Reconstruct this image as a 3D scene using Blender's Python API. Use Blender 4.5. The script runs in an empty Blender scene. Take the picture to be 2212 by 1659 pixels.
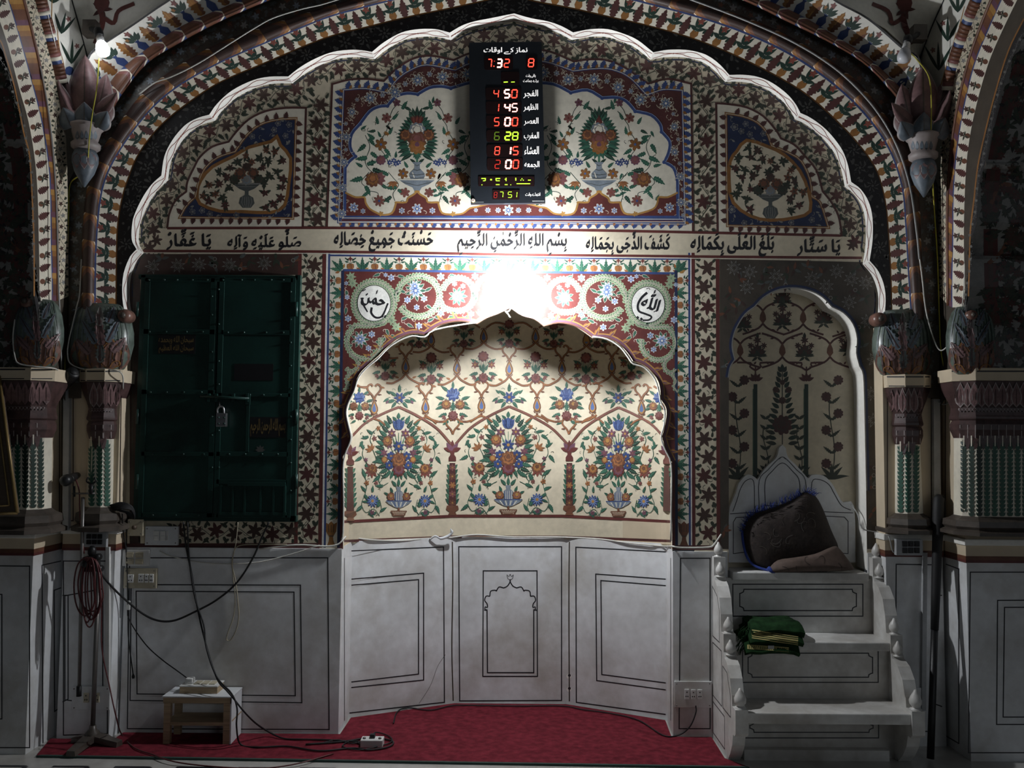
import bpy, bmesh, math, random
from mathutils import Vector, Matrix, Euler
from mathutils.bvhtree import BVHTree
from mathutils.geometry import tessellate_polygon

SC = bpy.context.scene
COL = SC.collection
R = math.radians
rnd = random.Random(11)

# ---------------------------------------------------------------- camera
IW, IH, FPX = 2212.0, 1659.0, 1950.0
CAM_Y, EYE = -4.33, 1.386
PITCH, ROLL = math.atan(0.062), R(0.45)
cam_data = bpy.data.cameras.new('camera')
cam = bpy.data.objects.new('camera', cam_data)
COL.objects.link(cam)
cam_data.sensor_fit = 'HORIZONTAL'
cam_data.sensor_width = 36.0
cam_data.lens = FPX / IW * 36.0
cam_data.clip_start = 0.05
CAM_M = Matrix.Translation((0, CAM_Y, EYE)) @ Matrix.Rotation(math.pi / 2 + PITCH, 4, 'X') @ Matrix.Rotation(ROLL, 4, 'Z')
cam.matrix_world = CAM_M
SC.camera = cam
CAM_O = CAM_M.translation.copy()
CAM_R = CAM_M.to_3x3()

# ---------------------------------------------------------------- light and exposure
SC.view_settings.view_transform = 'Standard'
SC.view_settings.look = 'None'
SC.view_settings.gamma = 1.0
SC.view_settings.use_curve_mapping = False
SC.view_settings.exposure = 0.0
world = bpy.data.worlds.new('prayer_hall_dim_daylight')
SC.world = world
world.use_nodes = True
wbg = world.node_tree.nodes['Background']
wbg.inputs['Color'].default_value = (0.82, 0.90, 1.0, 1)
wbg.inputs['Strength'].default_value = 0.021
LAMP_E = 2150.0       # emission of the bare white bulb over the niche
LAMP_Z = 0.0
# soft fill lamp added far behind the viewer at right, no visible source
fill_d = bpy.data.lights.new('rear_fill', 'AREA')
fill_d.shape = 'RECTANGLE'; fill_d.size = 3.0; fill_d.size_y = 2.4
fill_d.energy = 24.0
fill_d.color = (0.86, 0.93, 1.0)
fill_o = bpy.data.objects.new('rear_fill', fill_d)
COL.objects.link(fill_o)
fill_o.location = (4.2, -8.5, 2.6)
fill_o.rotation_euler = (R(90), 0, R(22))


# ---------------------------------------------------------------- photo pixel -> place
def ray(px, py):
    d = CAM_R @ Vector(((px - IW / 2) / FPX, -(py - IH / 2) / FPX, -1.0))
    return d


def onY(px, py, Y=0.0):
    d = ray(px, py)
    return CAM_O + d * ((Y - CAM_O.y) / d.y)


def onX(px, py, X):
    d = ray(px, py)
    return CAM_O + d * ((X - CAM_O.x) / d.x)


def onZ(px, py, Z=0.0):
    d = ray(px, py)
    return CAM_O + d * ((Z - CAM_O.z) / d.z)


# ---------------------------------------------------------------- materials
MATS = {}


def material(name, col, rough=0.55, metal=0.0, var=0.12, scale=9.0, emit=None, estr=0.0, bump=0.0, spec=0.5, col2=None, fine=60.0, trans=0.0, stretch=None, stain=None):
    m = bpy.data.materials.new(name)
    m.use_nodes = True
    nt = m.node_tree
    b = nt.nodes['Principled BSDF']
    b.inputs['Roughness'].default_value = rough
    b.inputs['Metallic'].default_value = metal
    b.inputs['Specular IOR Level'].default_value = spec
    if trans:
        b.inputs['Transmission Weight'].default_value = trans
    tc = nt.nodes.new('ShaderNodeTexCoord')
    geo = nt.nodes.new('ShaderNodeNewGeometry')
    n1 = nt.nodes.new('ShaderNodeTexNoise'); n1.inputs['Scale'].default_value = scale; n1.inputs['Detail'].default_value = 5
    src = geo.outputs['Position']
    if stretch:
        mp = nt.nodes.new('ShaderNodeMapping'); mp.inputs['Scale'].default_value = stretch
        nt.links.new(src, mp.inputs['Vector']); src = mp.outputs['Vector']
    nt.links.new(src, n1.inputs['Vector'])
    n2 = nt.nodes.new('ShaderNodeTexNoise'); n2.inputs['Scale'].default_value = fine; n2.inputs['Detail'].default_value = 3
    nt.links.new(src, n2.inputs['Vector'])
    mul = nt.nodes.new('ShaderNodeMath'); mul.operation = 'MULTIPLY_ADD'; mul.inputs[1].default_value = 0.4
    nt.links.new(n2.outputs['Fac'], mul.inputs[0]); nt.links.new(n1.outputs['Fac'], mul.inputs[2])
    ramp = nt.nodes.new('ShaderNodeValToRGB')
    c = Vector(col); c2 = Vector(col2) if col2 else c * (1 - 2 * var)
    ramp.color_ramp.elements[0].position = 0.42; ramp.color_ramp.elements[1].position = 0.95
    ramp.color_ramp.elements[0].color = (*c2, 1)
    ramp.color_ramp.elements[1].color = (*[min(0.95, v) for v in (c * (1 + var))], 1)
    nt.links.new(mul.outputs[0], ramp.inputs['Fac'])
    colour = ramp.outputs['Color']
    if stain:       # old brownish water marks and grime of the stone itself
        n3 = nt.nodes.new('ShaderNodeTexNoise'); n3.inputs['Scale'].default_value = 2.1; n3.inputs['Detail'].default_value = 7; n3.inputs['Roughness'].default_value = 0.62
        nt.links.new(src, n3.inputs['Vector'])
        r3 = nt.nodes.new('ShaderNodeValToRGB')
        r3.color_ramp.elements[0].position = 0.47; r3.color_ramp.elements[1].position = 0.70
        r3.color_ramp.elements[0].color = (0, 0, 0, 1); r3.color_ramp.elements[1].color = (0.85, 0.85, 0.85, 1)
        nt.links.new(n3.outputs['Fac'], r3.inputs['Fac'])
        mx = nt.nodes.new('ShaderNodeMix'); mx.data_type = 'RGBA'
        nt.links.new(r3.outputs['Color'], mx.inputs['Factor']); nt.links.new(colour, mx.inputs['A']); mx.inputs['B'].default_value = (*stain, 1)
        colour = mx.outputs['Result']
    nt.links.new(colour, b.inputs['Base Color'])
    if bump:
        bp = nt.nodes.new('ShaderNodeBump'); bp.inputs['Strength'].default_value = bump; bp.inputs['Distance'].default_value = 0.004
        nt.links.new(mul.outputs[0], bp.inputs['Height']); nt.links.new(bp.outputs['Normal'], b.inputs['Normal'])
    if emit:
        b.inputs['Emission Color'].default_value = (*emit, 1)
        b.inputs['Emission Strength'].default_value = estr
    MATS[name] = m
    return m


P = {   # paints: colour of the pigment itself
    'cream': (0.66, 0.585, 0.44), 'cream2': (0.60, 0.53, 0.40), 'ivory': (0.74, 0.69, 0.57), 'white': (0.80, 0.79, 0.74),
    'maroon': (0.120, 0.030, 0.026), 'maroon2': (0.085, 0.026, 0.024), 'red': (0.22, 0.062, 0.045), 'rose': (0.21, 0.080, 0.072),
    'blue': (0.042, 0.072, 0.205), 'blue2': (0.085, 0.14, 0.32), 'paleblue': (0.33, 0.42, 0.62), 'navy': (0.018, 0.028, 0.075),
    'green': (0.030, 0.105, 0.070), 'green2': (0.075, 0.185, 0.115), 'palegreen': (0.36, 0.44, 0.28), 'darkgreen': (0.018, 0.042, 0.03),
    'orange': (0.33, 0.135, 0.050), 'gold': (0.40, 0.215, 0.06), 'amber': (0.27, 0.12, 0.032), 'brown': (0.15, 0.060, 0.033), 'darkbrown': (0.055, 0.03, 0.024),
    'black': (0.016, 0.015, 0.016), 'ink': (0.012, 0.012, 0.015), 'grey': (0.23, 0.225, 0.21), 'slate': (0.085, 0.095, 0.09), 'ash': (0.135, 0.135, 0.125), 'purple': (0.15, 0.065, 0.10), 'umber': (0.060, 0.048, 0.036),
    'darkred': (0.080, 0.028, 0.025), 'flowerdark': (0.066, 0.036, 0.028), 'leafdark': (0.035, 0.045, 0.030), 'pewter': (0.20, 0.235, 0.27),
}
for k, c in P.items():
    big = k in ('cream', 'cream2', 'ivory')
    material('paint_' + k, c, rough=0.5 if not big else 0.62, var=0.14 if big else 0.18, scale=3.0 if big else 14.0, fine=40.0 if big else 120, bump=0.15 if big else 0.0)


def M(n):
    return MATS[n] if n in MATS else MATS['paint_' + n]


# ---------------------------------------------------------------- mesh builder
class MB:
    def __init__(s):
        s.v = []; s.f = []; s.m = []; s.names = []; s.smooth = []

    def mi(s, mat):
        if mat not in s.names:
            s.names.append(mat)
        return s.names.index(mat)

    def add(s, verts, faces, mat, smooth=False):
        o = len(s.v); k = s.mi(mat)
        s.v.extend([tuple(v) for v in verts])
        for f in faces:
            s.f.append([i + o for i in f]); s.m.append(k); s.smooth.append(smooth)

    def poly(s, pts, mat):
        s.add(pts, [list(range(len(pts)))], mat)

    def box(s, x0, x1, y0, y1, z0, z1, mat):
        v = [(x, y, z) for z in (z0, z1) for y in (y0, y1) for x in (x0, x1)]
        s.add(v, [(0, 2, 3, 1), (4, 5, 7, 6), (0, 1, 5, 4), (2, 6, 7, 3), (0, 4, 6, 2), (1, 3, 7, 5)], mat)

    def rbox(s, x0, x1, y0, y1, z0, z1, mat, r=0.004):
        """box with bevelled edges"""
        bm = bmesh.new()
        bmesh.ops.create_cube(bm, size=1.0)
        for v in bm.verts:
            v.co = Vector(((x0 + x1) / 2 + v.co.x * (x1 - x0), (y0 + y1) / 2 + v.co.y * (y1 - y0), (z0 + z1) / 2 + v.co.z * (z1 - z0)))
        r = min(r, 0.45 * min(abs(x1 - x0), abs(y1 - y0), abs(z1 - z0)))
        bmesh.ops.bevel(bm, geom=bm.edges[:], offset=r, segments=2, affect='EDGES', profile=0.6)
        bm.verts.index_update()
        s.add([v.co.copy() for v in bm.verts], [[v.index for v in f.verts] for f in bm.faces], mat)
        bm.free()

    def tube(s, pts, r, mat, n=7, cap=True, smooth=True):
        pts = [Vector(p) for p in pts]
        rs = r if isinstance(r, (list, tuple)) else [r] * len(pts)
        up = Vector((0.13, 0.3, 1)).normalized()
        verts = []; faces = []
        nrm = None
        for i, p in enumerate(pts):
            t = (pts[min(i + 1, len(pts) - 1)] - pts[max(i - 1, 0)])
            t = t.normalized() if t.length > 1e-9 else Vector((0, 0, 1))
            if nrm is None:
                nrm = t.cross(up)
                if nrm.length < 1e-3:
                    nrm = t.cross(Vector((1, 0, 0)))
            nrm = (nrm - t * nrm.dot(t))
            nrm = nrm.normalized() if nrm.length > 1e-9 else Vector((1, 0, 0))
            b = t.cross(nrm)
            for k in range(n):
                a = 2 * math.pi * k / n
                verts.append(p + (nrm * math.cos(a) + b * math.sin(a)) * rs[i])
        for i in range(len(pts) - 1):
            for k in range(n):
                faces.append((i * n + k, i * n + (k + 1) % n, (i + 1) * n + (k + 1) % n, (i + 1) * n + k))
        if cap:
            faces.append(tuple(range(n))[::-1]); faces.append(tuple((len(pts) - 1) * n + k for k in range(n)))
        s.add(verts, faces, mat, smooth)

    def lathe(s, prof, c, mat, n=24, axis='Z', smooth=True, sx=1.0, sy=1.0):
        """prof: list of (radius, height)"""
        verts = []; faces = []
        for (r, h) in prof:
            for k in range(n):
                a = 2 * math.pi * k / n
                u, w = r * math.cos(a) * sx, r * math.sin(a) * sy
                q = {'Z': (u, w, h), 'Y': (u, h, w), 'X': (h, u, w)}[axis]
                verts.append((c[0] + q[0], c[1] + q[1], c[2] + q[2]))
        for i in range(len(prof) - 1):
            for k in range(n):
                faces.append((i * n + k, i * n + (k + 1) % n, (i + 1) * n + (k + 1) % n, (i + 1) * n + k))
        faces.append(tuple(range(n))[::-1]); faces.append(tuple((len(prof) - 1) * n + k for k in range(n)))
        s.add(verts, faces, mat, smooth)

    def strip(s, a, b, mat, smooth=False):
        n = len(a)
        s.add(list(a) + list(b), [(i, i + 1, n + i + 1, n + i) for i in range(n - 1)], mat, smooth)

    def region(s, outer, holes, mat):
        """planar polygon with holes (3d points)"""
        loops = [[Vector(p) for p in outer]] + [[Vector(p) for p in h] for h in holes]
        flat = [p for l in loops for p in l]
        tris = tessellate_polygon(loops)
        s.add(flat, [tuple(t) for t in tris], mat)

    def mesh(s, name):
        me = bpy.data.meshes.new(name)
        me.from_pydata(s.v, [], s.f)
        for nme in s.names:
            me.materials.append(M(nme))
        me.polygons.foreach_set('material_index', s.m)
        me.polygons.foreach_set('use_smooth', s.smooth)
        me.update()
        return me

    def build(s, name, parent=None, kind=None, **tags):
        o = bpy.data.objects.new(name, s.mesh(name))
        COL.objects.link(o)
        if parent is not None:
            o.parent = parent
            top = parent.parent or parent
            o.matrix_parent_inverse = Matrix.Translation(-top.location) if parent.parent is None else Matrix()
        if kind:
            o['kind'] = kind
        for k, v in tags.items():
            o[k] = v
        return o

    def bvh(s):
        return BVHTree.FromPolygons([Vector(v) for v in s.v], s.f, epsilon=0.0)


def thing(name, label, cat, loc=(0, 0, 0), group=None):
    o = bpy.data.objects.new(name, None)
    COL.objects.link(o)
    o.location = loc
    o.empty_display_size = 0.05
    o['label'] = label; o['category'] = cat
    if group:
        o['group'] = group
    return o


def tag(o, label, cat, group=None):
    o['label'] = label; o['category'] = cat
    if group:
        o['group'] = group
    return o


# ---------------------------------------------------------------- curves in 2d
def smooth2(pts, n=6, closed=False):
    """Catmull-Rom through points of any dimension"""
    pts = [Vector(p) for p in pts]
    if len(pts) < 3:
        return pts
    out = []
    N = len(pts)
    rng = range(N if closed else N - 1)
    for i in rng:
        p1, p2 = pts[i], pts[(i + 1) % N]
        p0 = pts[i - 1] if (i > 0 or closed) else p1 * 2 - p2
        p3 = pts[(i + 2) % N] if (i + 2 < N or closed) else p2 * 2 - p1
        for k in range(n):
            t = k / n
            out.append(0.5 * ((2 * p1) + (p2 - p0) * t + (2 * p0 - 5 * p1 + 4 * p2 - p3) * t * t + (3 * p1 - p0 - 3 * p2 + p3) * t ** 3))
    if not closed:
        out.append(pts[-1])
    return out


def resample(pts, n):
    pts = [Vector(p) for p in pts]
    L = [0.0]
    for a, b in zip(pts, pts[1:]):
        L.append(L[-1] + (b - a).length)
    out = []; j = 0
    for i in range(n):
        s = L[-1] * i / (n - 1)
        while j < len(L) - 2 and L[j + 1] < s:
            j += 1
        d = L[j + 1] - L[j]
        t = (s - L[j]) / d if d > 1e-9 else 0
        out.append(pts[j].lerp(pts[j + 1], max(0, min(1, t))))
    return out


def plen(pts):
    return sum((Vector(b) - Vector(a)).length for a, b in zip(pts, pts[1:]))


def at_path(pts, s):
    """point and angle at length s"""
    acc = 0.0
    for a, b in zip(pts, pts[1:]):
        a = Vector(a); b = Vector(b); d = (b - a).length
        if acc + d >= s or b is pts[-1]:
            t = (s - acc) / d if d > 1e-9 else 0
            p = a.lerp(b, max(0, min(1, t)))
            return p, math.atan2(b.y - a.y, b.x - a.x)
        acc += d
    a = Vector(pts[-2]); b = Vector(pts[-1])
    return b, math.atan2(b.y - a.y, b.x - a.x)


def lobes(cusps, bulge, n=7):
    """scalloped curve through cusp points, each lobe an arc bulging by bulge*chord to the left of travel"""
    out = []
    for (a, b), bl in zip(zip(cusps, cusps[1:]), bulge if isinstance(bulge, (list, tuple)) else [bulge] * (len(cusps) - 1)):
        a = Vector(a); b = Vector(b); d = b - a; nr = Vector((d.y, -d.x))
        for k in range(n):
            t = k / n
            out.append(a + d * t + nr * bl * 4 * t * (1 - t))
    out.append(Vector(cusps[-1]))
    return out


def offset_path(pts, d):
    pts = [Vector(p) for p in pts]
    out = []
    for i, p in enumerate(pts):
        t = pts[min(i + 1, len(pts) - 1)] - pts[max(i - 1, 0)]
        t = t.normalized() if t.length > 1e-9 else Vector((1, 0))
        out.append(p + Vector((t.y, -t.x)) * d)
    return out


def inside(poly, x, y):
    c = False; n = len(poly); j = n - 1
    for i in range(n):
        xi, yi = poly[i][0], poly[i][1]; xj, yj = poly[j][0], poly[j][1]
        if (yi > y) != (yj > y) and x < (xj - xi) * (y - yi) / (yj - yi) + xi:
            c = not c
        j = i
    return c


# ---------------------------------------------------------------- painting on a surface (pigment laid as thin shapes)
class Canvas:
    """Brushwork: flat shapes laid on a built surface, map(u,v,h) gives the place h metres off the surface."""

    def __init__(s, mb, mapf, base=0.0006, eps=0.000009):
        s.mb = mb; s.map = mapf; s.base = base; s.eps = eps; s.T = [(1, 0, 0, 1, 0, 0)]; s.j = 0; s.clip = None

    def push(s, x, y, sc=1.0, rot=0.0, flip=False):
        a, b, c, d, e, f = s.T[-1]
        co, si = math.cos(rot) * sc, math.sin(rot) * sc
        m = (co, si, -si, co, x, y)
        if flip:
            m = (-co, -si, -si, co, x, y)
        s.T.append((a * m[0] + c * m[1], b * m[0] + d * m[1], a * m[2] + c * m[3], b * m[2] + d * m[3], a * m[4] + c * m[5] + e, b * m[4] + d * m[5] + f))

    def pop(s):
        s.T.pop()

    def tr(s, p):
        a, b, c, d, e, f = s.T[-1]
        return (a * p[0] + c * p[1] + e, b * p[0] + d * p[1] + f)

    def h(s, lvl):
        s.j = (s.j + 1) % 9
        return s.base + s.eps * (lvl * 10 + s.j)

    def poly(s, pts, mat, lvl=0):
        q = [s.tr(p) for p in pts]
        if s.clip and not s.clip(q):
            return
        hh = s.h(lvl)
        w = [s.map(x, y, hh) for x, y in q]
        if any(p is None for p in w):
            return
        s.mb.poly(w, mat)

    def quads(s, A, B, mat, lvl=0):
        hh = s.h(lvl)
        qa = [s.tr(p) for p in A]; qb = [s.tr(p) for p in B]
        if s.clip and not s.clip(qa):
            return
        wa = [s.map(x, y, hh) for x, y in qa]; wb = [s.map(x, y, hh) for x, y in qb]
        n = len(wa)
        fs = [i for i in range(n - 1) if None not in (wa[i], wa[i + 1], wb[i], wb[i + 1])]
        if len(fs) == n - 1:
            s.mb.strip(wa, wb, mat)
        else:
            for i in fs:
                s.mb.poly([wa[i], wa[i + 1], wb[i + 1], wb[i]], mat)

    def stroke(s, pts, w, mat, lvl=0, sm=0, taper=0.0, closed=False):
        """brush line; taper 0..1 thins the end"""
        if sm:
            pts = smooth2([(p[0], p[1]) for p in pts], sm, closed)
        pts = [Vector((p[0], p[1])) for p in pts]
        if closed:
            pts = pts + [pts[0], pts[1]] if len(pts) > 1 else pts
        A = []; B = []; n = len(pts)
        for i, p in enumerate(pts):
            t = pts[min(i + 1, n - 1)] - pts[max(i - 1, 0)]
            t = t.normalized() if t.length > 1e-9 else Vector((1, 0))
            ww = w * 0.5 * (1 - taper * i / max(1, n - 1))
            nr = Vector((-t.y, t.x)) * ww
            A.append(p + nr); B.append(p - nr)
        s.quads(A, B, mat, lvl)

    def disc(s, x, y, r, mat, lvl=0, n=12, ry=None):
        ry = r if ry is None else ry
        s.poly([(x + r * math.cos(2 * math.pi * k / n), y + ry * math.sin(2 * math.pi * k / n)) for k in range(n)], mat, lvl)

    def rect(s, x0, y0, x1, y1, mat, lvl=0):
        s.poly([(x0, y0), (x1, y0), (x1, y1), (x0, y1)], mat, lvl)

    def frame(s, pts, w, mat, lvl=0):
        """closed polygon outline with mitred corners"""
        pts = [Vector((p[0], p[1])) for p in pts]; n = len(pts); A = []; B = []
        for i in range(n):
            a, b, c = pts[i - 1], pts[i], pts[(i + 1) % n]
            d1 = (b - a).normalized(); d2 = (c - b).normalized()
            m = Vector((-d1.y, d1.x)) + Vector((-d2.y, d2.x))
            k = m.length_squared
            m = m * (2 / k) if k > 1e-6 else Vector((-d1.y, d1.x))
            if m.length > 2.5:
                m = m.normalized() * 2.5
            A.append(b + m * w / 2); B.append(b - m * w / 2)
        s.quads(A + [A[0]], B + [B[0]], mat, lvl)

    # ---- motifs
    def leaf(s, x, y, ang, L, W, mat, lvl=2, bend=0.0, rib=None, jag=0, edge=None):
        n = 6 if not jag else 4 + 3 * jag
        c, si = math.cos(ang), math.sin(ang)
        top = []; bot = []
        for k in range(n + 1):
            t = k / n
            w = W * 0.5 * math.sin(math.pi * min(1, t ** 0.75)) if not jag else W * 0.5 * math.sin(math.pi * (0.12 + 0.88 * t) ** 0.8) * (1.0 if k % 2 else 0.62)
            cx = L * t; cy = bend * L * t * t
            top.append((cx, cy + w)); bot.append((cx, cy - w))
        loc = top + bot[::-1][1:-1] if not jag else top + bot[::-1]
        T = lambda p: (x + c * p[0] - si * p[1], y + si * p[0] + c * p[1])
        if edge:
            s.poly([T((p[0] * 1.1 - 0.04 * L, p[1] * 1.3)) for p in loc], edge, lvl - 1)
        s.poly([T(p) for p in loc], mat, lvl)
        if rib:
            s.stroke([T((L * t, bend * L * t * t)) for t in (0.05, 0.35, 0.7, 0.92)], W * 0.13, rib, lvl + 1, taper=0.6)

    def bloom(s, x, y, r, n, mat, ctr=None, lvl=4, point=0.0, rot=0.0, edge=None, deep=0.45, vein=None):
        """n-petalled flower head"""
        pts = []
        K = 6
        for i in range(n * K):
            a = rot + 2 * math.pi * i / (n * K)
            ph = (i % K) / K
            v = abs(math.sin(math.pi * ph))
            if point:
                v = (1 - abs(2 * ph - 1)) ** (0.6 + 0.9 * point)
            rr = r * (deep + (1 - deep) * v)
            pts.append((x + rr * math.cos(a), y + rr * math.sin(a)))
        if edge:
            s.poly([(x + (p[0] - x) * 1.16, y + (p[1] - y) * 1.16) for p in pts], edge, lvl)
        s.poly(pts, mat, lvl + 1)
        if vein:
            for i in range(n):
                a = rot + 2 * math.pi * (i + 0.5) / n
                s.stroke([(x + r * .25 * math.cos(a), y + r * .25 * math.sin(a)), (x + r * .8 * math.cos(a), y + r * .8 * math.sin(a))], r * 0.1, vein, lvl + 2, taper=.7)
        if ctr:
            s.disc(x, y, r * 0.24, ctr, lvl + 3, 8)

    def rosette(s, x, y, r, mats, lvl=4, rot=0.0):
        """many-petalled rose: rings of scallops"""
        rr = r; k = 0
        for i, (m, nn) in enumerate(zip(mats, (9, 8, 6, 5, 3))):
            s.bloom(x, y - r * 0.06 * i, rr, nn, m, lvl=lvl + i, rot=rot + 0.4 * i, deep=0.8)
            rr *= 0.74

    def lily(s, x, y, ang, L, mat, lvl=4, edge=None):
        for da, k in ((-0.95, .75), (-0.5, .95), (0, 1.0), (0.5, .95), (0.95, .75)):
            s.leaf(x, y, ang + da, L * k, L * 0.32, mat, lvl, bend=0.22 * (1 if da > 0 else -1 if da < 0 else 0), rib=edge)

    def curl(s, x, y, ang, L, mat, lvl=1, turn=1.0, w=1.0):
        pts = []
        px, py, a = x, y, ang
        n = 9
        for i in range(n + 1):
            pts.append((px, py))
            st = L / n * (1.15 - 0.7 * i / n)
            a += turn * (0.12 + 0.62 * i / n)
            px += st * math.cos(a); py += st * math.sin(a)
        s.stroke(pts, w, mat, lvl, taper=0.5)

    def sprig(s, x, y, ang, L, stem, leafm, lvl=1, n=2, w=1.0, ls=0.34):
        s.stroke([(x, y), (x + L * .5 * math.cos(ang + .1), y + L * .5 * math.sin(ang + .1)), (x + L * math.cos(ang), y + L * math.sin(ang))], w, stem, lvl, sm=3, taper=.4)
        for i in range(n):
            t = (i + 1) / (n + 0.5)
            for sg in (-1, 1):
                s.leaf(x + L * t * math.cos(ang), y + L * t * math.sin(ang), ang + sg * 0.85, L * ls, L * ls * 0.42, leafm, lvl + 1, bend=0.2 * sg)

    def vine(s, path, width, step, stem, leafm, blooms, seed=1, r=None, n=6, lines=False, curls=True, amp=0.27, petals=(6,), point=0.8, lw=1.3, edge=None, ctr=None, skip_ends=0.3):
        """winding stem along a path with alternating flower heads, leaves and tendrils"""
        rg = random.Random(seed)
        L = plen(path); k = max(1, round(L / step)); st = L / k
        r = r or width * 0.3
        wav = []
        m = k * 6
        for i in range(m + 1):
            p, a = at_path(path, L * i / m)
            o = amp * width * math.sin(math.pi * i / 6.0)
            wav.append((p.x - math.sin(a) * o, p.y + math.cos(a) * o))
        s.stroke(wav, lw, stem, 1)
        for i in range(k):
            p, a = at_path(path, st * (i + 0.5))
            sg = 1 if i % 2 == 0 else -1
            q = lambda u, v: (p.x + math.cos(a) * u - math.sin(a) * v * sg, p.y + math.sin(a) * u + math.cos(a) * v * sg)
            fx, fy = q(rg.uniform(-.05, .05) * st, -0.10 * width)
            bm = blooms[i % len(blooms)]
            if lines:
                s.bloom(fx, fy, r, petals[i % len(petals)], bm, lvl=4, point=point, rot=a + rg.random(), deep=.4)
                s.bloom(fx, fy, r * 0.72, petals[i % len(petals)], lines, lvl=6, point=point, rot=a + rg.random(), deep=.4)
                s.disc(fx, fy, r * .2, bm, 9, 7)
            else:
                s.bloom(fx, fy, r, petals[i % len(petals)], bm, ctr, lvl=4, point=point * .7, rot=a + rg.random(), deep=.42, edge=edge)
            for (u, v, da, ls) in ((-.42 * st, .28 * width, 2.2, .36), (.40 * st, .24 * width, .9, .34), (.06 * st, .36 * width, 1.3, .30), (-.33 * st, -.36 * width, -2.4, .28), (.36 * st, -.35 * width, -.6, .30), (-.08 * st, .30 * width, 2.9, .24)):
                lx, ly = q(u, v)
                s.leaf(lx, ly, a + da * sg + rg.uniform(-.4, .4), width * ls * 1.25, width * ls * .66, leafm, 2, bend=rg.uniform(-.3, .3), jag=2 if width > 30 else 0)
            if curls:
                for (u, v, da) in ((.22 * st, .1 * width, .8), (-.2 * st, .42 * width, 2.6), (.1 * st, -.42 * width, -1.9), (.45 * st, -.05 * width, -1.2)):
                    lx, ly = q(u, v)
                    s.curl(lx, ly, a + da * sg, width * .40, stem, 1, turn=sg * (1 if u > 0 else -1), w=lw * 1.0)


def planeY(Y):
    return lambda u, v, h: onY(u, v, Y - h)


def planeX(X, sg):
    """sg: direction of the painted face, +1 faces +x"""
    return lambda u, v, h: onX(u, v, X + sg * h)


def on_bvh(bvh):
    def f(u, v, h):
        d = ray(u, v).normalized()
        hit = bvh.ray_cast(CAM_O, d)
        if hit[0] is None:
            return None
        nrm = hit[1]
        if nrm.dot(d) > 0:
            nrm = -nrm
        return hit[0] + nrm * h * 0.7 - d * h * 0.3
    return f


# ---------------------------------------------------------------- Arabic writing (letters joined by their presentation forms)
AR = {'ء': (0xFE80,), 'آ': (0xFE81, 0xFE82), 'أ': (0xFE83, 0xFE84), 'ا': (0xFE8D, 0xFE8E), 'ب': (0xFE8F, 0xFE90, 0xFE91, 0xFE92),
      'ت': (0xFE95, 0xFE96, 0xFE97, 0xFE98), 'ج': (0xFE9D, 0xFE9E, 0xFE9F, 0xFEA0), 'ح': (0xFEA1, 0xFEA2, 0xFEA3, 0xFEA4),
      'خ': (0xFEA5, 0xFEA6, 0xFEA7, 0xFEA8), 'د': (0xFEA9, 0xFEAA), 'ر': (0xFEAD, 0xFEAE), 'ز': (0xFEAF, 0xFEB0),
      'س': (0xFEB1, 0xFEB2, 0xFEB3, 0xFEB4), 'ش': (0xFEB5, 0xFEB6, 0xFEB7, 0xFEB8), 'ص': (0xFEB9, 0xFEBA, 0xFEBB, 0xFEBC),
      'ظ': (0xFEC5, 0xFEC6, 0xFEC7, 0xFEC8), 'ع': (0xFEC9, 0xFECA, 0xFECB, 0xFECC), 'غ': (0xFECD, 0xFECE, 0xFECF, 0xFED0),
      'ف': (0xFED1, 0xFED2, 0xFED3, 0xFED4), 'ق': (0xFED5, 0xFED6, 0xFED7, 0xFED8), 'ك': (0xFED9, 0xFEDA, 0xFEDB, 0xFEDC),
      'ل': (0xFEDD, 0xFEDE, 0xFEDF, 0xFEE0), 'م': (0xFEE1, 0xFEE2, 0xFEE3, 0xFEE4), 'ن': (0xFEE5, 0xFEE6, 0xFEE7, 0xFEE8),
      'ه': (0xFEE9, 0xFEEA, 0xFEEB, 0xFEEC), 'و': (0xFEED, 0xFEEE), 'ى': (0xFEEF, 0xFEF0), 'ي': (0xFEF1, 0xFEF2, 0xFEF3, 0xFEF4),
      'ئ': (0xFE89, 0xFE8A, 0xFE8B, 0xFE8C), 'ے': (0xFBAE, 0xFBAF)}
MARKS = set('\u064b\u064c\u064d\u064e\u064f\u0650\u0651\u0652')
_GL = {}
_tc = bpy.data.curves.new('pen_letters', 'FONT'); _tc.resolution_u = 4
_to = bpy.data.objects.new('pen_letters', _tc); COL.objects.link(_to)


def glyph(cp):
    if cp not in _GL:
        _tc.body = chr(cp)
        dg = bpy.context.evaluated_depsgraph_get(); dg.update()
        me = bpy.data.meshes.new_from_object(_to.evaluated_get(dg))
        vs = [(v.co.x, v.co.y) for v in me.vertices]
        _GL[cp] = (vs, [tuple(p.vertices) for p in me.polygons])
        bpy.data.meshes.remove(me)
    return _GL[cp]


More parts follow.
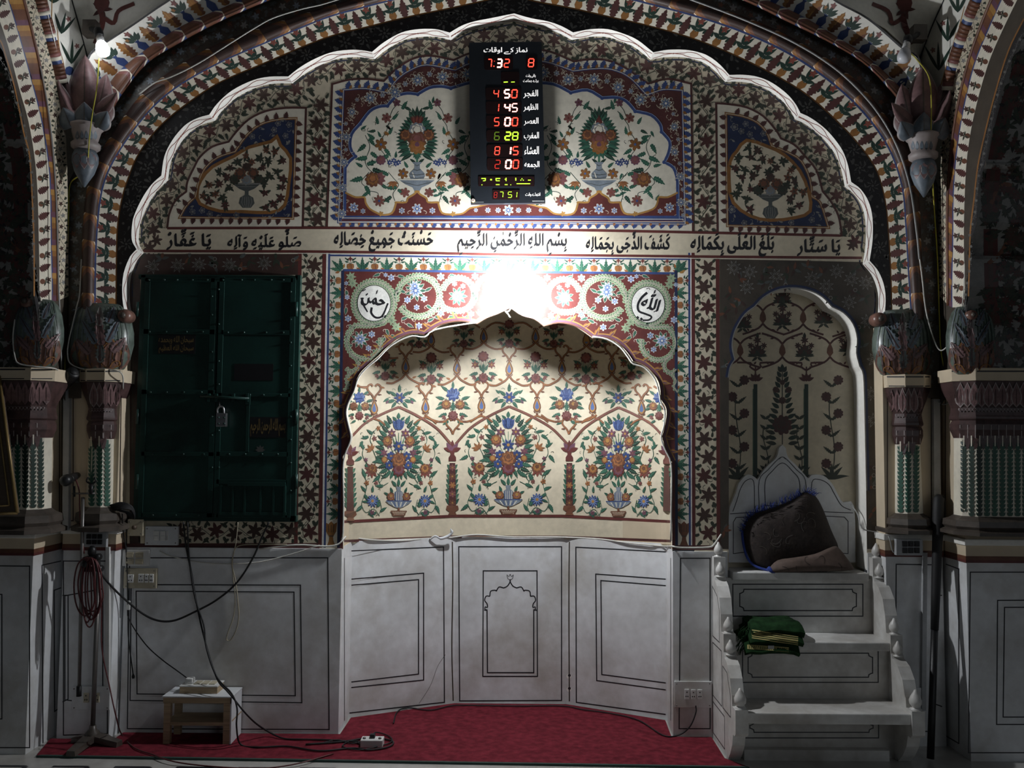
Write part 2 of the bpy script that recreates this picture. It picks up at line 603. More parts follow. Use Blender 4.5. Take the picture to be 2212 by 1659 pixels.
def shape_text(txt):
    """list of (verts, faces) laid right to left, returned left aligned"""
    toks = []
    for ch in txt:
        if ch in MARKS or ch == '\u0670':
            toks[-1][1].append(ch)
        else:
            toks.append([ch, []])
    out = []; pen = 0.0; core = []
    n = len(toks)
    joinL = lambda c: c in AR and len(AR[c]) == 4     # joins to the next letter
    i = 0
    while i < n:
        ch, mk = toks[i]
        if ch == ' ':
            pen -= 0.20; i += 1; continue
        prev = i > 0 and joinL(toks[i - 1][0])
        nxt = i + 1 < n and toks[i + 1][0] in AR and toks[i + 1][0] != 'ء' and joinL(ch)
        f = AR[ch]
        if ch == 'ل' and i + 1 < n and toks[i + 1][0] == 'ا':
            cp = 0xFEFC if prev else 0xFEFB
            mk = mk + toks[i + 1][1]; i += 1
        elif len(f) == 1:
            cp = f[0]
        elif len(f) == 2:
            cp = f[1] if prev else f[0]
        else:
            cp = f[3] if prev and nxt else f[2] if nxt else f[1] if prev else f[0]
        vs, fs = glyph(cp)
        x0 = min(v[0] for v in vs); x1 = max(v[0] for v in vs)
        w = x1 - min(0, x0) if prev else x1 + 0.05
        L = pen - w
        out.append(([(L + v[0], v[1]) for v in vs], fs)); core.append(out[-1][0])
        top = max(v[1] for v in vs); mid = L + (x0 + x1) / 2
        up = 0.0
        for m in mk:
            if m == '\u0670':
                gv, gf = glyph(0xFE8D); sc = 0.32
                out.append(([(mid + (v[0] - .12) * sc, max(0.62, top + .06) + up + v[1] * sc) for v in gv], gf)); continue
            gv, gf = glyph({0x64b: 0xFE70, 0x64c: 0xFE72, 0x64d: 0xFE74, 0x64e: 0xFE76, 0x64f: 0xFE78, 0x650: 0xFE7A, 0x651: 0xFE7C, 0x652: 0xFE7E}[ord(m)])
            gx = sum(v[0] for v in gv) / len(gv); gy0 = min(v[1] for v in gv); gy1 = max(v[1] for v in gv)
            if m in '\u0650\u064d':
                dy = min(0, min(v[1] for v in vs)) - 0.05 - gy1
            else:
                dy = max(top + 0.06, 0.56) + up - gy0; up += (gy1 - gy0) + 0.03
            out.append(([(mid + v[0] - gx, v[1] + dy) for v in gv], gf))
        pen = L if nxt else L - 0.03
        i += 1
    xs = [v[0] for g in out for v in g[0]]; ys = [v[1] for g in out for v in g[0]]; yc = [v[1] for g in core for v in g]
    return out, (min(xs), max(xs), min(yc) * .55 + min(ys) * .45, max(yc) * .5 + max(ys) * .5)


def write(C, txt, x0, y0, x1, y1, mat, lvl=3, nib=(0.02, 0.028), rot=0.0, slant=0.0):
    """fit the writing into a box (px); nib = width of the slanted pen"""
    gl, (a, b, c, d) = shape_text(txt)
    sx = (x1 - x0) / (b - a); sy = (y1 - y0) / (d - c)
    cx, cy = (x0 + x1) / 2, (y0 + y1) / 2
    ks = (-1, -.33, .33, 1) if nib else (0,)
    for vs, fs in gl:
        for k in ks:
            hh = C.h(lvl)
            pts = []
            for v in vs:
                u = (v[0] + (nib[0] * k if nib else 0) - (a + b) / 2) * sx; w = -((v[1] + (nib[1] * k if nib else 0)) - (c + d) / 2) * sy
                u += -w * slant
                X = cx + u * math.cos(rot) - w * math.sin(rot); Y = cy + u * math.sin(rot) + w * math.cos(rot)
                X, Y = C.tr((X, Y))
                pts.append(C.map(X, Y, hh))
            if None not in pts:
                C.mb.add(pts, fs, mat)
# ================================================================ building materials
material('marble', (0.84, 0.86, 0.88), rough=0.34, var=0.05, scale=3.1, fine=24, col2=(0.60, 0.60, 0.60), bump=0.05, stain=(0.44, 0.41, 0.36))
material('marble_step', (0.78, 0.78, 0.76), rough=0.36, var=0.10, scale=3.2, fine=22, col2=(0.42, 0.40, 0.37), bump=0.08, stain=(0.33, 0.30, 0.26))
material('marble_floor', (0.50, 0.49, 0.46), rough=0.25, var=0.12, scale=2.0, fine=18, stain=(0.32, 0.29, 0.25))
material('inlay_black', (0.02, 0.02, 0.024), rough=0.35)
material('carpet_red', (0.175, 0.022, 0.034), rough=0.95, var=0.25, scale=30, fine=420, bump=0.6, spec=0.1)
material('carpet_edge', (0.035, 0.07, 0.06), rough=0.9)
material('plaster_plain', (0.60, 0.50, 0.36), rough=0.7, var=0.1, scale=2.2, fine=14, bump=0.2)
material('plaster_white', (0.86, 0.84, 0.78), rough=0.6, var=0.08, scale=3, bump=0.1)
material('plaster_grey', (0.50, 0.49, 0.45), rough=0.6, var=0.1, scale=5, bump=0.2)
material('vault_white', (0.76, 0.74, 0.67), rough=0.7, var=0.10, scale=4, bump=0.2)
material('stone_dark', (0.085, 0.070, 0.058), rough=0.4, var=0.25, scale=12)

# ---------------------------------------------------------------- outlines taken on the wall plane (photo px)
ARCH_L = [lobes([(268, 668), (264, 633), (267, 590), (281, 554), (295, 538.6)], 0.03, 3),
          smooth2([(295, 538.6), (284.5, 517), (286, 480), (294, 455), (309, 425), (327, 399), (348.5, 379)], 4),
          smooth2([(348.5, 379), (355, 338), (372, 303), (398, 272), (424, 256), (452, 247.6)], 4),
          smooth2([(452, 247.6), (469, 224), (501, 195.5), (545, 173.8), (581, 165.8), (622.8, 165)], 4),
          smooth2([(622.8, 165), (649, 144.8), (682, 126), (720, 112), (756, 107.6), (780, 108.4), (803.8, 112)], 4),
          smooth2([(803.8, 112), (830, 90.8), (867, 70.4), (904, 63), (941, 63), (971.5, 70.4)], 4),
          smooth2([(971.5, 70.4), (997, 55.6), (1024, 46.3), (1061, 39), (1110.5, 29)], 4)]
ARCH_R = [smooth2([(1110.5, 29), (1146, 39), (1183, 46), (1211, 55.6), (1238, 70)], 4),
          smooth2([(1238, 70), (1276, 63), (1313, 63), (1350, 74), (1378, 87), (1411, 113)], 4),
          smooth2([(1411, 113), (1443, 107.5), (1480, 107.5), (1510, 113), (1532, 122), (1555, 139.5), (1575.6, 162)], 4),
          smooth2([(1575.6, 162), (1605, 161.5), (1637, 166), (1668, 179), (1699, 202), (1718, 224), (1729, 244)], 4),
          smooth2([(1729, 244), (1750, 254), (1778, 274), (1801, 298), (1820.6, 326.5), (1832, 358), (1838.7, 393)], 4),
          smooth2([(1838.7, 393), (1859, 408.5), (1876, 435), (1884.5, 469), (1885, 517), (1878.5, 563)], 4),
          smooth2([(1878.5, 563), (1898, 587), (1910, 618), (1913, 650), (1910, 690)], 4)]
ARCH = []
for seg in ARCH_L + ARCH_R:
    ARCH += [Vector(p) for p in seg[:-1]]
ARCH.append(Vector((1910, 690)))

NICHE_L = [[(741, 1186), (741, 986)], smooth2([(741, 986), (747, 975), (757, 957), (761, 943)], 3),
           smooth2([(761, 943), (754, 915), (750, 890), (755, 868), (766, 842)], 3),
           smooth2([(766, 842), (770, 822), (779, 804), (798, 785), (817, 768.6)], 3),
           smooth2([(817, 768.6), (840, 746), (863, 730), (892, 721), (918.6, 724)], 3),
           smooth2([(918.6, 724), (944, 706), (970, 697), (999, 694.5), (1030.5, 700)], 3),
           smooth2([(1030.5, 700), (1053, 686.6), (1076, 678), (1102, 665)], 3)]
NICHE_R = [smooth2([(1102, 665), (1128, 682), (1153.7, 689.5), (1175, 705)], 3),
           smooth2([(1175, 705), (1206, 698), (1237, 703), (1258, 713.6), (1281, 730)], 3),
           smooth2([(1281, 730), (1312, 731), (1337, 742.6), (1356, 762), (1367.8, 780)], 3),
           smooth2([(1367.8, 780), (1391, 789), (1414, 810), (1425, 833), (1427, 862)], 3),
           smooth2([(1427, 862), (1438, 878), (1440, 895), (1436, 920), (1430, 943)], 3),
           smooth2([(1430, 943), (1437, 968), (1451, 998)], 3), [(1451, 998), (1452, 1186)]]
NICHE = []
for seg in NICHE_L + NICHE_R:
    NICHE += [Vector(p) for p in seg[:-1]]
NICHE.append(Vector((1452, 1186)))

REC = []
for seg in ([(1574, 1232), (1574.6, 816)], smooth2([(1574.6, 816), (1579, 793), (1589, 777)], 3), smooth2([(1589, 777), (1583, 750), (1586, 725), (1595, 703), (1611, 679), (1631, 663.6)], 3),
            smooth2([(1631, 663.6), (1650, 644), (1678, 628.6), (1712, 623), (1748, 628.6), (1776, 642.6), (1796.6, 663.6)], 4),
            smooth2([(1796.6, 663.6), (1821, 676), (1842, 700), (1851, 732), (1849, 762), (1856, 791)], 3), smooth2([(1856, 791), (1864, 810), (1866.6, 865)], 3), [(1866.6, 865), (1871, 1060), (1873, 1232)]):
    REC += [Vector(p) for p in seg[:-1]]
REC.append(Vector((1873, 1232)))

YF = -0.085      # front face of the big scalloped arch
w0 = lambda p, Y=0.0: onY(p[0], p[1], Y)

# ---------------------------------------------------------------- floor, carpet
mb = MB()
mb.box(-3.4, 3.4, -6.0, 0.9, -0.12, 0.0, 'marble_floor')
cf = Canvas(mb, lambda u, v, h: Vector((u, v, h)), base=0.0004)
for (a, b) in (((-3.2, -0.52), (3.2, -0.52)), ((-3.2, -0.60), (3.2, -0.60)), ((-3.2, -1.2), (3.2, -1.2))):
    cf.stroke([a, b], 0.02, 'inlay_black', 1)
for k in range(-12, 13):
    x = k * 0.26
    cf.stroke([(x, -0.6), (x + 0.13, -0.9), (x, -1.2)], 0.022, 'inlay_black', 2)
    cf.stroke([(x - 0.10, -0.44), (x + 0.05, -0.44)], 0.02, 'inlay_black', 2)
    cf.stroke([(x + 0.05, -0.44), (x + 0.05, -0.52)], 0.02, 'inlay_black', 2)
mb.build('floor', kind='structure')

# ---------------------------------------------------------------- niche of the prayer direction: plan of three facets
nx0, nx1 = onY(741, 1100, 0).x, onY(1452, 1100, 0).x
il = onY(754, 1549, 0.246).x; ir = onY(1441, 1549, 0.246).x
cl = onY(981, 1518, 0.50).x; cr = onY(1223, 1519, 0.50).x
PLAN = [(nx0, 0.0), (il, 0.246), (cl, 0.50), (cr, 0.50), (ir, 0.246), (nx1, 0.0)]
ZD = onY(1100, 1160, 0.50).z          # top of the marble in the niche
ZDF = onY(600, 1184, 0).z             # top of the marble on the flat wall

mb = MB()
seam = 0.0
for (a, b) in zip(PLAN, PLAN[1:]):
    mb.add([(a[0], a[1], 0), (b[0], b[1], 0), (b[0], b[1], ZD), (a[0], a[1], ZD)], [(0, 1, 2, 3)], 'marble')
back = [(p[0] + (-.02 if p[0] < 0 else .02), p[1] + 0.03) for p in PLAN]
n = len(PLAN)
mb.add([(x, y, ZD) for x, y in PLAN] + [(x, y, ZD) for x, y in back], [(i, i + 1, n + i + 1, n + i) for i in range(n - 1)], 'plaster_plain')
NB = on_bvh(mb.bvh())
cv = Canvas(mb, NB, base=0.0006)
def inlay(c, pts, w=2.4, closed=True, lvl=1):
    if closed:
        pts = list(pts) + [pts[0]]
    for a, b in zip(pts, pts[1:]):
        a = Vector(a); b = Vector(b); d = (b - a)
        k = max(1, int(d.length / 60)); e = d.normalized() * w * 0.45
        pp = [a - e + (d + 2 * e) * (i / k) for i in range(k + 1)]
        c.stroke(pp, w, 'inlay_black', lvl)
inlay(cv, [(991, 1181), (1213, 1181), (1213, 1513), (993, 1514)])
inlay(cv, [(1044, 1233), (1160, 1233), (1161, 1461), (1043, 1461)])
inlay(cv, [(1047, 1318), (1052, 1318), (1053, 1453), (1153, 1453), (1153, 1318), (1158, 1318)], 2.6, closed=False)
arc = []
for seg in (smooth2([(1052, 1317), (1048, 1317), (1048, 1311), (1053, 1312), (1052, 1304), (1047, 1297), (1050, 1288), (1058, 1288)], 3), smooth2([(1058, 1288), (1060, 1277), (1070, 1275), (1072, 1277)], 3), smooth2([(1072, 1277), (1078, 1268), (1088, 1270)], 3), smooth2([(1088, 1270), (1096, 1266), (1102, 1257)], 3)):
    arc += [tuple(p) for p in seg]
cv.stroke(arc, 2.4, 'inlay_black', 1); cv.stroke([(2204 - x, y) for x, y in arc], 2.4, 'inlay_black', 1)
cv.stroke([(1102, 1257), (1102, 1252)], 3, 'inlay_black', 1)
for sx in (-1, 1):
    cv.stroke([(1102, 1252), (1102 + 5 * sx, 1250), (1102 + 7 * sx, 1241), (1102 + 3 * sx, 1246), (1102, 1240)], 1.2, 'inlay_black', 1, sm=2)
# left and right facets
for pts in ([(760, 1190), (958, 1181.5), (960, 1517), (756, 1540)], [(760, 1251), (915, 1238), (915, 1469), (760, 1485)], [(760, 1264), (904, 1252), (904, 1456), (760, 1473)]):
    inlay(cv, pts[0:1] + pts[1:3] + pts[3:4], closed=False)
for pts in ([(1437, 1192), (1244, 1182), (1245, 1517), (1437, 1543)], [(1437, 1251), (1287, 1240), (1289, 1470), (1437, 1490)], [(1437, 1265), (1298, 1254), (1300, 1457), (1437, 1475)]):
    inlay(cv, pts, closed=False)
for xx, d in ((744, 1), (1449, -1)):
    for (y0, y1) in ((1206, 1556), (1262, 1500), (1276, 1488)):
        inlay(cv, [(xx, y0), (xx, y1)], 1.4, closed=False)
# grimy joints, a crack and two plug holes
for pts in ([(977, 1170), (978, 1260), (976, 1400), (979, 1514)], [(1230, 1170), (1229, 1300), (1230, 1515)]):
    cv.stroke(smooth2(pts, 8), 2.6, 'paint_umber', 1)
cv.stroke(smooth2([(962, 1414), (945, 1440), (930, 1480), (905, 1520)], 5), 1.0, 'paint_grey', 1)
for y in (1459, 1487):
    cv.disc(1230, y, 3.2, 'inlay_black', 2)
    cv.disc(1229, y + 2, 5.5, 'plaster_white', 1)
mb.build('baseboard_niche', kind='structure')

# ---------------------------------------------------------------- painted vault of the niche
Z1 = 1.93
mb = MB()
off = 0.012
pl = []
for (a, b) in zip(PLAN, PLAN[1:]):
    pl += resample([(a[0], a[1]), (b[0], b[1])], 13)[:-1]
pl.append(Vector(PLAN[-1]))
sm = list(pl)
for it in range(6):
    sm = [sm[0]] + [(sm[i - 1] + sm[i] * 2 + sm[i + 1]) / 4 for i in range(1, len(sm) - 1)] + [sm[-1]]
sm = [Vector((p.x * 1.008, p.y + off)) for p in sm]
rows = [(z, 1.0) for z in [ZD - 0.01, 1.0, 1.3, 1.6, 1.8]] + [(Z1 + 0.30 * math.sin(t), 0.25 + 0.75 * math.cos(t)) for t in [math.pi / 2 * i / 10 for i in range(11)]]
vs = []
for (z, k) in rows:
    vs += [(p.x, p.y * k, z) for p in sm]
n = len(sm)
mb.add(vs, [(r_ * n + i, r_ * n + i + 1, (r_ + 1) * n + i + 1, (r_ + 1) * n + i) for r_ in range(len(rows) - 1) for i in range(n - 1)], 'paint_cream', smooth=True)
NVB = on_bvh(mb.bvh())
niche_mb = mb       # painted in the next section

# ---------------------------------------------------------------- the flat painted wall (openings for niche and pulpit recess)
mb = MB()
loop = [(120, -170), (2090, -170), (2090, 1232)] + [tuple(p) for p in REC[::-1]] + [(1500, 1232), (1500, 1186)] + [tuple(p) for p in NICHE[::-1]] + [(120, 1186)]
mb.region([w0(p) for p in loop], [], 'paint_cream2')
for cont, dep, m_ in ((NICHE, 0.022, 'paint_ivory'), (REC, 0.13, 'plaster_white')):
    mb.strip([w0(p) for p in cont], [w0(p) + Vector((0, dep, 0)) for p in cont], m_)
wall_mb = mb
WALL = Canvas(mb, planeY(0.0), base=0.0006)

# recess behind the pulpit seat
mb = MB()
a, b = w0((1560, 600)), w0((1890, 1240))
mb.add([(a.x, 0.13, b.z - .3), (b.x, 0.13, b.z - .3), (b.x, 0.13, a.z + .1), (a.x, 0.13, a.z + .1)], [(0, 1, 2, 3)], 'paint_cream')
recess_mb = mb
RECC = Canvas(mb, planeY(0.13), base=0.0006)

# ---------------------------------------------------------------- marble dado of the flat wall
mb = MB()
xl, xr = w0((266, 1400)).x, w0((737, 1400)).x
mb.box(xl, nx0, -0.012, 0.0, 0, ZDF, 'marble')
mb.box(nx1, w0((1572, 1400)).x, -0.012, 0.0, 0, ZDF, 'marble')
mb.box(w0((1876, 1400)).x, w0((1935, 1400)).x, -0.012, 0.0, 0, ZDF, 'marble')
mb.box(w0((1572, 1400)).x, w0((1876, 1400)).x, -0.004, 0.0, 0, 0.62, 'marble')
cd = Canvas(mb, planeY(-0.012), base=0.0005)
inlay(cd, [(280, 1205), (708, 1205), (711, 1576), (275, 1574)])
inlay(cd, [(283, 1263), (649, 1264), (652, 1518), (281, 1513)])
inlay(cd, [(294, 1277), (635, 1279), (638, 1503), (296, 1499)])
inlay(cd, [(1470, 1206), (1534, 1206), (1534, 1574), (1467, 1574)])
for (x, y, r_) in ((545, 1440, 62), (600, 1400, 48), (375, 1300, 26), (520, 1330, 30)):
    pass
mb.build('baseboard_back', kind='structure')

# ---------------------------------------------------------------- piers at both sides
def pier_lines(c, quads):
    for q in quads:
        inlay(c, q)

ZL = onY(190, 1140, -0.1).z          # ledge height on the inner piers
ZTOP = onY(200, 690, -0.1).z
XL, XR = -2.11, 2.02                 # inner faces of the outer piers
YPI, YPO = -0.10, -0.30
for side, (xo, xi0, xi1, yo) in (('left', (XL, onY(133, 1300, YPI).x, onY(245, 1300, YPI).x, -0.30)), ('right', (XR, onY(1915, 1300, YPI).x, onY(2038, 1300, YPI).x, -0.29))):
    mb = MB()
    sg = -1 if side == 'left' else 1
    # inner pier
    mb.box(min(xi0, xi1), max(xi0, xi1), YPI, 0.0, 0.0, ZL, 'marble')
    mb.box(min(xi0, xi1), max(xi0, xi1), YPI, 0.0, ZL, ZTOP, 'plaster_plain')
    # outer pier
    x2 = xo + sg * 0.95
    mb.box(min(xo, x2), max(xo, x2), yo, 0.0, 0.0, ZL, 'marble')
    mb.box(min(xo, x2), max(xo, x2), yo, 0.0, ZL, ZTOP + 0.25, 'plaster_plain')
    # ledge that wraps both, painted lines under it
    for (x0, x1, y0) in ((min(xi0, xi1), max(xi0, xi1), YPI), (min(xo, x2), max(xo, x2), yo)):
        e = 0.012
        mb.rbox(x0 - e, x1 + e, y0 - e, 0, ZL - 0.028, ZL, 'plaster_white', 0.004)
        mb.box(x0 - .004, x1 + .004, y0 - .004, 0, ZL - 0.075, ZL - 0.028, 'plaster_plain')
        mb.box(x0 - .005, x1 + .005, y0 - .005, 0, ZL - 0.092, ZL - 0.075, 'paint_brown')
        mb.box(x0 - .005, x1 + .005, y0 - .005, 0, ZL - 0.104, ZL - 0.092, 'paint_maroon')
    c1 = Canvas(mb, planeY(YPI), base=0.0006); c2 = Canvas(mb, planeY(yo), base=0.0006); c3 = Canvas(mb, planeX(xo, -sg), base=0.0006)
    if side == 'left':
        pier_lines(c1, [[(137, 1212), (232, 1212), (232, 1585), (137, 1588)], [(140, 1287), (222, 1272), (222, 1520), (140, 1512)]])
        inlay(c1, [(136, 1286), (147, 1286), (147, 1510), (136, 1516)], closed=False)
        pier_lines(c2, [[(-60, 1222), (64, 1223), (64, 1615), (-60, 1615)]])
        inlay(c2, [(-60, 1284), (4, 1284), (4, 1553), (-60, 1553)], closed=False)
        inlay(c3, [(131, 1212), (91, 1221), (93, 1610), (132, 1581)], closed=False)
        inlay(c3, [(131, 1270), (117, 1275), (118, 1537), (132, 1526)], closed=False)
        # cream panels beside the columns with dark outlines
        for q in ([(139, 815), (158, 815), (158, 1125), (139, 1125)], [(243, 826), (262, 826), (258, 1132), (243, 1132)]):
            c1.frame(q, 2.2, 'paint_darkbrown', 1)
        c3.frame([(129, 822), (96, 822), (92, 1130), (128, 1128)], 2.0, 'paint_darkbrown', 1)
    else:
        pier_lines(c1, [[(1936, 1219), (2016, 1220), (2016, 1580), (1934, 1580)]])
        inlay(c1, [(2034, 1286), (2018, 1286), (2018, 1520), (2034, 1526)], closed=False)
        pier_lines(c2, [[(2096, 1236), (2300, 1236), (2300, 1626), (2092, 1626)]])
        inlay(c2, [(2300, 1296), (2155, 1297), (2153, 1565), (2300, 1565)], closed=False)
        inlay(c2, [(2300, 1312), (2170, 1312), (2167, 1549), (2300, 1549)], closed=False)
        inlay(c3, [(2044, 1219), (2071, 1229), (2071, 1606), (2044, 1590)], closed=False)
        c1.frame([(1917, 826), (2012, 826), (2012, 1150), (1917, 1150)], 2.2, 'paint_darkbrown', 1)
        c3.frame([(2042, 828), (2076, 828), (2076, 1140), (2042, 1140)], 2.0, 'paint_darkbrown', 1)
    mb.build('wall_pier_' + side, kind='structure')

# ---------------------------------------------------------------- rings of the big arch
def ext_top(pts):
    return [Vector(p) for p in pts]

BLK_L = smooth2([(251, 690), (250, 665), (251, 557), (253, 492), (262, 433), (277, 383), (300.6, 329), (348, 269), (411, 218), (475, 177), (570, 136), (700, 82), (793, 57.5), (885, 35), (978, 15.8), (1112, -14)], 4)
BLK_R = smooth2([(1112, -14), (1146, 0), (1230, 16), (1322, 37), (1397, 54), (1510, 87), (1620, 134), (1730, 194.6), (1804, 257), (1859, 316), (1895.6, 371), (1914, 440.5), (1919, 493), (1923, 551), (1926, 620), (1927, 690)], 4)
LF_L = smooth2([(203, 690), (204, 600), (206, 525), (218, 411), (250, 335), (316, 244), (380, 187), (475, 133), (570, 92), (700, 38), (774, 17), (839, 0), (960, -28), (1114, -62)], 4)
LF_R = smooth2([(1114, -62), (1260, -30), (1378, 0), (1510, 35), (1620, 73), (1730, 128), (1840, 213), (1914, 305), (1949, 396), (1958, 480), (1964, 585), (1971, 690)], 4)
R1_L = smooth2([(176, 690), (176, 630), (177, 525), (187, 411), (215, 332), (285, 228), (335, 177), (449, 104), (570, 57), (700, 16), (830, -22), (1116, -104)], 4)
R1_R = smooth2([(1116, -104), (1380, -36), (1492, 0), (1620, 40), (1730, 92), (1840, 165), (1914, 250), (1962, 323), (1984, 404), (1991, 551), (1996, 690)], 4)
R2I_L = smooth2([(240, 246), (263, 206), (316, 139), (380, 98), (475, 47), (585, 0), (740, -60), (1118, -170)], 4)
R2I_R = smooth2([(1118, -170), (1440, -60), (1602, 0), (1694, 44), (1804, 99), (1877, 147), (1943, 220), (1962, 250)], 4)
R2O_L = smooth2([(214, 222), (250, 161), (316, 106), (396, 54), (506, 6), (640, -50), (1118, -205)], 4)
R2O_R = smooth2([(1118, -205), (1500, -70), (1657, 0), (1730, 33), (1804, 77), (1877, 125), (1947, 191), (1985, 235)], 4)
VL_L = smooth2([(188, 200), (190, 122), (237, 85), (285, 54), (364, 0), (480, -66), (1118, -300)], 4)
VL_R = smooth2([(1118, -300), (1700, -70), (1804, 0), (1877, 40), (1950, 103), (1987, 128), (1992, 215)], 4)


class Band:
    """ruled ring between two outlines, with a painting map u along, v across (0..W)"""

    def __init__(s, A, B, Ya, Yb, W, N=150, bulge=0.0):
        s.A = resample(A, N); s.B = resample(B, N); s.N = N; s.Ya, s.Yb, s.W, s.bulge = Ya, Yb, W, bulge
        mid = [(a + b) / 2 for a, b in zip(s.A, s.B)]
        s.L = plen(mid)

    def at(s, u, v, h=0.0):
        k = max(0.0, min(1.0, u / s.L)) * (s.N - 1); i = min(int(k), s.N - 2); t = k - i
        a = s.A[i].lerp(s.A[i + 1], t); b = s.B[i].lerp(s.B[i + 1], t)
        w = max(-0.02, min(1.02, v / s.W))
        p = a.lerp(b, w)
        Y = s.Ya + (s.Yb - s.Ya) * w - (s.bulge * math.sqrt(max(0, 1 - (2 * w - 1) ** 2)) if s.bulge else 0)
        return onY(p.x, p.y, Y - h)

    def geo(s, mb, mat, rows=1):
        n = s.N; vs = []
        for r_ in range(rows + 1):
            w = r_ / rows
            if s.bulge:
                w = 0.5 - 0.5 * math.cos(math.pi * w)
            vs += [s.at(s.L * i / (n - 1), w * s.W) for i in range(n)]
        mb.add(vs, [(r_ * n + i, r_ * n + i + 1, (r_ + 1) * n + i + 1, (r_ + 1) * n + i) for r_ in range(rows) for i in range(n - 1)], mat, smooth=bool(s.bulge))
        return Canvas(mb, s.at, base=0.0025 if s.bulge else 0.0007, eps=0.00004 if s.bulge else 0.000009)


def plant_band(c, L, W, unit, rev=False, cols=('darkred', 'amber', 'darkgreen', 'red'), line=None):
    """alternating serrated leaf and little flower pot, roots at v=0"""
    k = max(1, round(L / unit)); u = L / k
    for i in range(k):
        x = (i + 0.25) * u
        c.leaf(x, 0.02 * W, math.pi / 2, W * .92, u * .40, cols[0], 2, jag=3)
        if line:
            c.stroke([(x, .04 * W), (x, .7 * W)], u * .04, line, 4)
        x = (i + 0.75) * u
        c.poly([(x - .10 * u, 0.02 * W), (x - .17 * u, .16 * W), (x - .12 * u, .36 * W), (x, .30 * W), (x + .12 * u, .36 * W), (x + .17 * u, .16 * W), (x + .10 * u, .02 * W)], cols[1], 3)
        c.stroke([(x, .3 * W), (x, .8 * W)], u * .035, cols[2], 2)
        for sg in (-1, 1):
            c.leaf(x, .36 * W, math.pi / 2 - sg * 1.0, .36 * u, .15 * u, cols[2], 2, bend=-.2 * sg)
            c.leaf(x, .50 * W, math.pi / 2 - sg * .75, .40 * u, .15 * u, cols[2], 2, bend=.2 * sg)
            c.leaf(x + .30 * u * sg, .30 * W, math.pi / 2 - sg * .3, .22 * u, .1 * u, cols[2], 2)
        c.bloom(x, .80 * W, .16 * u, 5, cols[3], lvl=4, point=.7)


trim_n = [0]
def trim(mb):
    trim_n[0] += 1
    return mb.build('trim_%d' % trim_n[0], kind='structure')

# white scalloped soffit of the arch, with the brown chain drawn on it
mb = MB()
NA = 420
arcs = resample(ARCH, NA)
# resampling rounds the cusps off a little, so the original points are used for the edge itself
AP = ARCH
LAP = [0.0]
for a, b in zip(AP, AP[1:]):
    LAP.append(LAP[-1] + (b - a).length)
mb.strip([onY(p.x, p.y, YF) for p in AP], [onY(p.x, p.y, YF) + Vector((0, -YF + .001, 0)) for p in AP], 'plaster_white')
def soffit(u, v, h):
    p, a = at_path(AP, max(0, min(LAP[-1] - .01, u)))
    q = onY(p.x, p.y, YF)
    nrm = Vector((math.sin(a), 0, math.cos(a)))       # into the opening
    return q + Vector((0, -YF * max(.02, min(.98, v)), 0)) - nrm * h
sc_ = Canvas(mb, soffit, base=0.0008)
uu = 0.0; k = int(LAP[-1] / 84); st = LAP[-1] / k
for i in range(k):
    u0 = i * st
    for s_ in (-1, 1):
        sc_.stroke([(u0 + st * t, .52 + s_ * a_) for t, a_ in ((0, 0), (.12, .05), (.26, .11), (.34, .24), (.5, .33), (.66, .24), (.74, .11), (.88, .05), (1, 0))], .055, 'paint_red', 1, sm=2) if False else None
        pts = [(u0 + st * t, .52 + s_ * a_) for t, a_ in ((0, 0), (.12, .05), (.26, .11), (.34, .24), (.5, .33), (.66, .24), (.74, .11), (.88, .05), (1, 0))]
        sm_ = smooth2(pts, 2)
        A_ = []; B_ = []
        for j, p in enumerate(sm_):
            A_.append((p.x, p.y - .032)); B_.append((p.x, p.y + .032))
        sc_.quads(A_, B_, 'paint_red', 1)
    sc_.poly([(u0 - 3, .52), (u0, .42), (u0 + 3, .52), (u0, .62)], 'paint_red', 2)
mb.build('trim_arch_soffit', kind='structure')

# black ring with grey flowers
mb = MB()
n = 260
BLK = [Vector(p) for p in BLK_L[:-1]] + [Vector(p) for p in BLK_R]
outer = [onY(p.x, p.y, YF) for p in BLK]
mb.region(outer + [onY(p.x, p.y, YF) for p in ARCH[::-1]], [], 'paint_black')
cb = Canvas(mb, planeY(YF), base=0.0007)
def between(A, B, t, n=60):
    a = resample(A, n); b = resample(B, n)
    return [x.lerp(y, t) for x, y in zip(a, b)]
al = []; ar = []
for seg in ARCH_L: al += [Vector(p) for p in seg[:-1]]
for seg in ARCH_R: ar += [Vector(p) for p in seg[:-1]]
okblk = [(p.x, p.y) for p in BLK] + [(p.x, p.y) for p in ARCH[::-1]]
cb.clip = lambda q: all(inside(okblk, x, y) for x, y in q[::3])
cb.vine(between(al, BLK_L, .52), 34, 44, 'slate', 'ash', ['ash'], seed=3, r=15, lines='black', petals=(7, 6, 8), lw=1.0)
cb.vine(between(ar, BLK_R, .52), 34, 44, 'slate', 'ash', ['ash'], seed=4, r=15, lines='black', petals=(7, 6, 8), lw=1.0)
cb.clip = None
cb.stroke(BLK, 4.0, 'paint_amber', 3)
mb.build('trim_black_ring', kind='structure')

# cream ring with leaves and pots
mb = MB()
for A_, B_ in ((BLK_L, LF_L), (BLK_R, LF_R)):
    bd = Band(A_, B_, YF, -0.13, 44)
    c = bd.geo(mb, 'paint_ivory', 2)
    plant_band(c, bd.L, 44, 52, line=None)
    c.stroke([(bd.L * i / 120, 42.5) for i in range(121)], 4.0, 'paint_blue', 4)
mb.build('trim_leaf_ring', kind='structure')

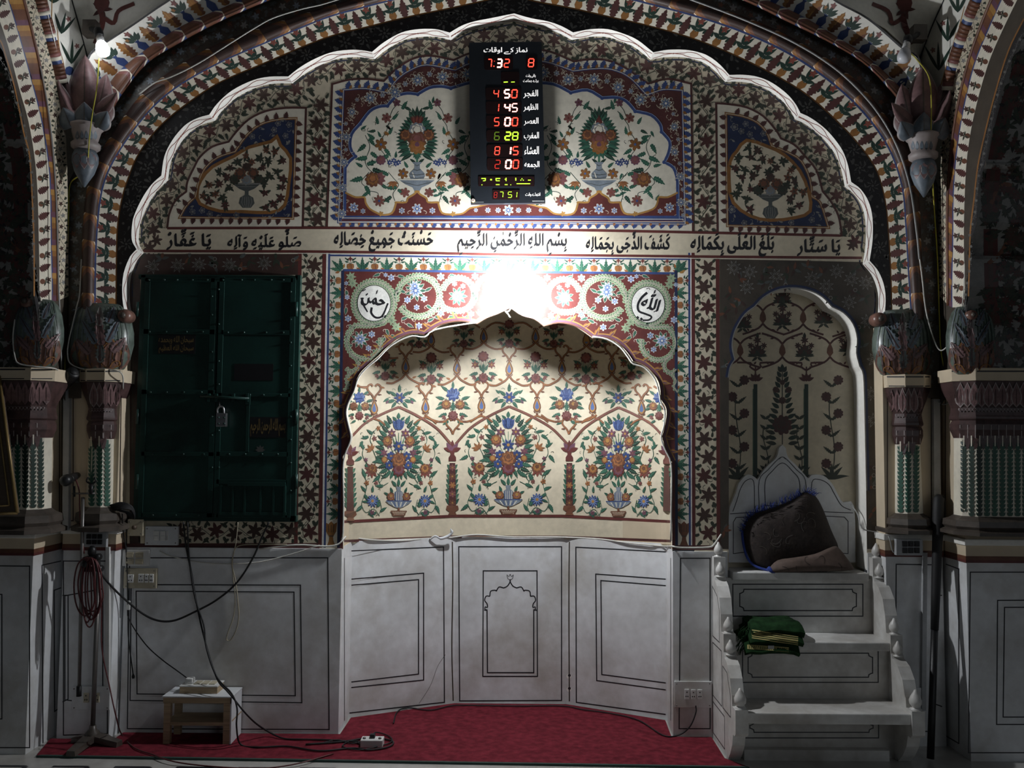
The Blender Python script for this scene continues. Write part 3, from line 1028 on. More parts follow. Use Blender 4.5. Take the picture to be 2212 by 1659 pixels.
# brown roll with overlapping petal tips
def petal_roll(c, L, W, unit, body='brown', mid='amber', tip='gold', edge='ivory', rim=None, flip=False):
    k = max(1, round(L / unit)); u = L / k
    X = lambda x: (L - x) if flip else x
    for i in range(k):
        x = i * u
        def shp(a, b, w):
            return [(X(x + a), W * (.5 - w)), (X(x + b * .72 + a * .28), W * (.5 - w * .96)), (X(x + b), W * .5), (X(x + b * .72 + a * .28), W * (.5 + w * .96)), (X(x + a), W * (.5 + w))]
        def scale_(b, m_, lv, a=0.0, sharp=.34):
            vv = [.5 - .5 * math.cos(math.pi * j / 16) for j in range(17)]
            ends = [b - u * sharp * abs(2 * v - 1) ** 1.6 for v in vv]
            for q_ in range(4):
                c.quads([(X(x + a + (e - a) * q_ / 4), W * v) for v, e in zip(vv, ends)], [(X(x + a + (e - a) * (q_ + 1) / 4), W * v) for v, e in zip(vv, ends)], m_, lv)
        if rim:
            scale_(u * 1.30, rim, 1)
            scale_(u * 1.22, edge, 2)
            scale_(u * 1.10, tip, 3)
        else:
            scale_(u * 1.26, edge, 1); scale_(u * 1.20, tip, 3)
        scale_(u * .98, mid, 4)
        scale_(u * .80, body, 5)

mb = MB()
for A_, B_, fl in ((LF_L, R1_L, False), (LF_R, R1_R, True)):
    bd = Band(A_, B_, -0.13, -0.14, 30, bulge=0.035)
    c = bd.geo(mb, 'paint_brown', 16)
    petal_roll(c, bd.L, 30, 58, body='darkbrown', mid='brown', tip='amber', edge='ivory', flip=fl)
mb.build('trim_petal_roll', kind='structure')

# dark floral ring up to the corners
mb = MB()
YD = -0.14
cornL = [(148, 860), (148, 640), (146, 400), (178, 330), (205, 290)]
cornR = [(2030, 860), (2028, 640), (2026, 400), (2000, 330), (1985, 290)]
for side, r1, r2, corn, sd in (('L', R1_L, R2I_L, cornL, 5), ('R', R1_R[::-1], R2I_R[::-1], cornR, 6)):
    loop = [(p[0], p[1]) for p in r1] + [(p[0], p[1]) for p in r2[::-1]] + [(x, y) for x, y in corn[::-1]] + [(r1[0][0], 860)]
    mb.region([onY(x, y, YD) for x, y in loop], [], 'paint_umber')
    c = Canvas(mb, planeY(YD), base=0.0007)
    lp = loop
    c.clip = lambda q, lp=lp: all(inside(lp, x, y) for x, y in q[::2])
    r2e = [Vector(corn[0]), Vector(corn[1]), Vector(corn[2]), Vector(corn[4])] + [Vector(p) for p in r2]
    mid = between(r1, r2e, .5, 80)
    c.vine(mid, 44, 30, 'black', 'slate', ['pewter', 'flowerdark', 'grey'], seed=sd, r=9, petals=(5, 6), lw=1.0)
    c.vine(between(r1, r2e, .2, 80), 24, 34, 'black', 'slate', ['slate', 'brown'], seed=sd + 30, r=7, petals=(5,), lw=.8, amp=.15)
    c.vine(between(r1, r2e, .8, 80), 24, 34, 'black', 'slate', ['slate', 'brown'], seed=sd + 40, r=7, petals=(5,), lw=.8, amp=.15)
mb.build('trim_dark_ring', kind='structure')

# upper blue and brown roll
mb = MB()
for A_, B_, fl in ((R2I_L, R2O_L, False), (R2I_R, R2O_R, True)):
    bd = Band(A_, B_, -0.16, -0.17, 32, bulge=0.04)
    c = bd.geo(mb, 'paint_blue', 16)
    petal_roll(c, bd.L, 32, 47, body='brown', mid='rose', tip='ivory', edge='blue', rim='blue', flip=fl)
    A2 = [bd.at(bd.L * i / 80, 0) for i in range(81)]
    mb.strip(A2, [p + Vector((0, .03, 0)) for p in A2], 'paint_umber')
mb.build('trim_upper_roll', kind='structure')

# acanthus border leaning into the vault
def acanthus(c, L, W, unit, flip=False):
    k = max(1, round(L / unit)); u = L / k
    for i in range(k):
        x = (i + .3) * u
        c.leaf(x, .02 * W, math.pi / 2, W * .80, u * .46, 'amber', 2, jag=3, rib='gold')
        c.leaf(x + 2, .04 * W, math.pi / 2 - .25, W * .62, u * .22, 'brown', 4, jag=2)
        x = (i + .8) * u
        c.poly([(x - .12 * u, 0), (x - .17 * u, .2 * W), (x - .05 * u, .36 * W), (x - .09 * u, .44 * W), (x + .09 * u, .44 * W), (x + .05 * u, .36 * W), (x + .17 * u, .2 * W), (x + .12 * u, 0)], 'blue', 2)
        for dx, ln in ((-.3, .34), (0, .46), (.3, .34), (-.15, .42), (.18, .4)):
            c.leaf(x + dx * u * .3, .42 * W, math.pi / 2 - dx * 2.2, W * ln, u * .13, 'darkgreen', 3, jag=0, bend=.2 * (1 if dx < 0 else -1))
        c.bloom(x, .80 * W, u * .12, 5, 'rose', lvl=5, point=.6)
        c.bloom(x - .2 * u, .62 * W, u * .08, 5, 'amber', lvl=5, point=.6)

mb = MB()
for A_, B_ in ((R2O_L, VL_L), (R2O_R, VL_R)):
    bd = Band(A_, B_, -0.17, -0.27, 50)
    c = bd.geo(mb, 'vault_white', 3)
    acanthus(c, bd.L, 50, 58)
    c.stroke([(bd.L * i / 120, 49) for i in range(121)], 3.4, 'paint_black', 4)
mb.build('trim_acanthus', kind='structure')
# ================================================================ painting of the flat wall
C = WALL
V = lambda pts: [Vector(p) for p in pts]
# --- tympanum panels
CP_OUT = [V([(706, 494), (717.6, 181.6)]), smooth2([(717.6, 181.6), (755, 172), (793, 170.5), (829, 175)], 4), smooth2([(829, 175), (857, 148), (894, 126), (932, 120.5), (980, 129.7)], 4),
          smooth2([(980, 129.7), (1015, 115), (1060, 108), (1108, 92)], 4), smooth2([(1108, 92), (1150, 104), (1190, 112), (1239, 132.5)], 4), smooth2([(1239, 132.5), (1276, 128), (1313, 130.7), (1350, 146), (1400, 180.7)], 4),
          smooth2([(1400, 180.7), (1443, 170.5), (1493, 180.7)], 4), V([(1493, 180.7), (1497, 502)])]
CP_IN = [V([(731, 480), (742, 194)]), smooth2([(742, 194), (789, 191), (837, 200)], 4), smooth2([(837, 200), (857, 172), (885, 152), (922, 140), (984, 151)], 4), smooth2([(984, 151), (1015, 137), (1060, 130), (1108, 116)], 4),
         smooth2([(1108, 116), (1150, 128), (1190, 136), (1239, 153)], 4), smooth2([(1239, 153), (1285, 148), (1322, 150), (1360, 167), (1397, 205)], 4), smooth2([(1397, 205), (1433, 193), (1474, 195)], 4), V([(1474, 195), (1480, 484)])]
CP_CR = [V([(745, 470), (746, 363)]), smooth2([(746, 363), (754, 350), (768, 338)], 3), smooth2([(768, 338), (757, 318), (760, 290), (778, 268)], 3), smooth2([(778, 268), (799, 241), (818, 231), (837, 229)], 3),
         smooth2([(837, 229), (856, 209), (879, 202), (902.5, 204)], 3), smooth2([(902.5, 204), (928, 190), (953, 187), (974, 191)], 3), smooth2([(974, 191), (1020, 178), (1060, 178), (1104, 166)], 3),
         smooth2([(1104, 166), (1150, 178), (1195, 182), (1233, 200.6)], 3), smooth2([(1233, 200.6), (1269, 195), (1300.5, 212)], 3), smooth2([(1300.5, 212), (1332, 211), (1353, 219.6), (1372, 240.7)], 3),
         smooth2([(1372, 240.7), (1406, 249), (1425, 268), (1429, 285)], 3), smooth2([(1429, 285), (1446, 306), (1444, 329), (1434.5, 350.4)], 3), smooth2([(1434.5, 350.4), (1454.5, 363), (1463, 388)], 3), V([(1463, 388), (1464, 474)])]
cat = lambda segs: [tuple(p) for s_ in segs for p in s_[:-1]] + [tuple(segs[-1][-1])]
cpo, cpi, cpc = cat(CP_OUT), cat(CP_IN), cat(CP_CR)
C.poly(cpo, 'ivory', 0)
C.frame(cpo, 4.5, 'darkred', 3)
C.poly(cpi, 'maroon2', 1)
C.frame(cpi, 5.0, 'blue', 3); C.frame(cpi, 1.3, 'ivory', 4)
C.poly(cpc, 'ivory', 2)
C.stroke(cpc, 5.5, 'blue', 4); C.stroke(offset_path(cpc, 3.4), 1.0, 'paleblue', 5)
for s_ in CP_CR[1:-1]:
    C.disc(s_[-1][0], s_[-1][1], 4.2, 'blue', 5, 8)
# lower edging lines
C.rect(731, 466, 1480, 481, 'blue', 4); C.quads([Vector((738, 470)), Vector((1476, 473))], [Vector((738, 471.4)), Vector((1476, 474.4))], 'ivory', 5); C.quads([Vector((738, 473.5)), Vector((1476, 476.5))], [Vector((738, 477)), Vector((1476, 480))], 'maroon', 5)
C.rect(732, 478.5, 1480, 480, 'ivory', 6)
# leaf border of the centre panel
def leaf_row(path, step, L_, W_, mat, side=-1, lvl=3, ang=0.25, acc=None):
    n = max(1, round(plen(path) / step)); st = plen(path) / n
    for i in range(n):
        p, a = at_path(path, st * (i + .5))
        C.leaf(p.x, p.y, a + side * math.pi / 2 + ang, L_, W_, mat, lvl, jag=2)
        if acc:
            C.leaf(p.x + math.cos(a) * 4, p.y + math.sin(a) * 4, a + side * math.pi / 2 + .5, L_ * .55, W_ * .4, acc, lvl + 1)
for s_ in CP_IN:
    leaf_row(s_, 17.5, 19, 16, 'blue', -1, acc='amber')
leaf_row(V([(1480, 482), (732, 481)]), 19.6, 13, 15, 'blue', -1, acc='orange')
# maroon band flowers: white outlined blossoms and scrolls
def outline_flower(c, x, y, r, n=6, rot=0.0, fill='paleblue', core='blue', edge='ivory', lvl=4):
    c.bloom(x, y, r, n, edge, lvl=lvl, rot=rot, deep=.5)
    c.bloom(x, y, r * .86, n, fill, lvl=lvl + 1, rot=rot, deep=.45)
    c.bloom(x, y, r * .55, n, core, lvl=lvl + 2, rot=rot, deep=.4, point=.5)
    c.disc(x, y, r * .2, edge, lvl + 4, 7)
mid = []
for a_, b_ in zip(CP_IN, CP_CR):
    pass
midp = between(cpi, cpc, .5, 120)
L_ = plen(midp); nfl = 44
rg = random.Random(8)
for i in range(nfl):
    p, a = at_path(midp, L_ * (i + .5) / nfl)
    w = 8 if not 9 < i < 35 else 11
    if i % 2 == 0:
        outline_flower(C, p.x, p.y, w * 1.25, 8, rot=i, fill='pewter', core='blue2', lvl=5)
    else:
        outline_flower(C, p.x + math.sin(a) * 4, p.y - math.cos(a) * 4, w * .62, 6, rot=i, fill='pewter', core='blue2', lvl=5)
    for t in range(8):
        aa = rg.uniform(0, 6.28)
        C.curl(p.x + math.cos(aa) * w, p.y + math.sin(aa) * w, aa + rg.uniform(-.5, .5), w * 1.6, 'cream2', 4, turn=rg.choice((-1, 1)), w=1.1)
# bottom cartouches
def cartouche(cx, fl):
    pts = [(-156, 416), (-132, 425), (-114, 424), (-112, 436), (-103, 452), (-78, 464), (-54, 460), (-46, 440), (-46, 437), (-24, 437), (-20, 428), (-7, 420), (0, 413)]
    left = smooth2([(cx + x, y) for x, y in pts], 3)
    right = smooth2([(cx - x, y) for x, y in pts if x > -79 and True][::-1], 3)
    return left, right
for cx in (901, 1294):
    l, r_ = cartouche(cx, 1)
    lpart = [p for p in l if p.x > cx - 80]
    C.poly([tuple(p) for p in lpart] + [tuple(p) for p in r_] + [(cx + 78, 466), (cx - 78, 466)], 'maroon', 3)
    C.stroke(lpart, 4, 'gold', 5); C.stroke(r_, 4, 'gold', 5)
    outline_flower(C, cx, 451, 12, 7, rot=.3, lvl=5); outline_flower(C, cx - 33, 455, 7, 6, lvl=5); outline_flower(C, cx + 33, 455, 7, 6, lvl=5)
    C.bloom(cx - 78, 462, 6, 5, 'gold', lvl=5); C.bloom(cx + 78, 462, 6, 5, 'gold', lvl=5)
    for sx in (-1, 1):
        C.curl(cx + sx * 14, 455, 0 if sx > 0 else math.pi, 15, 'ivory', 4, turn=sx, w=1.1)
for (x0, x1, sx) in ((746, 823, 1), (1464, 1372, -1)):
    e = smooth2([(x0, 416), (x0 + 22 * sx, 426), (x0 + 41 * sx, 426), (x0 + 44 * sx, 438), (x0 + 54 * sx, 452), (x1, 464)], 3)
    C.poly([tuple(p) for p in e] + [(x1, 467), (x0, 467)], 'maroon', 3); C.stroke(e, 4, 'gold', 5)
    outline_flower(C, x0 + 18 * sx, 448, 11, 7, lvl=5); outline_flower(C, x0 + 38 * sx, 456, 6, 6, lvl=5)
e = smooth2([(979, 464), (1000, 461), (1015, 450), (1030, 447), (1060, 440), (1098, 438), (1136, 440), (1166, 447), (1181, 450), (1196, 461), (1217, 464)], 3)
C.poly([tuple(p) for p in e] + [(1217, 467), (979, 467)], 'maroon', 3); C.stroke(e, 3.4, 'gold', 5)
for dx, r_ in ((0, 15), (-44, 8), (44, 8), (-22, 8), (22, 8), (-70, 6), (70, 6)):
    outline_flower(C, 1098 + dx, 454, r_ * .8, 7, lvl=5)

# vase bouquet of the tympanum
def tymp_bouquet(cx, flip, top='rose'):
    s = -1 if flip else 1
    X = lambda d: cx + d * s
    # foliage cone
    for i in range(15):
        for sg in (-1, 1):
            t = i / 14
            y = 242 + 76 * t; w = 3 + 42 * math.sin(math.pi * min(1, .03 + .82 * t))
            C.leaf(X(sg * w * .45), y + 14, math.pi / 2 * -1 + sg * s * (.35 + 1.6 * t), 18 + 12 * t, 10, 'green' if i % 2 else 'darkgreen', 4, bend=.2 * sg * s, rib='green2')
    for a in (-.5, -.25, 0, .25, .5):
        C.leaf(X(a * 10), 262, -math.pi / 2 + a * s, 34 - 14 * abs(a), 10, 'darkgreen', 3, rib='green2')
    for a in (-1.1, -.7, -.35, 0, .35, .7, 1.1):
        C.leaf(X(a * 8), 322, math.pi / 2 + a * .9, 24, 9, 'green', 4, rib='green2')
    for k in range(7):
        C.leaf(X((k - 3) * 2.2), 268, -math.pi / 2 + (k - 3) * .13, 20, 5, 'red' if k % 2 else 'maroon', 6)
    for k, (dx, dy, r_, ms) in enumerate(((0, 283, 19, ('pewter', 'ivory', 'grey', 'ivory')), (-25, 292, 13, ('brown', 'orange', 'brown')), (25, 292, 13, ('brown', 'orange', 'brown')), (0, 303, 21, ('brown', 'rose', 'brown', 'rose')), (0, 316, 18, ('amber', 'orange', 'amber', 'orange', 'purple')))):
        C.rosette(X(dx), dy, r_, ms, lvl=7 + k)
    C.stroke([(cx, 330), (cx, 352)], 5, 'green2', 4)
    for sg in (-1, 1):
        C.leaf(X(3 * sg), 352, -.6 if sg * s > 0 else math.pi + .6, 16, 6, 'darkgreen', 5)
    # vase and dish
    prof = [(9, 350), (9, 353), (6, 355), (6, 364), (10, 368), (16, 374), (17, 380), (14, 387), (9, 391)]
    C.poly([(cx - w, y) for w, y in prof] + [(cx + w, y) for w, y in prof[::-1]], 'pewter', 6)
    for y, w in ((356, 5), (366, 8), (376, 16), (383, 15)):
        C.stroke([(cx - w, y), (cx, y + 2.5), (cx + w, y)], 1.2, 'slate', 9)
    C.stroke([(cx - 10, 372), (cx - 6, 384)], 2, 'ivory', 9)
    C.poly([(cx - 40, 388), (cx + 40, 388), (cx + 26, 398), (cx + 10, 405), (cx + 6, 412), (cx - 6, 412), (cx - 10, 405), (cx - 26, 398)], 'pewter', 7)
    C.stroke([(cx - 40, 388), (cx + 40, 388)], 2.2, 'ivory', 9); C.stroke([(cx - 30, 394), (cx, 401), (cx + 30, 394)], 1.2, 'slate', 9)
    C.disc(cx, 414, 6, 'gold', 8, 10, ry=3)
    # vines either side
    for sg in (-1, 1):
        q = lambda dx, dy: (X(dx * sg), dy)
        A = lambda a: a if sg * s > 0 else math.pi - a
        for pts in ([(48, 434), (52, 418), (40, 400), (50, 386), (62, 372)], [(70, 372), (96, 372), (112, 350), (102, 318), (112, 292)], [(60, 362), (66, 340), (80, 320), (78, 302)], [(78, 302), (66, 282), (62, 268), (40, 240)], [(104, 420), (112, 404), (120, 392), (104, 372)], [(92, 438), (84, 418), (106, 412)], [(22, 236), (40, 226), (52, 236), (58, 250)]):
            C.stroke([q(*p) for p in pts], 1.5, 'darkgreen', 3, sm=4)
        for (dx, dy, r_, n_, m_, cc) in ((30, 375, 12, 6, 'amber', 'blue2'), (78, 312, 14, 6, 'amber', 'blue2'), (82, 434, 13, 8, 'rose', 'blue'), (26, 416, 11, 6, 'rose', 'red'), (66, 255, 11, 6, 'rose', 'maroon'), (44, 222, 9, 5, 'purple', 'maroon')):
            C.bloom(*q(dx, dy), r_, n_, 'brown', lvl=5, rot=.2, deep=.55)
            C.bloom(*q(dx, dy), r_ * .85, n_, m_, cc, lvl=6, rot=.2, deep=.5, vein='brown')
        C.rosette(*q(78, 346), 11, ('purple', 'rose', 'purple', 'rose'), 5)
        C.rosette(*q(96, 388), 17, ('brown', 'amber', 'brown', 'orange'), 5)
        for a in (-.9, -.3, .3, .9):
            C.leaf(*q(86, 386), A(math.pi + a) , 19, 12, 'rose', 5, rib='purple')
        for dx, dy in ((40, 351), (50, 347), (59, 351), (46, 354)):
            C.bloom(*q(dx, dy), 6, 6, 'blue', 'ivory', lvl=6)
        C.lily(*q(52, 392), A(1.57), 17, 'orange', 5, edge='brown'); C.lily(*q(64, 286), A(.9), 10, 'amber', 5)
        for (dx, dy, a, l_) in ((108, 340, .3, 22), (108, 356, 3.6, 20), (96, 366, 2.9, 22), (112, 312, .9, 20), (104, 300, 2.4, 18), (118, 384, .4, 24), (112, 402, 2.2, 20), (106, 415, .8, 16), (100, 330, 2.6, 19), (62, 336, .5, 20), (70, 322, 2.4, 18), (92, 300, -.5, 17), (60, 290, -1.9, 15), (44, 404, .2, 22), (42, 410, 2.7, 17), (56, 424, .8, 18), (62, 378, -.4, 18), (84, 268, -1.2, 15), (52, 258, -2.2, 15), (32, 236, -2.0, 18), (90, 282, .3, 14), (26, 232, 2.8, 14), (20, 362, -.9, 14), (118, 360, -.4, 15), (66, 406, -.5, 16)):
            C.leaf(*q(dx, dy), A(a), l_ * 1.2, l_ * .58, 'green' if (dx + dy) % 3 else 'darkgreen', 4, bend=.15, rib='green2', jag=2)
        rg2 = random.Random(5)
        for i in range(70):
            dx, dy = rg2.uniform(20, 128), rg2.uniform(222, 440)
            if abs(dx) < 44 and 250 < dy < 340: continue
            if dx > 95 and dy < 270 or dx > 70 and dy < 240: continue
            C.curl(*q(dx, dy), A(rg2.uniform(0, 6.3)), 13, 'darkgreen', 2, turn=rg2.choice((-1, 1)), w=1.4)
            if i % 3 == 0: C.leaf(*q(dx, dy), A(rg2.uniform(0, 6.3)), 15, 7, 'green', 2, jag=2)
tymp_bouquet(901, False); tymp_bouquet(1294, True)

# side panels of the tympanum
def side_panel(outer, inner, medal, cx, cy):
    C.poly(outer, 'ivory', 0); C.frame(outer, 4.5, 'darkred', 3)
    C.poly(inner, 'navy', 1); C.frame(inner, 5.5, 'amber', 3); C.frame(inner, 1, 'ivory', 4)
    C.poly(medal, 'cream', 2); C.frame(medal, 7, 'amber', 3)
    pth = inner + [inner[0]]
    for a, b in zip(pth, pth[1:]):
        d = Vector(b) - Vector(a)
        if d.length > 70:
            leaf_row(V([a, b]), 20, 15, 13, 'darkred', SGN[0], 4)
    cur = [Vector(p) for p in inner[:-2]]
    leaf_row(cur, 20, 16, 13, 'darkred', SGN[0], 4)
    # white blossoms on blue in the corners
    rg = random.Random(int(cx))
    n = 0
    xs = [p[0] for p in inner]; ys = [p[1] for p in inner]
    for i in range(900):
        x, y = rg.uniform(min(xs), max(xs)), rg.uniform(min(ys), max(ys))
        rr = rg.choice((9, 7, 5))
        ring = [(x + rr * 1.1 * math.cos(t), y + rr * 1.1 * math.sin(t)) for t in (0, 1.05, 2.1, 3.14, 4.2, 5.2)]
        if all(inside(inner, *p) and not inside(medal, p[0], p[1]) for p in ring) and all((x - u) ** 2 + (y - v) ** 2 > (rr + w + 1) ** 2 for u, v, w in used):
            used.append((x, y, rr)); n += 1
            if rr > 5:
                C.bloom(x, y, rr, 5, 'grey', lvl=4, deep=.6); C.bloom(x, y, rr * .78, 5, 'navy', lvl=5, deep=.6); C.bloom(x, y, rr * .5, 5, 'grey', lvl=6)
            else:
                C.curl(x - 4, y, rg.uniform(0, 6), 15, 'grey', 4, w=1.2, turn=rg.choice((-1, 1))); C.leaf(x, y, rg.uniform(0, 6), 9, 4, 'grey', 4)
        if n > 34:
            break
    # flower basket
    okm = lambda x, y, r_: all(inside(medal, x + r_ * math.cos(t), y + r_ * math.sin(t)) for t in (0, 1.05, 2.1, 3.14, 4.2, 5.2))
    by = cy
    C.poly([(cx - 30, by), (cx + 30, by), (cx + 16, by + 11), (cx + 4, by + 16), (cx + 4, by + 24), (cx + 14, by + 30), (cx + 17, by + 42), (cx + 9, by + 52), (cx - 9, by + 52), (cx - 17, by + 42), (cx - 14, by + 30), (cx - 4, by + 24), (cx - 4, by + 16), (cx - 16, by + 11)], 'slate', 5)
    for dx in (-11, -5, 0, 5, 11):
        C.stroke([(cx + dx * .8, by + 28), (cx + dx, by + 40), (cx + dx * .6, by + 51)], 1.2, 'grey', 7)
    C.stroke([(cx - 30, by), (cx + 30, by)], 3, 'grey', 7); C.stroke([(cx - 20, by + 6), (cx + 20, by + 6)], 1.2, 'grey', 7)
    for dx, dy, r_, m_ in ((-26, -9, 12, 'leafdark'), (26, -9, 12, 'leafdark'), (0, -8, 12, 'grey'), (-14, -22, 13, 'brown'), (14, -22, 13, 'brown'), (0, -36, 10, 'flowerdark')):
        C.rosette(cx + dx, by + dy, r_, (m_, 'umber' if m_ != 'grey' else 'pewter', m_), 6)
    pts = []
    for i in range(1400):
        x, y = rg.uniform(min(xs), max(xs)), rg.uniform(min(ys), max(ys))
        if okm(x, y, 11) and all((x - u) ** 2 + (y - v) ** 2 > 17 ** 2 for u, v in pts) and not (abs(x - cx) < 34 and by - 44 < y < by + 56):
            pts.append((x, y))
            C.bloom(x, y, rg.uniform(8, 11), rg.choice((5, 6, 7)), rg.choice(('flowerdark', 'brown', 'leafdark', 'darkred')), 'umber', lvl=5, point=.7, rot=rg.random())
            for k in range(3):
                C.leaf(x, y, rg.uniform(0, 6.3), 15, 6, 'leafdark', 4)
            C.curl(x + 5, y - 5, rg.uniform(0, 6.3), 13, 'leafdark', 3, w=1.1)
used = []
SGN = [-1]
lp_o = cat([V([(361, 493), (363, 478)]), smooth2([(363, 478), (366, 461), (379, 433), (402, 414)], 3), smooth2([(402, 414), (405, 392), (420, 360), (432, 339), (458, 317), (494, 306)], 3), smooth2([(494, 306), (510, 285), (537, 258), (574, 240), (617, 233), (661, 233)], 3), V([(661, 233), (654, 495)])])
lp_i = cat([V([(388, 470), (390, 466)]), smooth2([(390, 466), (403, 444), (422, 425)], 3), smooth2([(422, 425), (430, 390), (444, 362), (470, 340), (508, 327)], 3), smooth2([(508, 327), (530, 296), (560, 270), (600, 258), (640, 256)], 3), V([(640, 256), (633, 472)])])
lp_m = [tuple(p) for p in smooth2([(432, 440), (426, 415), (434, 389), (459, 360), (506, 337), (538, 318), (585, 306), (598, 295), (606, 314), (628, 342), (624, 396), (615, 443), (585, 459), (522, 457), (475, 456)], 2, closed=True)]
side_panel(lp_o, lp_i, lp_m, 533, 397)
used = []
SGN = [1]
rp_o = cat([V([(1818, 511), (1817, 495)]), smooth2([(1817, 495), (1811, 466), (1796, 437), (1777, 413)], 3), smooth2([(1777, 413), (1763, 367), (1736, 334), (1715, 312), (1687, 299)], 3), smooth2([(1687, 299), (1676, 281), (1649, 251), (1613, 232), (1574, 225), (1547, 223)], 3), V([(1547, 223), (1550, 503)])])
rp_i = cat([V([(1790, 492), (1789, 488)]), smooth2([(1789, 488), (1772, 438), (1754, 425)], 3), smooth2([(1754, 425), (1750, 389), (1731, 348), (1700, 328), (1667, 315)], 3), smooth2([(1667, 315), (1657, 288), (1637, 265), (1605, 251), (1568, 245)], 3), V([(1568, 245), (1571, 488)])])
rp_m = [tuple(p) for p in smooth2([(1613, 303), (1592, 326), (1577, 349), (1575, 396), (1584, 438), (1620, 466), (1664, 476), (1719, 470), (1750, 456), (1747, 415), (1728, 369), (1694, 334), (1657, 316)], 2, closed=True)]
side_panel(rp_o, rp_i, rp_m, 1664, 420)

# --- border vines on the wall
fl = ['flowerdark', 'flowerdark', 'darkred']
bl = smooth2([(328, 552), (327, 500), (338, 455), (372, 408), (388, 350), (425, 302), (480, 274), (520, 228), (575, 208), (640, 198), (690, 150), (760, 146), (825, 142), (880, 102), (960, 100), (1020, 84), (1100, 72)], 4)
br = smooth2([(1106, 72), (1180, 84), (1230, 106), (1310, 104), (1370, 128), (1410, 154), (1490, 150), (1550, 190), (1612, 202), (1670, 225), (1705, 272), (1762, 318), (1792, 372), (1814, 428), (1838, 470), (1842, 540)], 4)
C.vine(bl, 44, 36, 'leafdark', 'leafdark', fl, seed=21, r=17, lw=1.4)
C.vine(br, 44, 36, 'leafdark', 'leafdark', fl, seed=22, r=17, lw=1.4)
C.stroke(offset_path(ARCH, -22), 3.5, 'navy', 1)
C.vine(V([(690, 205), (682, 492)]), 40, 42, 'leafdark', 'leafdark', fl, seed=23, r=18, lw=1.4)
C.vine(V([(1521, 195), (1524, 500)]), 40, 42, 'leafdark', 'leafdark', fl, seed=24, r=18, lw=1.4)

# --- the inscription band
top = [(330, 491), (700, 492), (1000, 495), (1250, 497), (1500, 502), (1855, 510)]
bot = [(310, 542), (660, 543), (900, 546), (1100, 550), (1500, 554), (1862, 557)]
C.quads(V([(x, y + 2) for x, y in resample(top, 20)]), V([(x, y) for x, y in resample(bot, 20)]), 'cream', 4)
C.stroke(resample([(361, 493)] + top[1:-1] + [(1816, 509)], 20), 5.5, 'maroon', 6)
C.stroke(resample(bot, 20), 5.5, 'maroon', 6); C.stroke([(x, y + 4) for x, y in resample(bot, 20)], 1.6, 'ivory', 6)
C.vine(V([(333, 500), (336, 540)]), 34, 40, 'leafdark', 'leafdark', fl, seed=25, r=14)
C.vine(V([(1836, 505), (1838, 553)]), 34, 40, 'leafdark', 'leafdark', fl, seed=26, r=13)
for t, x0, y0, x1, y1 in (('يَا سَتَّار', 1722, 514, 1814, 552), ('بَلَغَ العُلَى بِكَمَالِه', 1492, 507, 1671, 553), ('كَشَفَ الدُّجَى بِجَمَالِه', 1266, 506, 1447, 548), ('بِسْمِ اللهِ الرَّحْمٰنِ الرَّحِيمِ', 988, 501, 1224, 547), ('حَسُنَتْ جَمِيعُ خِصَالِه', 722, 500, 935, 543), ('صَلُّو عَلَيْهِ وَآلِه', 492, 501, 650, 540), ('يَا غَفَّارُ', 360, 500, 455, 539)):
    write(C, t, x0, y0, x1, y1, 'ink', 7, nib=(0.032, 0.046))

# --- frame of the niche
fx = lambda x, y: x - 9.5 * (y - 548) / 612          # left uprights lean a little
gx = lambda x, y: x + 1.5 * (y - 548) / 612
def upright(f, x0, x1, y0, y1, m_, lvl):
    C.quads([Vector((f(x0, y), y)) for y in (y0, (y0 + y1) / 2, y1)], [Vector((f(x1, y), y)) for y in (y0, (y0 + y1) / 2, y1)], m_, lvl)
C.poly([(fx(705, 548), 548), (1493, 556), (gx(1493, 1183), 1183), (fx(705, 1183), 1183)] , 'ivory', 0) if False else None
# cream field left and right, maroon spandrel cut to the scalloped opening
okopen = lambda: None
upright(fx, 703, 745, 548, 1183, 'ivory', 1); upright(gx, 1456, 1496, 552, 1183, 'ivory', 1)
C.quads(V([(705, 548), (1100, 552), (1494, 556)]), V([(705, 588), (1100, 590), (1494, 592)]), 'ivory', 1)
SP = [(741, 584), (1100, 588), (1460, 590), (gx(1459, 1186), 1186), (1453, 1186)] + [tuple(p) for p in NICHE[::-1]] + [(fx(743, 1186), 1186)]
SP = [(741, 584), (1100, 588), (1460, 590), (1461, 1186)] + [tuple(p) for p in NICHE[::-1]] + [(729, 1186), (735, 880)]
C.poly(SP, 'maroon', 2)
for f, xs, m_ in ((fx, (697, 705), 'maroon'), (fx, (705, 709), 'white'), (fx, (709, 713.5), 'blue'), (fx, (738, 744), 'navy'), (gx, (1493, 1500.5), 'maroon'), (gx, (1490.5, 1493.5), 'white'), (gx, (1486.5, 1491), 'blue'), (gx, (1457, 1463), 'navy')):
    upright(f, xs[0], xs[1], 546 if xs[0] < 738 or xs[0] > 1470 else 584, 1183, m_, 5)
C.quads(V([(709, 549.5), (1100, 554), (1491, 558)]), V([(709, 553.5), (1100, 558), (1491, 562)]), 'blue', 5)
C.quads(V([(741, 581), (1100, 585), (1460, 588)]), V([(741, 586), (1100, 590), (1460, 593)]), 'blue', 5)
C.quads(V([(705, 547), (1100, 551.5), (1493, 555.5)]), V([(705, 549.5), (1100, 554), (1493, 558)]), 'white', 5)
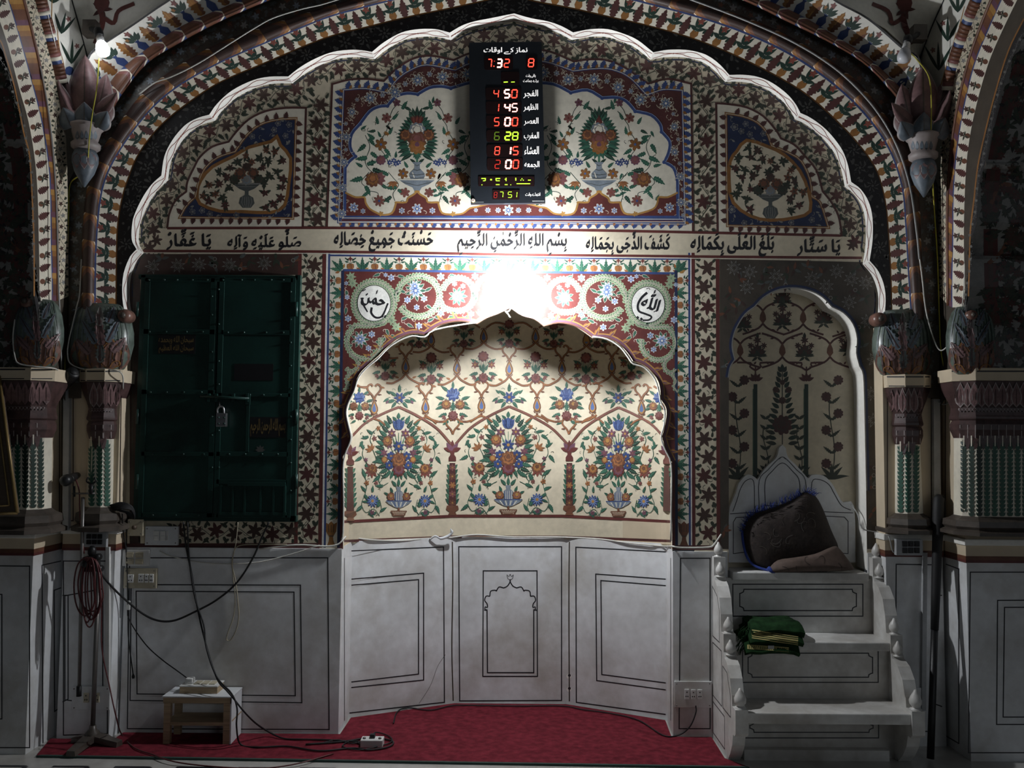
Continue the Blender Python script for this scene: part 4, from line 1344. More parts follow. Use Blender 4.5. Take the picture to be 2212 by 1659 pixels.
# leaf and pot border of the frame
def frame_unit_leaf(x, y, rot, s=1.0):
    C.push(x, y, s, rot)
    C.leaf(0, 0, -math.pi / 2, 28, 10, 'green', 4, jag=2, rib='green2'); C.leaf(-1, 0, -math.pi / 2 - .62, 24, 10, 'green2', 3, jag=2); C.leaf(1, 0, -math.pi / 2 + .62, 24, 10, 'green', 3, jag=2)
    C.leaf(-5, 0, -math.pi / 2 - 1.1, 10, 5, 'orange', 3); C.leaf(5, 0, -math.pi / 2 + 1.1, 10, 5, 'gold', 3)
    C.pop()
def frame_unit_pot(x, y, rot, s=1.0):
    C.push(x, y, s, rot)
    C.poly([(-5, 0), (-8, -5), (-7.5, -11), (-3, -13), (0, -11), (3, -13), (7.5, -11), (8, -5), (5, 0)], 'orange', 4)
    C.stroke([(-5, -2), (-6, -8)], 1.5, 'gold', 6); C.stroke([(2, -1), (2, -10)], 1.0, 'brown', 6)
    for sg in (-1, 1):
        C.stroke([(0, -11), (5 * sg, -17), (9 * sg, -18)], 1, 'green', 3, sm=3)
        C.leaf(5 * sg, -15, -math.pi / 2 + sg * 1.2, 8, 3.6, 'green', 4); C.leaf(3 * sg, -19, -math.pi / 2 + sg * 1.0, 9, 3.6, 'darkgreen', 4); C.leaf(8 * sg, -22, -math.pi / 2 + sg * .9, 6, 3, 'green', 4)
    C.stroke([(0, -11), (0, -22)], 1, 'red', 3)
    C.bloom(0, -23, 5.2, 4, 'red', 'maroon', lvl=5, point=.6, rot=.78)
    C.pop()
for i in range(15):
    x = 757 + i * 52.6
    if i < 14: frame_unit_pot(x, 582 + (x - 741) * .0075, 0.006)
    if i < 14: frame_unit_leaf(x + 26, 582.5 + (x - 715) * .0075, 0.006)
for sg, f, xb in ((-1, fx, 738), (1, gx, 1463)):
    y = 606; i = 0
    C.push(f(xb, 586), 584, 1.0, -.7 * -sg); C.pop()
    frame_unit_leaf(f(xb, 584), 583, .78 * sg, 1.05)
    while y < 1110:
        frame_unit_pot(f(xb, y), y, math.pi / 2 * sg, .92); frame_unit_leaf(f(xb, y + 27), y + 27, math.pi / 2 * sg, .92)
        y += 53
    b = f(xb - 13 if sg < 0 else xb + 13, 1172)
    m_ = 'amber' if sg < 0 else 'brown'
    C.poly([(b - 9, 1178), (b + 9, 1178), (b + 5, 1168), (b + 4, 1160), (b + 11, 1148), (b + 13, 1128), (b + 6, 1132), (b, 1126), (b - 6, 1132), (b - 13, 1128), (b - 11, 1148), (b - 4, 1160), (b - 5, 1168)], m_, 4)
    C.stroke([(b - 5, 1158), (b + 5, 1158)], 2, 'umber', 6)
    for dx in (-6, 0, 6):
        C.stroke([(b + dx, 1134), (b + dx * .8, 1150)], 1.2, 'umber', 6)

# rope scrolls on maroon
def rope(pts, w=12.0, closed=False):
    P_ = smooth2(pts, 6, closed)
    if closed: P_ = P_ + [P_[0]]
    C.stroke(P_, w, 'palegreen', 5)
    L = plen(P_); n = int(L / 6.2)
    for i in range(n):
        p, a = at_path(P_, L * (i + .5) / n)
        for sg in (-1, 1):
            C.disc(p.x - math.sin(a) * w * .5 * sg, p.y + math.cos(a) * w * .5 * sg, 3.0, 'palegreen', 5, 7)
            C.stroke([(p.x - math.sin(a) * 1.5 * sg - 1.5 * math.cos(a), p.y + math.cos(a) * 1.5 * sg - 1.5 * math.sin(a)), (p.x - math.sin(a) * w * .52 * sg + math.cos(a) * 1.5, p.y + math.cos(a) * w * .52 * sg + math.sin(a) * 1.5)], 1.1, 'green', 7)
    C.stroke(P_, 2.6, 'ivory', 8); C.stroke(P_, 1.0, 'darkgreen', 9)
def ell(cx, cy, rx, ry, a0, a1, n=14, tilt=0.0):
    out = []
    for i in range(n + 1):
        a = a0 + (a1 - a0) * i / n
        x, y = rx * math.cos(a), ry * math.sin(a)
        out.append((cx + x * math.cos(tilt) - y * math.sin(tilt), cy + x * math.sin(tilt) + y * math.cos(tilt)))
    return out
def spandrel(mx, dy):
    m = lambda pts: [(mx(x), y + dy(x)) for x, y in pts]
    # roundel
    rope(m(ell(808, 654, 43, 46, 0, 2 * math.pi, 20)[:-1]), 11, True)
    C.poly(m(ell(808, 655, 36, 39, 0, 2 * math.pi, 26)[:-1]), 'white', 8); C.stroke(m(ell(808, 655, 36, 39, 0, 2 * math.pi, 30)), 1.3, 'ink', 9)
    # scroll circles
    rope(m([(856, 652), (856, 630)] + ell(904, 640, 46, 44, math.pi + .2, 2 * math.pi + 2.6, 18)), 10)
    rope(m([(952, 650), (956, 662), (975, 671)] + ell(990, 636, 35, 36, 1.3, -2.9, 16)), 9)
    rope(m([(1025, 650), (1028, 615)] + ell(1060, 624, 30, 28, math.pi, math.pi * 2.0, 8)), 8)
    rope(m([(840, 700)] + ell(784, 742, 42, 43, -1.1 - 1.2, -2 * math.pi + .5, 16)), 9) if False else None
    rope(m([(832, 696), (800, 703), (768, 703)] + ell(786, 737, 37, 38, -2.3, -2.3 - 4.2, 14)), 8)
    rope(m([(756, 765), (772, 778), (772, 795), (758, 803), (747, 795)]), 6)
    rope(m([(768, 800), (756, 806), (748, 820), (752, 832), (744, 845)]), 5)
    # bouquets in the circles
    for (x, y, r_) in ((898, 628, 15), (896, 618, 12), (989, 640, 13), (778, 733, 13), (1062, 622, 13)):
        for k in range(9):
            a = k * .7
            C.leaf(mx(x + math.cos(a) * r_ * .6), y + dy(x) + math.sin(a) * r_ * .6, a if mx(1) < mx(2) else math.pi - a, r_ * .95, r_ * .42, 'green', 4, edge='ivory', rib='green2')
        outline_flower(C, mx(x), y + dy(x), r_, 8, fill='paleblue', core='blue2', edge='white', lvl=6)
    for (x, y, r_) in ((880, 648, 8), (916, 645, 8), (900, 664, 7), (982, 613, 6), (1000, 618, 6), (803, 722, 8), (796, 752, 7), (845, 600, 8), (952, 598, 9), (952, 676, 9), (905, 704, 8), (750, 642, 6), (752, 688, 8), (1026, 597, 8), (1018, 678, 7), (833, 594, 5), (748, 612, 5)):
        outline_flower(C, mx(x), y + dy(x), r_, 6, fill='paleblue', core='blue2', edge='white', lvl=6)
    for (x, y) in ((758, 598), (762, 612), (846, 692), (856, 706)):
        for k in range(7):
            C.leaf(mx(x), y + dy(x), k * .9, 12, 5, 'palegreen', 7, rib='green')
    rg = random.Random(4)
    for (x, y, a) in ((868, 690, -.4), (880, 700, .5), (890, 690, -1.2), (925, 694, -.5), (940, 684, .3), (970, 684, .2), (835, 712, 1.2), (832, 730, 2.2), (845, 724, .6), (860, 596, .2), (820, 592, 2.8), (930, 600, .4), (972, 594, .3), (748, 628, 1.4), (748, 665, 1.7), (755, 702, .9), (875, 632, 3.6), (920, 628, -.5), (876, 662, 2.4), (922, 660, .6), (760, 745, 2.6), (812, 738, .2), (760, 722, 3.6), (806, 756, .8), (1006, 684, .4), (1040, 672, .2)):
        aa = a if mx(1) < mx(2) else math.pi - a
        C.leaf(mx(x), y + dy(x), aa, 15, 7, 'green', 4, edge='ivory', rib='green2', jag=2)
        C.curl(mx(x), y + dy(x), aa + 2.4, 14, 'ivory', 3, w=1.1, turn=rg.choice((-1, 1)))
spandrel(lambda x: x, lambda x: 0)
spandrel(lambda x: 2208 - x, lambda x: 3)
# gold acanthus edging along the scallops
nl = cat(NICHE_L[2:]) ; nr = cat(NICHE_R[:-1])
for e in (nl, nr):
    off_ = offset_path(e, 5)
    C.stroke(off_, 8, 'purple', 4); C.stroke(offset_path(e, 8.5), 2.6, 'gold', 6); C.stroke(offset_path(e, 1.5), 2.0, 'brown', 6)
    L = plen(e); k = int(L / 30)
    for i in range(k):
        p, a = at_path(offset_path(e, 8), L * (i + .4) / k)
        dirn = a if e is nr else a + math.pi
        C.leaf(p.x, p.y, a - math.pi / 2 + (.9 if e is nr else -.9), 19, 7, 'gold', 6, bend=.4 if e is nl else -.4); C.leaf(p.x, p.y, a - math.pi / 2 + (.2 if e is nr else -.2), 11, 5, 'orange', 5)
        C.leaf(p.x + 1, p.y + 1, a - math.pi / 2 + (.9 if e is nr else -.9), 12, 3.5, 'purple', 8, bend=.4 if e is nl else -.4)
# writing in the two roundels
write(C, 'حمٰن', 782, 632, 832, 664, 'ink', 10, nib=(0.040, 0.040), rot=.25)
C.stroke(smooth2([(803, 664), (802, 676), (812, 686), (826, 682), (838, 655)], 4), 5.2, 'ink', 10, taper=.3)
C.stroke(smooth2([(781, 643), (786, 660), (794, 674)], 4), 5.0, 'ink', 10, taper=.4)
C.stroke([(783, 629), (790, 625)], 2, 'ink', 10); C.stroke([(815, 660), (826, 654)], 1.8, 'ink', 10)
for dx in (0, 6):
    C.poly([(823 + dx, 683 + dx * .2), (826 + dx, 680), (829 + dx, 683), (826 + dx, 687)], 'ink', 11)
write(C, 'اللّٰه', 1388, 634, 1426, 668, 'ink', 10, nib=(0.042, 0.042), rot=.3)
C.stroke(smooth2([(1398, 632), (1386, 643), (1378, 658), (1380, 672), (1394, 678), (1407, 684), (1402, 691), (1388, 692)], 4), 5.4, 'ink', 10, taper=.35)
for dx in (0, 8):
    C.poly([(1374 + dx, 686 + dx * .4), (1377 + dx, 682 + dx * .4), (1381 + dx, 686 + dx * .4), (1377 + dx, 690 + dx * .4)], 'ink', 11)
C.stroke([(1412, 674), (1420, 670)], 1.8, 'ink', 10); C.stroke([(1396, 624), (1402, 622), (1404, 626)], 1.6, 'ink', 10)

# --- vine uprights beside the frame
hx = lambda x, y: x - 9 * (y - 548) / 625
C.quads([Vector((hx(644, 546), 546)), Vector((hx(644, 1180), 1180))], [Vector((hx(652, 546), 546)), Vector((hx(652, 1180), 1180))], 'maroon', 3)
C.quads([Vector((hx(652, 546), 546)), Vector((hx(652, 1180), 1180))], [Vector((hx(697, 546), 546)), Vector((hx(697, 1180), 1180))], 'cream', 1)
C.quads(V([(1501, 556), (1502, 1180)]), V([(1546, 558), (1548, 1180)]), 'cream', 1)
C.quads(V([(1546, 558), (1548, 1180)]), V([(1554, 559), (1556, 1180)]), 'maroon', 3)
C.vine(V([(675, 552), (665, 1170)]), 42, 42, 'leafdark', 'leafdark', fl, seed=27, r=19, lw=1.5)
C.vine(V([(1524, 560), (1526, 1172)]), 42, 42, 'leafdark', 'leafdark', fl, seed=28, r=19, lw=1.5)
# strip under the iron cabinet, dark floral strips above it and round the pulpit recess
C.quads(V([(300, 1120), (640, 1126)]), V([(300, 1176), (690, 1174)]), 'cream', 1)
C.vine(V([(365, 1150), (650, 1150)]), 40, 40, 'leafdark', 'leafdark', fl, seed=29, r=19)
C.quads(V([(268, 1174), (690, 1173)]), V([(268, 1186), (690, 1185)]), 'maroon2', 4)
C.quads(V([(1456, 1178), (1560, 1178)]), V([(1456, 1188), (1560, 1188)]), 'maroon2', 6)
C.rect(262, 546, 303, 1180, 'darkbrown', 1); C.stroke([(289, 560), (284, 1170)], 3, 'umber', 2); C.rect(262, 560, 280, 1180, 'cream2', 2)
def dark_floral(poly_, seed, n, fills=('grey', 'slate', 'brown')):
    rg = random.Random(seed)
    xs = [p[0] for p in poly_]; ys = [p[1] for p in poly_]; got = []
    for i in range(n * 30):
        x, y = rg.uniform(min(xs), max(xs)), rg.uniform(min(ys), max(ys))
        big = len(got) % 3 == 0
        r_ = 17 if big else 8
        if all(inside(poly_, x + r_ * math.cos(t), y + r_ * math.sin(t)) for t in (0, 1.05, 2.1, 3.14, 4.2, 5.2)) and all((x - u) ** 2 + (y - v) ** 2 > ((r_ + w) * .9) ** 2 for u, v, w in got):
            got.append((x, y, r_))
            if big:
                n_ = rg.choice((7, 8, 9)); ro = rg.random()
                C.bloom(x, y, r_, n_, 'grey', lvl=4, point=.8, rot=ro, deep=.4); C.bloom(x, y, r_ * .8, n_, 'umber', lvl=5, point=.8, rot=ro, deep=.4); C.bloom(x, y, r_ * .5, n_, 'grey', lvl=6, point=.8, rot=ro, deep=.4); C.bloom(x, y, r_ * .32, 6, 'umber', lvl=8)
            else:
                for k in range(4):
                    C.leaf(x, y, rg.uniform(0, 6.3), 17, 6.5, rg.choice(('leafdark', 'darkbrown', 'brown', 'slate')), 3)
                if rg.random() < .4:
                    C.disc(x, y, 4.5, 'grey', 4, 9); C.disc(x, y, 3.2, 'umber', 5, 9)
        if len(got) >= n:
            break
pl_ = [(303, 549), (643, 549), (643, 594), (303, 594)]
C.poly(pl_, 'darkbrown', 1); dark_floral(pl_, 3, 22)
prt = [(1556, 560), (1864, 566), (1900, 610), (1906, 690), (1906, 1186), (1873, 1186)] + [tuple(p) for p in REC[::-1] if p[1] < 1186] + [(1574, 1186), (1556, 1186)]
C.poly(prt, 'umber', 1); dark_floral(prt, 9, 75)
C.stroke([(p[0], p[1]) for p in offset_path(REC[1:-1], 5)], 6, 'navy', 6)
C.stroke([(p[0], p[1]) for p in offset_path(REC[1:-1], 1.5)], 2.4, 'grey', 7)
wall_mb.build('wall_back', kind='structure')

# ================================================================ painting inside the niche
C = Canvas(niche_mb, NVB, base=0.0016, eps=0.00003)
# plain band and lines at the foot
def across(y0, y1, m_, lvl, yc=12):
    xs = [741 + 711 * i / 60 for i in range(61)]
    f = lambda x: (1 - min(1, abs(x - 1100) / 122) if False else 0)
    bend = lambda x, k: k * max(0, (abs(x - 1098) - 118) / 238)
    C.quads([Vector((x, y0 + bend(x, yc))) for x in xs], [Vector((x, y1 + bend(x, yc))) for x in xs], m_, lvl)
across(1118, 1166, 'plaster_plain', 1, 11); across(1111.5, 1117.5, 'maroon', 3, 12.5); across(1157, 1162.5, 'maroon2', 3, 9)
OG = ['brown', 'orange']
def dbl(pts, w=4.6, lvl=3, sm=4, a='brown', b='orange'):
    q = smooth2(pts, sm) if sm else V(pts)
    C.stroke(q, w, a, lvl); C.stroke(q, w * .42, b, lvl + 2)
def teardrop(x, y):
    C.poly([(x + dx, y + dy) for dx, dy in ((0, -20), (4, -12), (8, -2), (8.5, 5), (5, 12), (0, 15), (-5, 12), (-8.5, 5), (-8, -2), (-4, -12))], 'brown', 4)
    C.poly([(x + dx, y + dy) for dx, dy in ((0, -16), (3, -9), (6, -1), (6.3, 5), (3.5, 10), (0, 12), (-3.5, 10), (-6.3, 5), (-6, -1), (-3, -9))], 'gold', 5)
    C.poly([(x + dx, y + dy) for dx, dy in ((0, -11), (3.6, -1), (4.2, 5), (0, 9), (-4.2, 5), (-3.6, -1))], 'blue2', 6)
    for sg in (-1, 1):
        C.curl(x + 3 * sg, y + 15, 0 if sg > 0 else math.pi, 9, 'brown', 4, turn=-sg, w=2); C.curl(x + 2 * sg, y - 18, 0 if sg > 0 else math.pi, 8, 'brown', 4, turn=sg, w=2)
def heart(x, y):
    for sg in (-1, 1):
        dbl([(x, y + 26), (x + 4 * sg, y + 16), (x + 13 * sg, y + 6), (x + 14 * sg, y - 3), (x + 7 * sg, y - 8), (x + 3 * sg, y - 3)], 4.2, 3, 3)
        C.leaf(x + 15 * sg, y - 2, (.3 if sg > 0 else math.pi - .3), 9, 4, 'orange', 4); C.leaf(x + 8 * sg, y + 14, (1.0 if sg > 0 else math.pi - 1.0) - .9 * sg, 9, 3.5, 'brown', 4)
# lower lattice row
HX = [(808, 838), (919, 835), (1040, 832), (1160, 832), (1280, 834), (1386, 838)]
for i, (x, y) in enumerate(HX):
    heart(x, y); teardrop(x, y + 44)
    C.stroke([(x, y + 60), (x, y + 68)], 5, 'brown', 3)
    for sg in (-1, 1):
        dbl([(x, y + 66), (x + 14 * sg, y + 72), (x + 24 * sg, y + 80)], 4, 3, 3)
UX = [(876, 792), (987, 795), (1100, 797), (1214, 796), (1322, 792)]
for i, (x, y) in enumerate(UX):
    teardrop(x, y); heart(x, y - 42) if True else None
    for sg in (-1, 1):
        dbl([(x, y + 15), (x + 8 * sg, y + 25), (x + 22 * sg, y + 33), (x + 30 * sg, y + 36), (x + 42 * sg, y + 35)], 4.4, 3, 3)
        C.leaf(x + 14 * sg, y + 25, (-.4 if sg > 0 else math.pi + .4), 11, 4.5, 'orange', 4)
for x, y in ((779, 836), (1420, 838)):
    dbl([(x - 8, y - 4), (x, y), (x + 16, y)], 4.4)
TX = [(820, 765), (931, 752), (1045, 745), (1157, 745), (1267, 752), (1376, 765)]
for x, y in TX:
    teardrop(x, y - 20 + 2)
    for sg in (-1, 1):
        dbl([(x, y - 6), (x + 8 * sg, y + 2), (x + 24 * sg, y + 9), (x + 40 * sg, y + 8)], 4.2, 3, 3)
for x in (876, 987, 1100, 1214, 1322):
    for sg in (-1, 1):
        dbl([(x + 50 * sg, 708), (x + 30 * sg, 697), (x, 702)], 4, 3, 3)
def posy(x, y, s, kind):
    C.push(x, y, s)
    if kind == 'red':
        for a, l_ in ((-1.57, 30), (-1.1, 24), (-2.05, 24), (-.75, 22), (-2.4, 22), (-1.3, 26), (-1.85, 26)):
            C.stroke([(0, 14), (math.cos(a) * l_ * .9, 6 + math.sin(a) * l_)], 1.1, 'green', 3)
        for dx, dy, a, l_ in ((-10, -6, -2.6, 18), (10, -6, -.55, 18), (-4, 8, -1.9, 12), (5, 8, -1.2, 12), (-12, 14, 2.9, 17), (12, 14, .25, 17), (-7, 22, 2.4, 14), (7, 22, .7, 14), (0, 8, -1.57, 14)):
            C.leaf(dx, dy, a, l_ * 1.15, l_ * .55, 'green', 4, rib='green2', jag=2)
        C.rosette(0, -22, 12, ('maroon', 'red', 'rose', 'red'), 5)
        for sg in (-1, 1):
            C.bloom(18 * sg, -4, 9, 6, 'red', 'gold', lvl=5, point=.6, vein='maroon')
            C.lily(17 * sg, 22, (.6 if sg > 0 else math.pi - .6), 10, 'rose', 5, edge='maroon')
        C.rosette(0, 24, 11, ('maroon', 'rose', 'red', 'maroon'), 6)
    elif kind == 'blue':
        for dx, dy, a, l_ in ((-8, -4, -2.5, 15), (8, -4, -.6, 15), (-12, 6, 2.9, 16), (12, 6, .2, 16), (0, -12, -1.57, 15), (-8, 10, 2.2, 14), (8, 10, .9, 14), (-24, 2, 2.6, 12), (24, 2, .5, 12), (-20, -8, -2.4, 10), (20, -8, -.7, 10)):
            C.leaf(dx, dy, a, l_ * 1.15, l_ * .56, 'green', 4, rib='green2', jag=2)
        for sg in (-1, 1):
            C.stroke([(0, 14), (14 * sg, 4), (28 * sg, 10)], 1.1, 'green', 3, sm=3); C.leaf(24 * sg, 6, (.9 if sg > 0 else 2.2), 9, 5, 'purple', 5)
        C.bloom(0, 0, 13, 6, 'blue', 'amber', lvl=5, point=.55, vein='navy', rot=.5)
    else:
        for dx, dy, a, l_ in ((-12, -28, -2.5, 15), (12, -28, -.6, 15), (-20, -10, 3.4, 16), (20, -10, -.3, 16), (-22, 6, 2.8, 15), (22, 6, .3, 15), (-14, 22, 2.8, 17), (14, 22, .3, 17), (-6, 8, -2, 16), (6, 8, -1.1, 16), (0, 14, -1.57, 18), (-24, -4, 2.4, 11), (24, -4, .7, 11), (-10, 38, 2.6, 13), (10, 38, .5, 13), (0, -34, -1.57, 13)):
            C.leaf(dx, dy, a, l_ * 1.15, l_ * .56, 'green', 4, rib='green2', jag=2)
        for a in (-1.2, -1.57, -1.94):
            C.stroke([(0, 26), (math.cos(a) * 40, 26 + math.sin(a) * 40)], 1.1, 'green', 3)
        C.bloom(0, -20, 15, 8, 'blue', None, lvl=5, rot=.2, deep=.7, vein='navy')
        for dx in (-9, -4.5, 0, 4.5, 9):
            C.leaf(dx * .5, -12, -1.57 + dx * .05, 20, 5.5, 'blue2' if dx else 'blue', 7, rib='paleblue')
        for sg in (-1, 1):
            C.rosette(15 * sg, 2, 11, ('brown', 'orange', 'brown', 'gold'), 6); C.lily(17 * sg, 28, (.6 if sg > 0 else math.pi - .6), 10, 'rose', 5, edge='maroon')
        C.rosette(0, 26, 11, ('maroon', 'rose', 'maroon', 'rose'), 6)
    for i in range(7):
        a = -3.0 + i * .48
        C.curl(math.cos(a) * 20, math.sin(a) * 20 + 2, a, 12, 'green', 2, turn=1 if a > -1.57 else -1, w=1)
    C.pop()
for x, y, s in ((832, 790, .92), (931.5, 795, 1.0), (1044, 792, 1.0), (1157, 793, 1.0), (1266, 795, 1.0), (1364, 790, .92), (905, 725, .8), (1002, 722, .85), (1100, 720, .9), (1196, 722, .85), (1290, 725, .8)):
    posy(x, y, s, 'red')
for x, y, s in ((863, 859, 1.0), (1100, 858, 1.05), (1336, 859, 1.0)):
    posy(x, y, s, 'blue')
for x, y, s in ((978.5, 872, 1.0), (1224, 872, 1.0), (776, 876, .85), (1424, 876, .85)):
    posy(x, y, s, 'big')
# pointed arcade
def arcade(x0, y0, xa, ya, x1, y1):
    for (xb, yb) in ((x0, y0), (x1, y1)):
        sx = 1 if xb > xa else -1
        w = abs(xb - xa)
        pts = smooth2([(xa, ya), (xa + sx * w * .35, ya + (yb - ya) * .25), (xa + sx * w * .72, ya + (yb - ya) * .60), (xb, yb + 4)], 6)
        C.stroke(pts, 5.4, 'brown', 4); C.stroke(pts, 2.0, 'rose', 6)
arcade(760, 938, 862, 879, 974, 955); arcade(984, 955, 1100, 878, 1226, 955); arcade(1233, 955, 1336, 880, 1436, 942)
for x in (978, 1229):
    heart(x, 912)
    C.stroke([(x - 30, 911), (x - 16, 910)], 4, 'brown', 3); C.stroke([(x + 30, 911), (x + 16, 910)], 4, 'brown', 3)
    for sg in (-1, 1):
        dbl([(x + 60 * sg, 896), (x + 46 * sg, 906), (x + 30 * sg, 911)], 4, 3, 3)
# plant columns
def plant_col(x, y0, y1, half=0):
    for i in range(5):
        a = -math.pi / 2 + (i - 2) * .62
        C.leaf(x, y0 + 26, a, 24 - 2 * abs(i - 2), 10, 'purple' if i % 2 else 'maroon', 5)
    C.poly([(x - 5, y0 + 26), (x + 5, y0 + 26), (x + 4, y0 + 34), (x + 8, y0 + 40), (x + 8, y0 + 48), (x - 8, y0 + 48), (x - 8, y0 + 40), (x - 4, y0 + 34)], 'maroon', 5)
    y = y0 + 52; n = int((y1 - 22 - y) / 11)
    for i in range(n):
        yy = y + i * 11 + 14; w = 11 + 4 * i / n
        for sg in (-1, 1):
            C.leaf(x, yy, -math.pi / 2 + sg * .82, w * 1.45, 9, 'green' if i % 2 else 'green2', 4, rib='darkgreen')
            C.leaf(x, yy + 5, -math.pi / 2 + sg * .5, w * 1.1, 8, 'darkgreen', 4)
    C.quads(V([(x - 6, y), (x - 8, y1 - 20)]), V([(x + 6, y), (x + 8, y1 - 20)]), 'maroon2', 6)
    k = 0; yy = y + 10
    while yy < y1 - 22:
        C.bloom(x, yy, 7.5, 6, ('rose', 'brown', 'orange')[k % 3], 'gold', lvl=7, rot=.3 * k); yy += 19; k += 1
    C.poly([(x - 12, y1 - 20), (x + 12, y1 - 20), (x + 14, y1 - 12), (x + 6, y1 - 6), (x + 10, y1 + 1), (x - 10, y1 + 1), (x - 6, y1 - 6), (x - 14, y1 - 12)], 'brown', 6)
plant_col(977, 948, 1112); plant_col(1230, 948, 1112); plant_col(756, 956, 1124); plant_col(1441, 954, 1124)
# large vase bouquets of the arcade
def vase_bouquet(cx, s=1.0, dy=0.0, sx=1.0):
    C.push(cx, dy)
    c, p, q = C, C.T[-1], None
    C.T[-1] = (sx, 0, 0, 1, cx, dy)
    for i in range(13):
        for sg in (-1, 1):
            t = i / 12; y = 912 + 108 * t; w = 12 + 34 * math.sin(math.pi * (.1 + .72 * t))
            C.leaf(sg * w * .75, y, -math.pi / 2 + sg * (.5 + 1.6 * t), 21, 11, 'green' if (i + (sg > 0)) % 2 else 'darkgreen', 4, rib='green2', jag=2)
    for a in (-.9, -.55, -.2, .2, .55, .9):
        C.leaf(a * 22, 1014, math.pi / 2 - a * .7, 20, 9, 'green', 4, rib='green2', jag=2)
    for a in (-.5, -.25, 0, .25, .5):
        C.stroke([(0, 1000), (math.sin(a) * 60, 1000 - 66 * math.cos(a))], 1.2, 'green2', 3); C.stroke([(0, 972), (math.sin(a) * 34, 972 - 40 * math.cos(a))], 1.2, 'green2', 3)
    C.leaf(0, 902, -math.pi / 2, 14, 8, 'green', 5); C.leaf(-4, 906, -2.4, 14, 6, 'green', 5); C.leaf(4, 906, -.7, 14, 6, 'green', 5)
    C.bloom(0, 914, 12, 6, 'blue', lvl=6, deep=.75, vein='navy')
    for dx in (-8, -4, 0, 4, 8):
        C.leaf(dx * .6, 926, -math.pi / 2 + dx * .045, 24, 7, 'blue' if dx % 8 else 'blue2', 7, rib='navy')
    for sg in (-1, 1):
        C.bloom(16 * sg, 933, 11, 6, 'purple', 'gold', lvl=6, point=.6, vein='maroon'); C.rosette(26 * sg, 950, 12, ('brown', 'orange', 'brown', 'gold'), 6); C.bloom(22 * sg, 958, 9, 5, 'purple', None, lvl=5, point=.5)
        C.bloom(34 * sg, 975, 10, 6, 'purple', 'rose', lvl=5, point=.7, vein='maroon'); C.rosette(33 * sg, 990, 8, ('brown', 'orange', 'gold'), 5)
        C.bloom(18 * sg, 982, 10, 6, 'blue', 'gold', lvl=8, deep=.7, vein='navy'); C.bloom(22 * sg, 1002, 10, 6, 'blue', 'gold', lvl=8, deep=.7, vein='navy')
    C.bloom(0, 961, 14, 7, 'blue', 'gold', lvl=8, point=.5, vein='navy', rot=.2)
    C.rosette(0, 1012, 15, ('maroon', 'purple', 'rose', 'maroon'), 7)
    C.rosette(0, 991, 18, ('brown', 'orange', 'brown', 'orange', 'brown'), 9)
    # stem, vase, dish, basket
    for a in (-.6, 0, .6):
        C.leaf(a * 8, 1048, -math.pi / 2 + a * 1.2, 18, 7, 'green', 5, rib='green2')
    C.stroke([(0, 1048), (0, 1024)], 2, 'green', 3)
    C.poly([(-6, 1048), (6, 1048), (4, 1056), (10, 1061), (11, 1070), (8, 1080), (-8, 1080), (-11, 1070), (-10, 1061), (-4, 1056)], 'pewter', 7)
    for dx in (-7, -3, 1, 5):
        C.stroke([(dx, 1060), (dx * 1.05, 1078)], 1.2, 'blue', 9); C.stroke([(dx + 2, 1060), (dx + 2, 1078)], 1.0, 'ivory', 9)
    for sg in (-1, 1):
        C.rosette(18 * sg, 1070, 10, ('brown', 'orange', 'purple', 'gold'), 6); C.leaf(14 * sg, 1062, -math.pi / 2 + .4 * sg, 14, 6, 'green', 5); C.leaf(24 * sg, 1066, -.5 if sg > 0 else math.pi + .5, 12, 5, 'green', 5)
    C.poly([(-30, 1079), (30, 1079), (24, 1085), (10, 1092), (3, 1094), (-3, 1094), (-10, 1092), (-24, 1085)], 'pewter', 8)
    C.stroke([(-30, 1079), (30, 1079)], 1.8, 'blue', 10)
    for dx in (-18, -12, -6, 0, 6, 12, 18):
        C.stroke([(dx, 1081), (dx * .6, 1091)], 1.4, 'ivory' if dx % 12 else 'blue', 10)
    C.poly([(-19, 1100), (19, 1100), (13, 1112), (-13, 1112)], 'brown', 7)
    C.poly([(-16, 1102), (16, 1102), (11, 1110), (-11, 1110)], 'cream2', 8)
    for k in range(-4, 5):
        C.stroke([(k * 4 - 3, 1102), (k * 2.8 + 4, 1110)], 1, 'brown', 9); C.stroke([(k * 4 + 3, 1102), (k * 2.8 - 4, 1110)], 1, 'brown', 9)
    C.leaf(0, 1101, -math.pi / 2, 9, 5, 'brown', 8)
    # side vines
    for sg in (-1, 1):
        Q = lambda x, y: (x * sg, y)
        A = lambda a: a if sg > 0 else math.pi - a
        for pts in ([(44, 1112), (58, 1096), (76, 1104), (86, 1086), (78, 1064), (74, 1040), (84, 1018)], [(60, 1020), (72, 1000), (84, 980), (80, 958)], [(60, 1010), (52, 990), (60, 968)], [(44, 1040), (36, 1026), (50, 1020)], [(46, 1108), (40, 1096), (44, 1076)], [(60, 962), (66, 946), (58, 930), (46, 920), (34, 912)], [(74, 944), (84, 938)], [(24, 1040), (40, 1046), (48, 1030)]):
            C.stroke([Q(*p) for p in pts], 1.3, 'green', 2, sm=4)
        C.lily(*Q(62, 970), A(-.9), 17, 'orange', 5, edge='brown')
        C.rosette(*Q(61, 1010), 12, ('brown', 'orange', 'gold', 'brown'), 6)
        for a in (-.9, -.3, .4, 1.0, 1.6, 2.2):
            C.leaf(*Q(62, 1012), A(a), 18, 7.5, 'rose' if a < 1.5 else 'red', 5, rib='maroon')
        C.bloom(*Q(61, 1079), 14, 11, 'blue', 'gold', lvl=5, rot=.3, deep=.55, vein='paleblue')
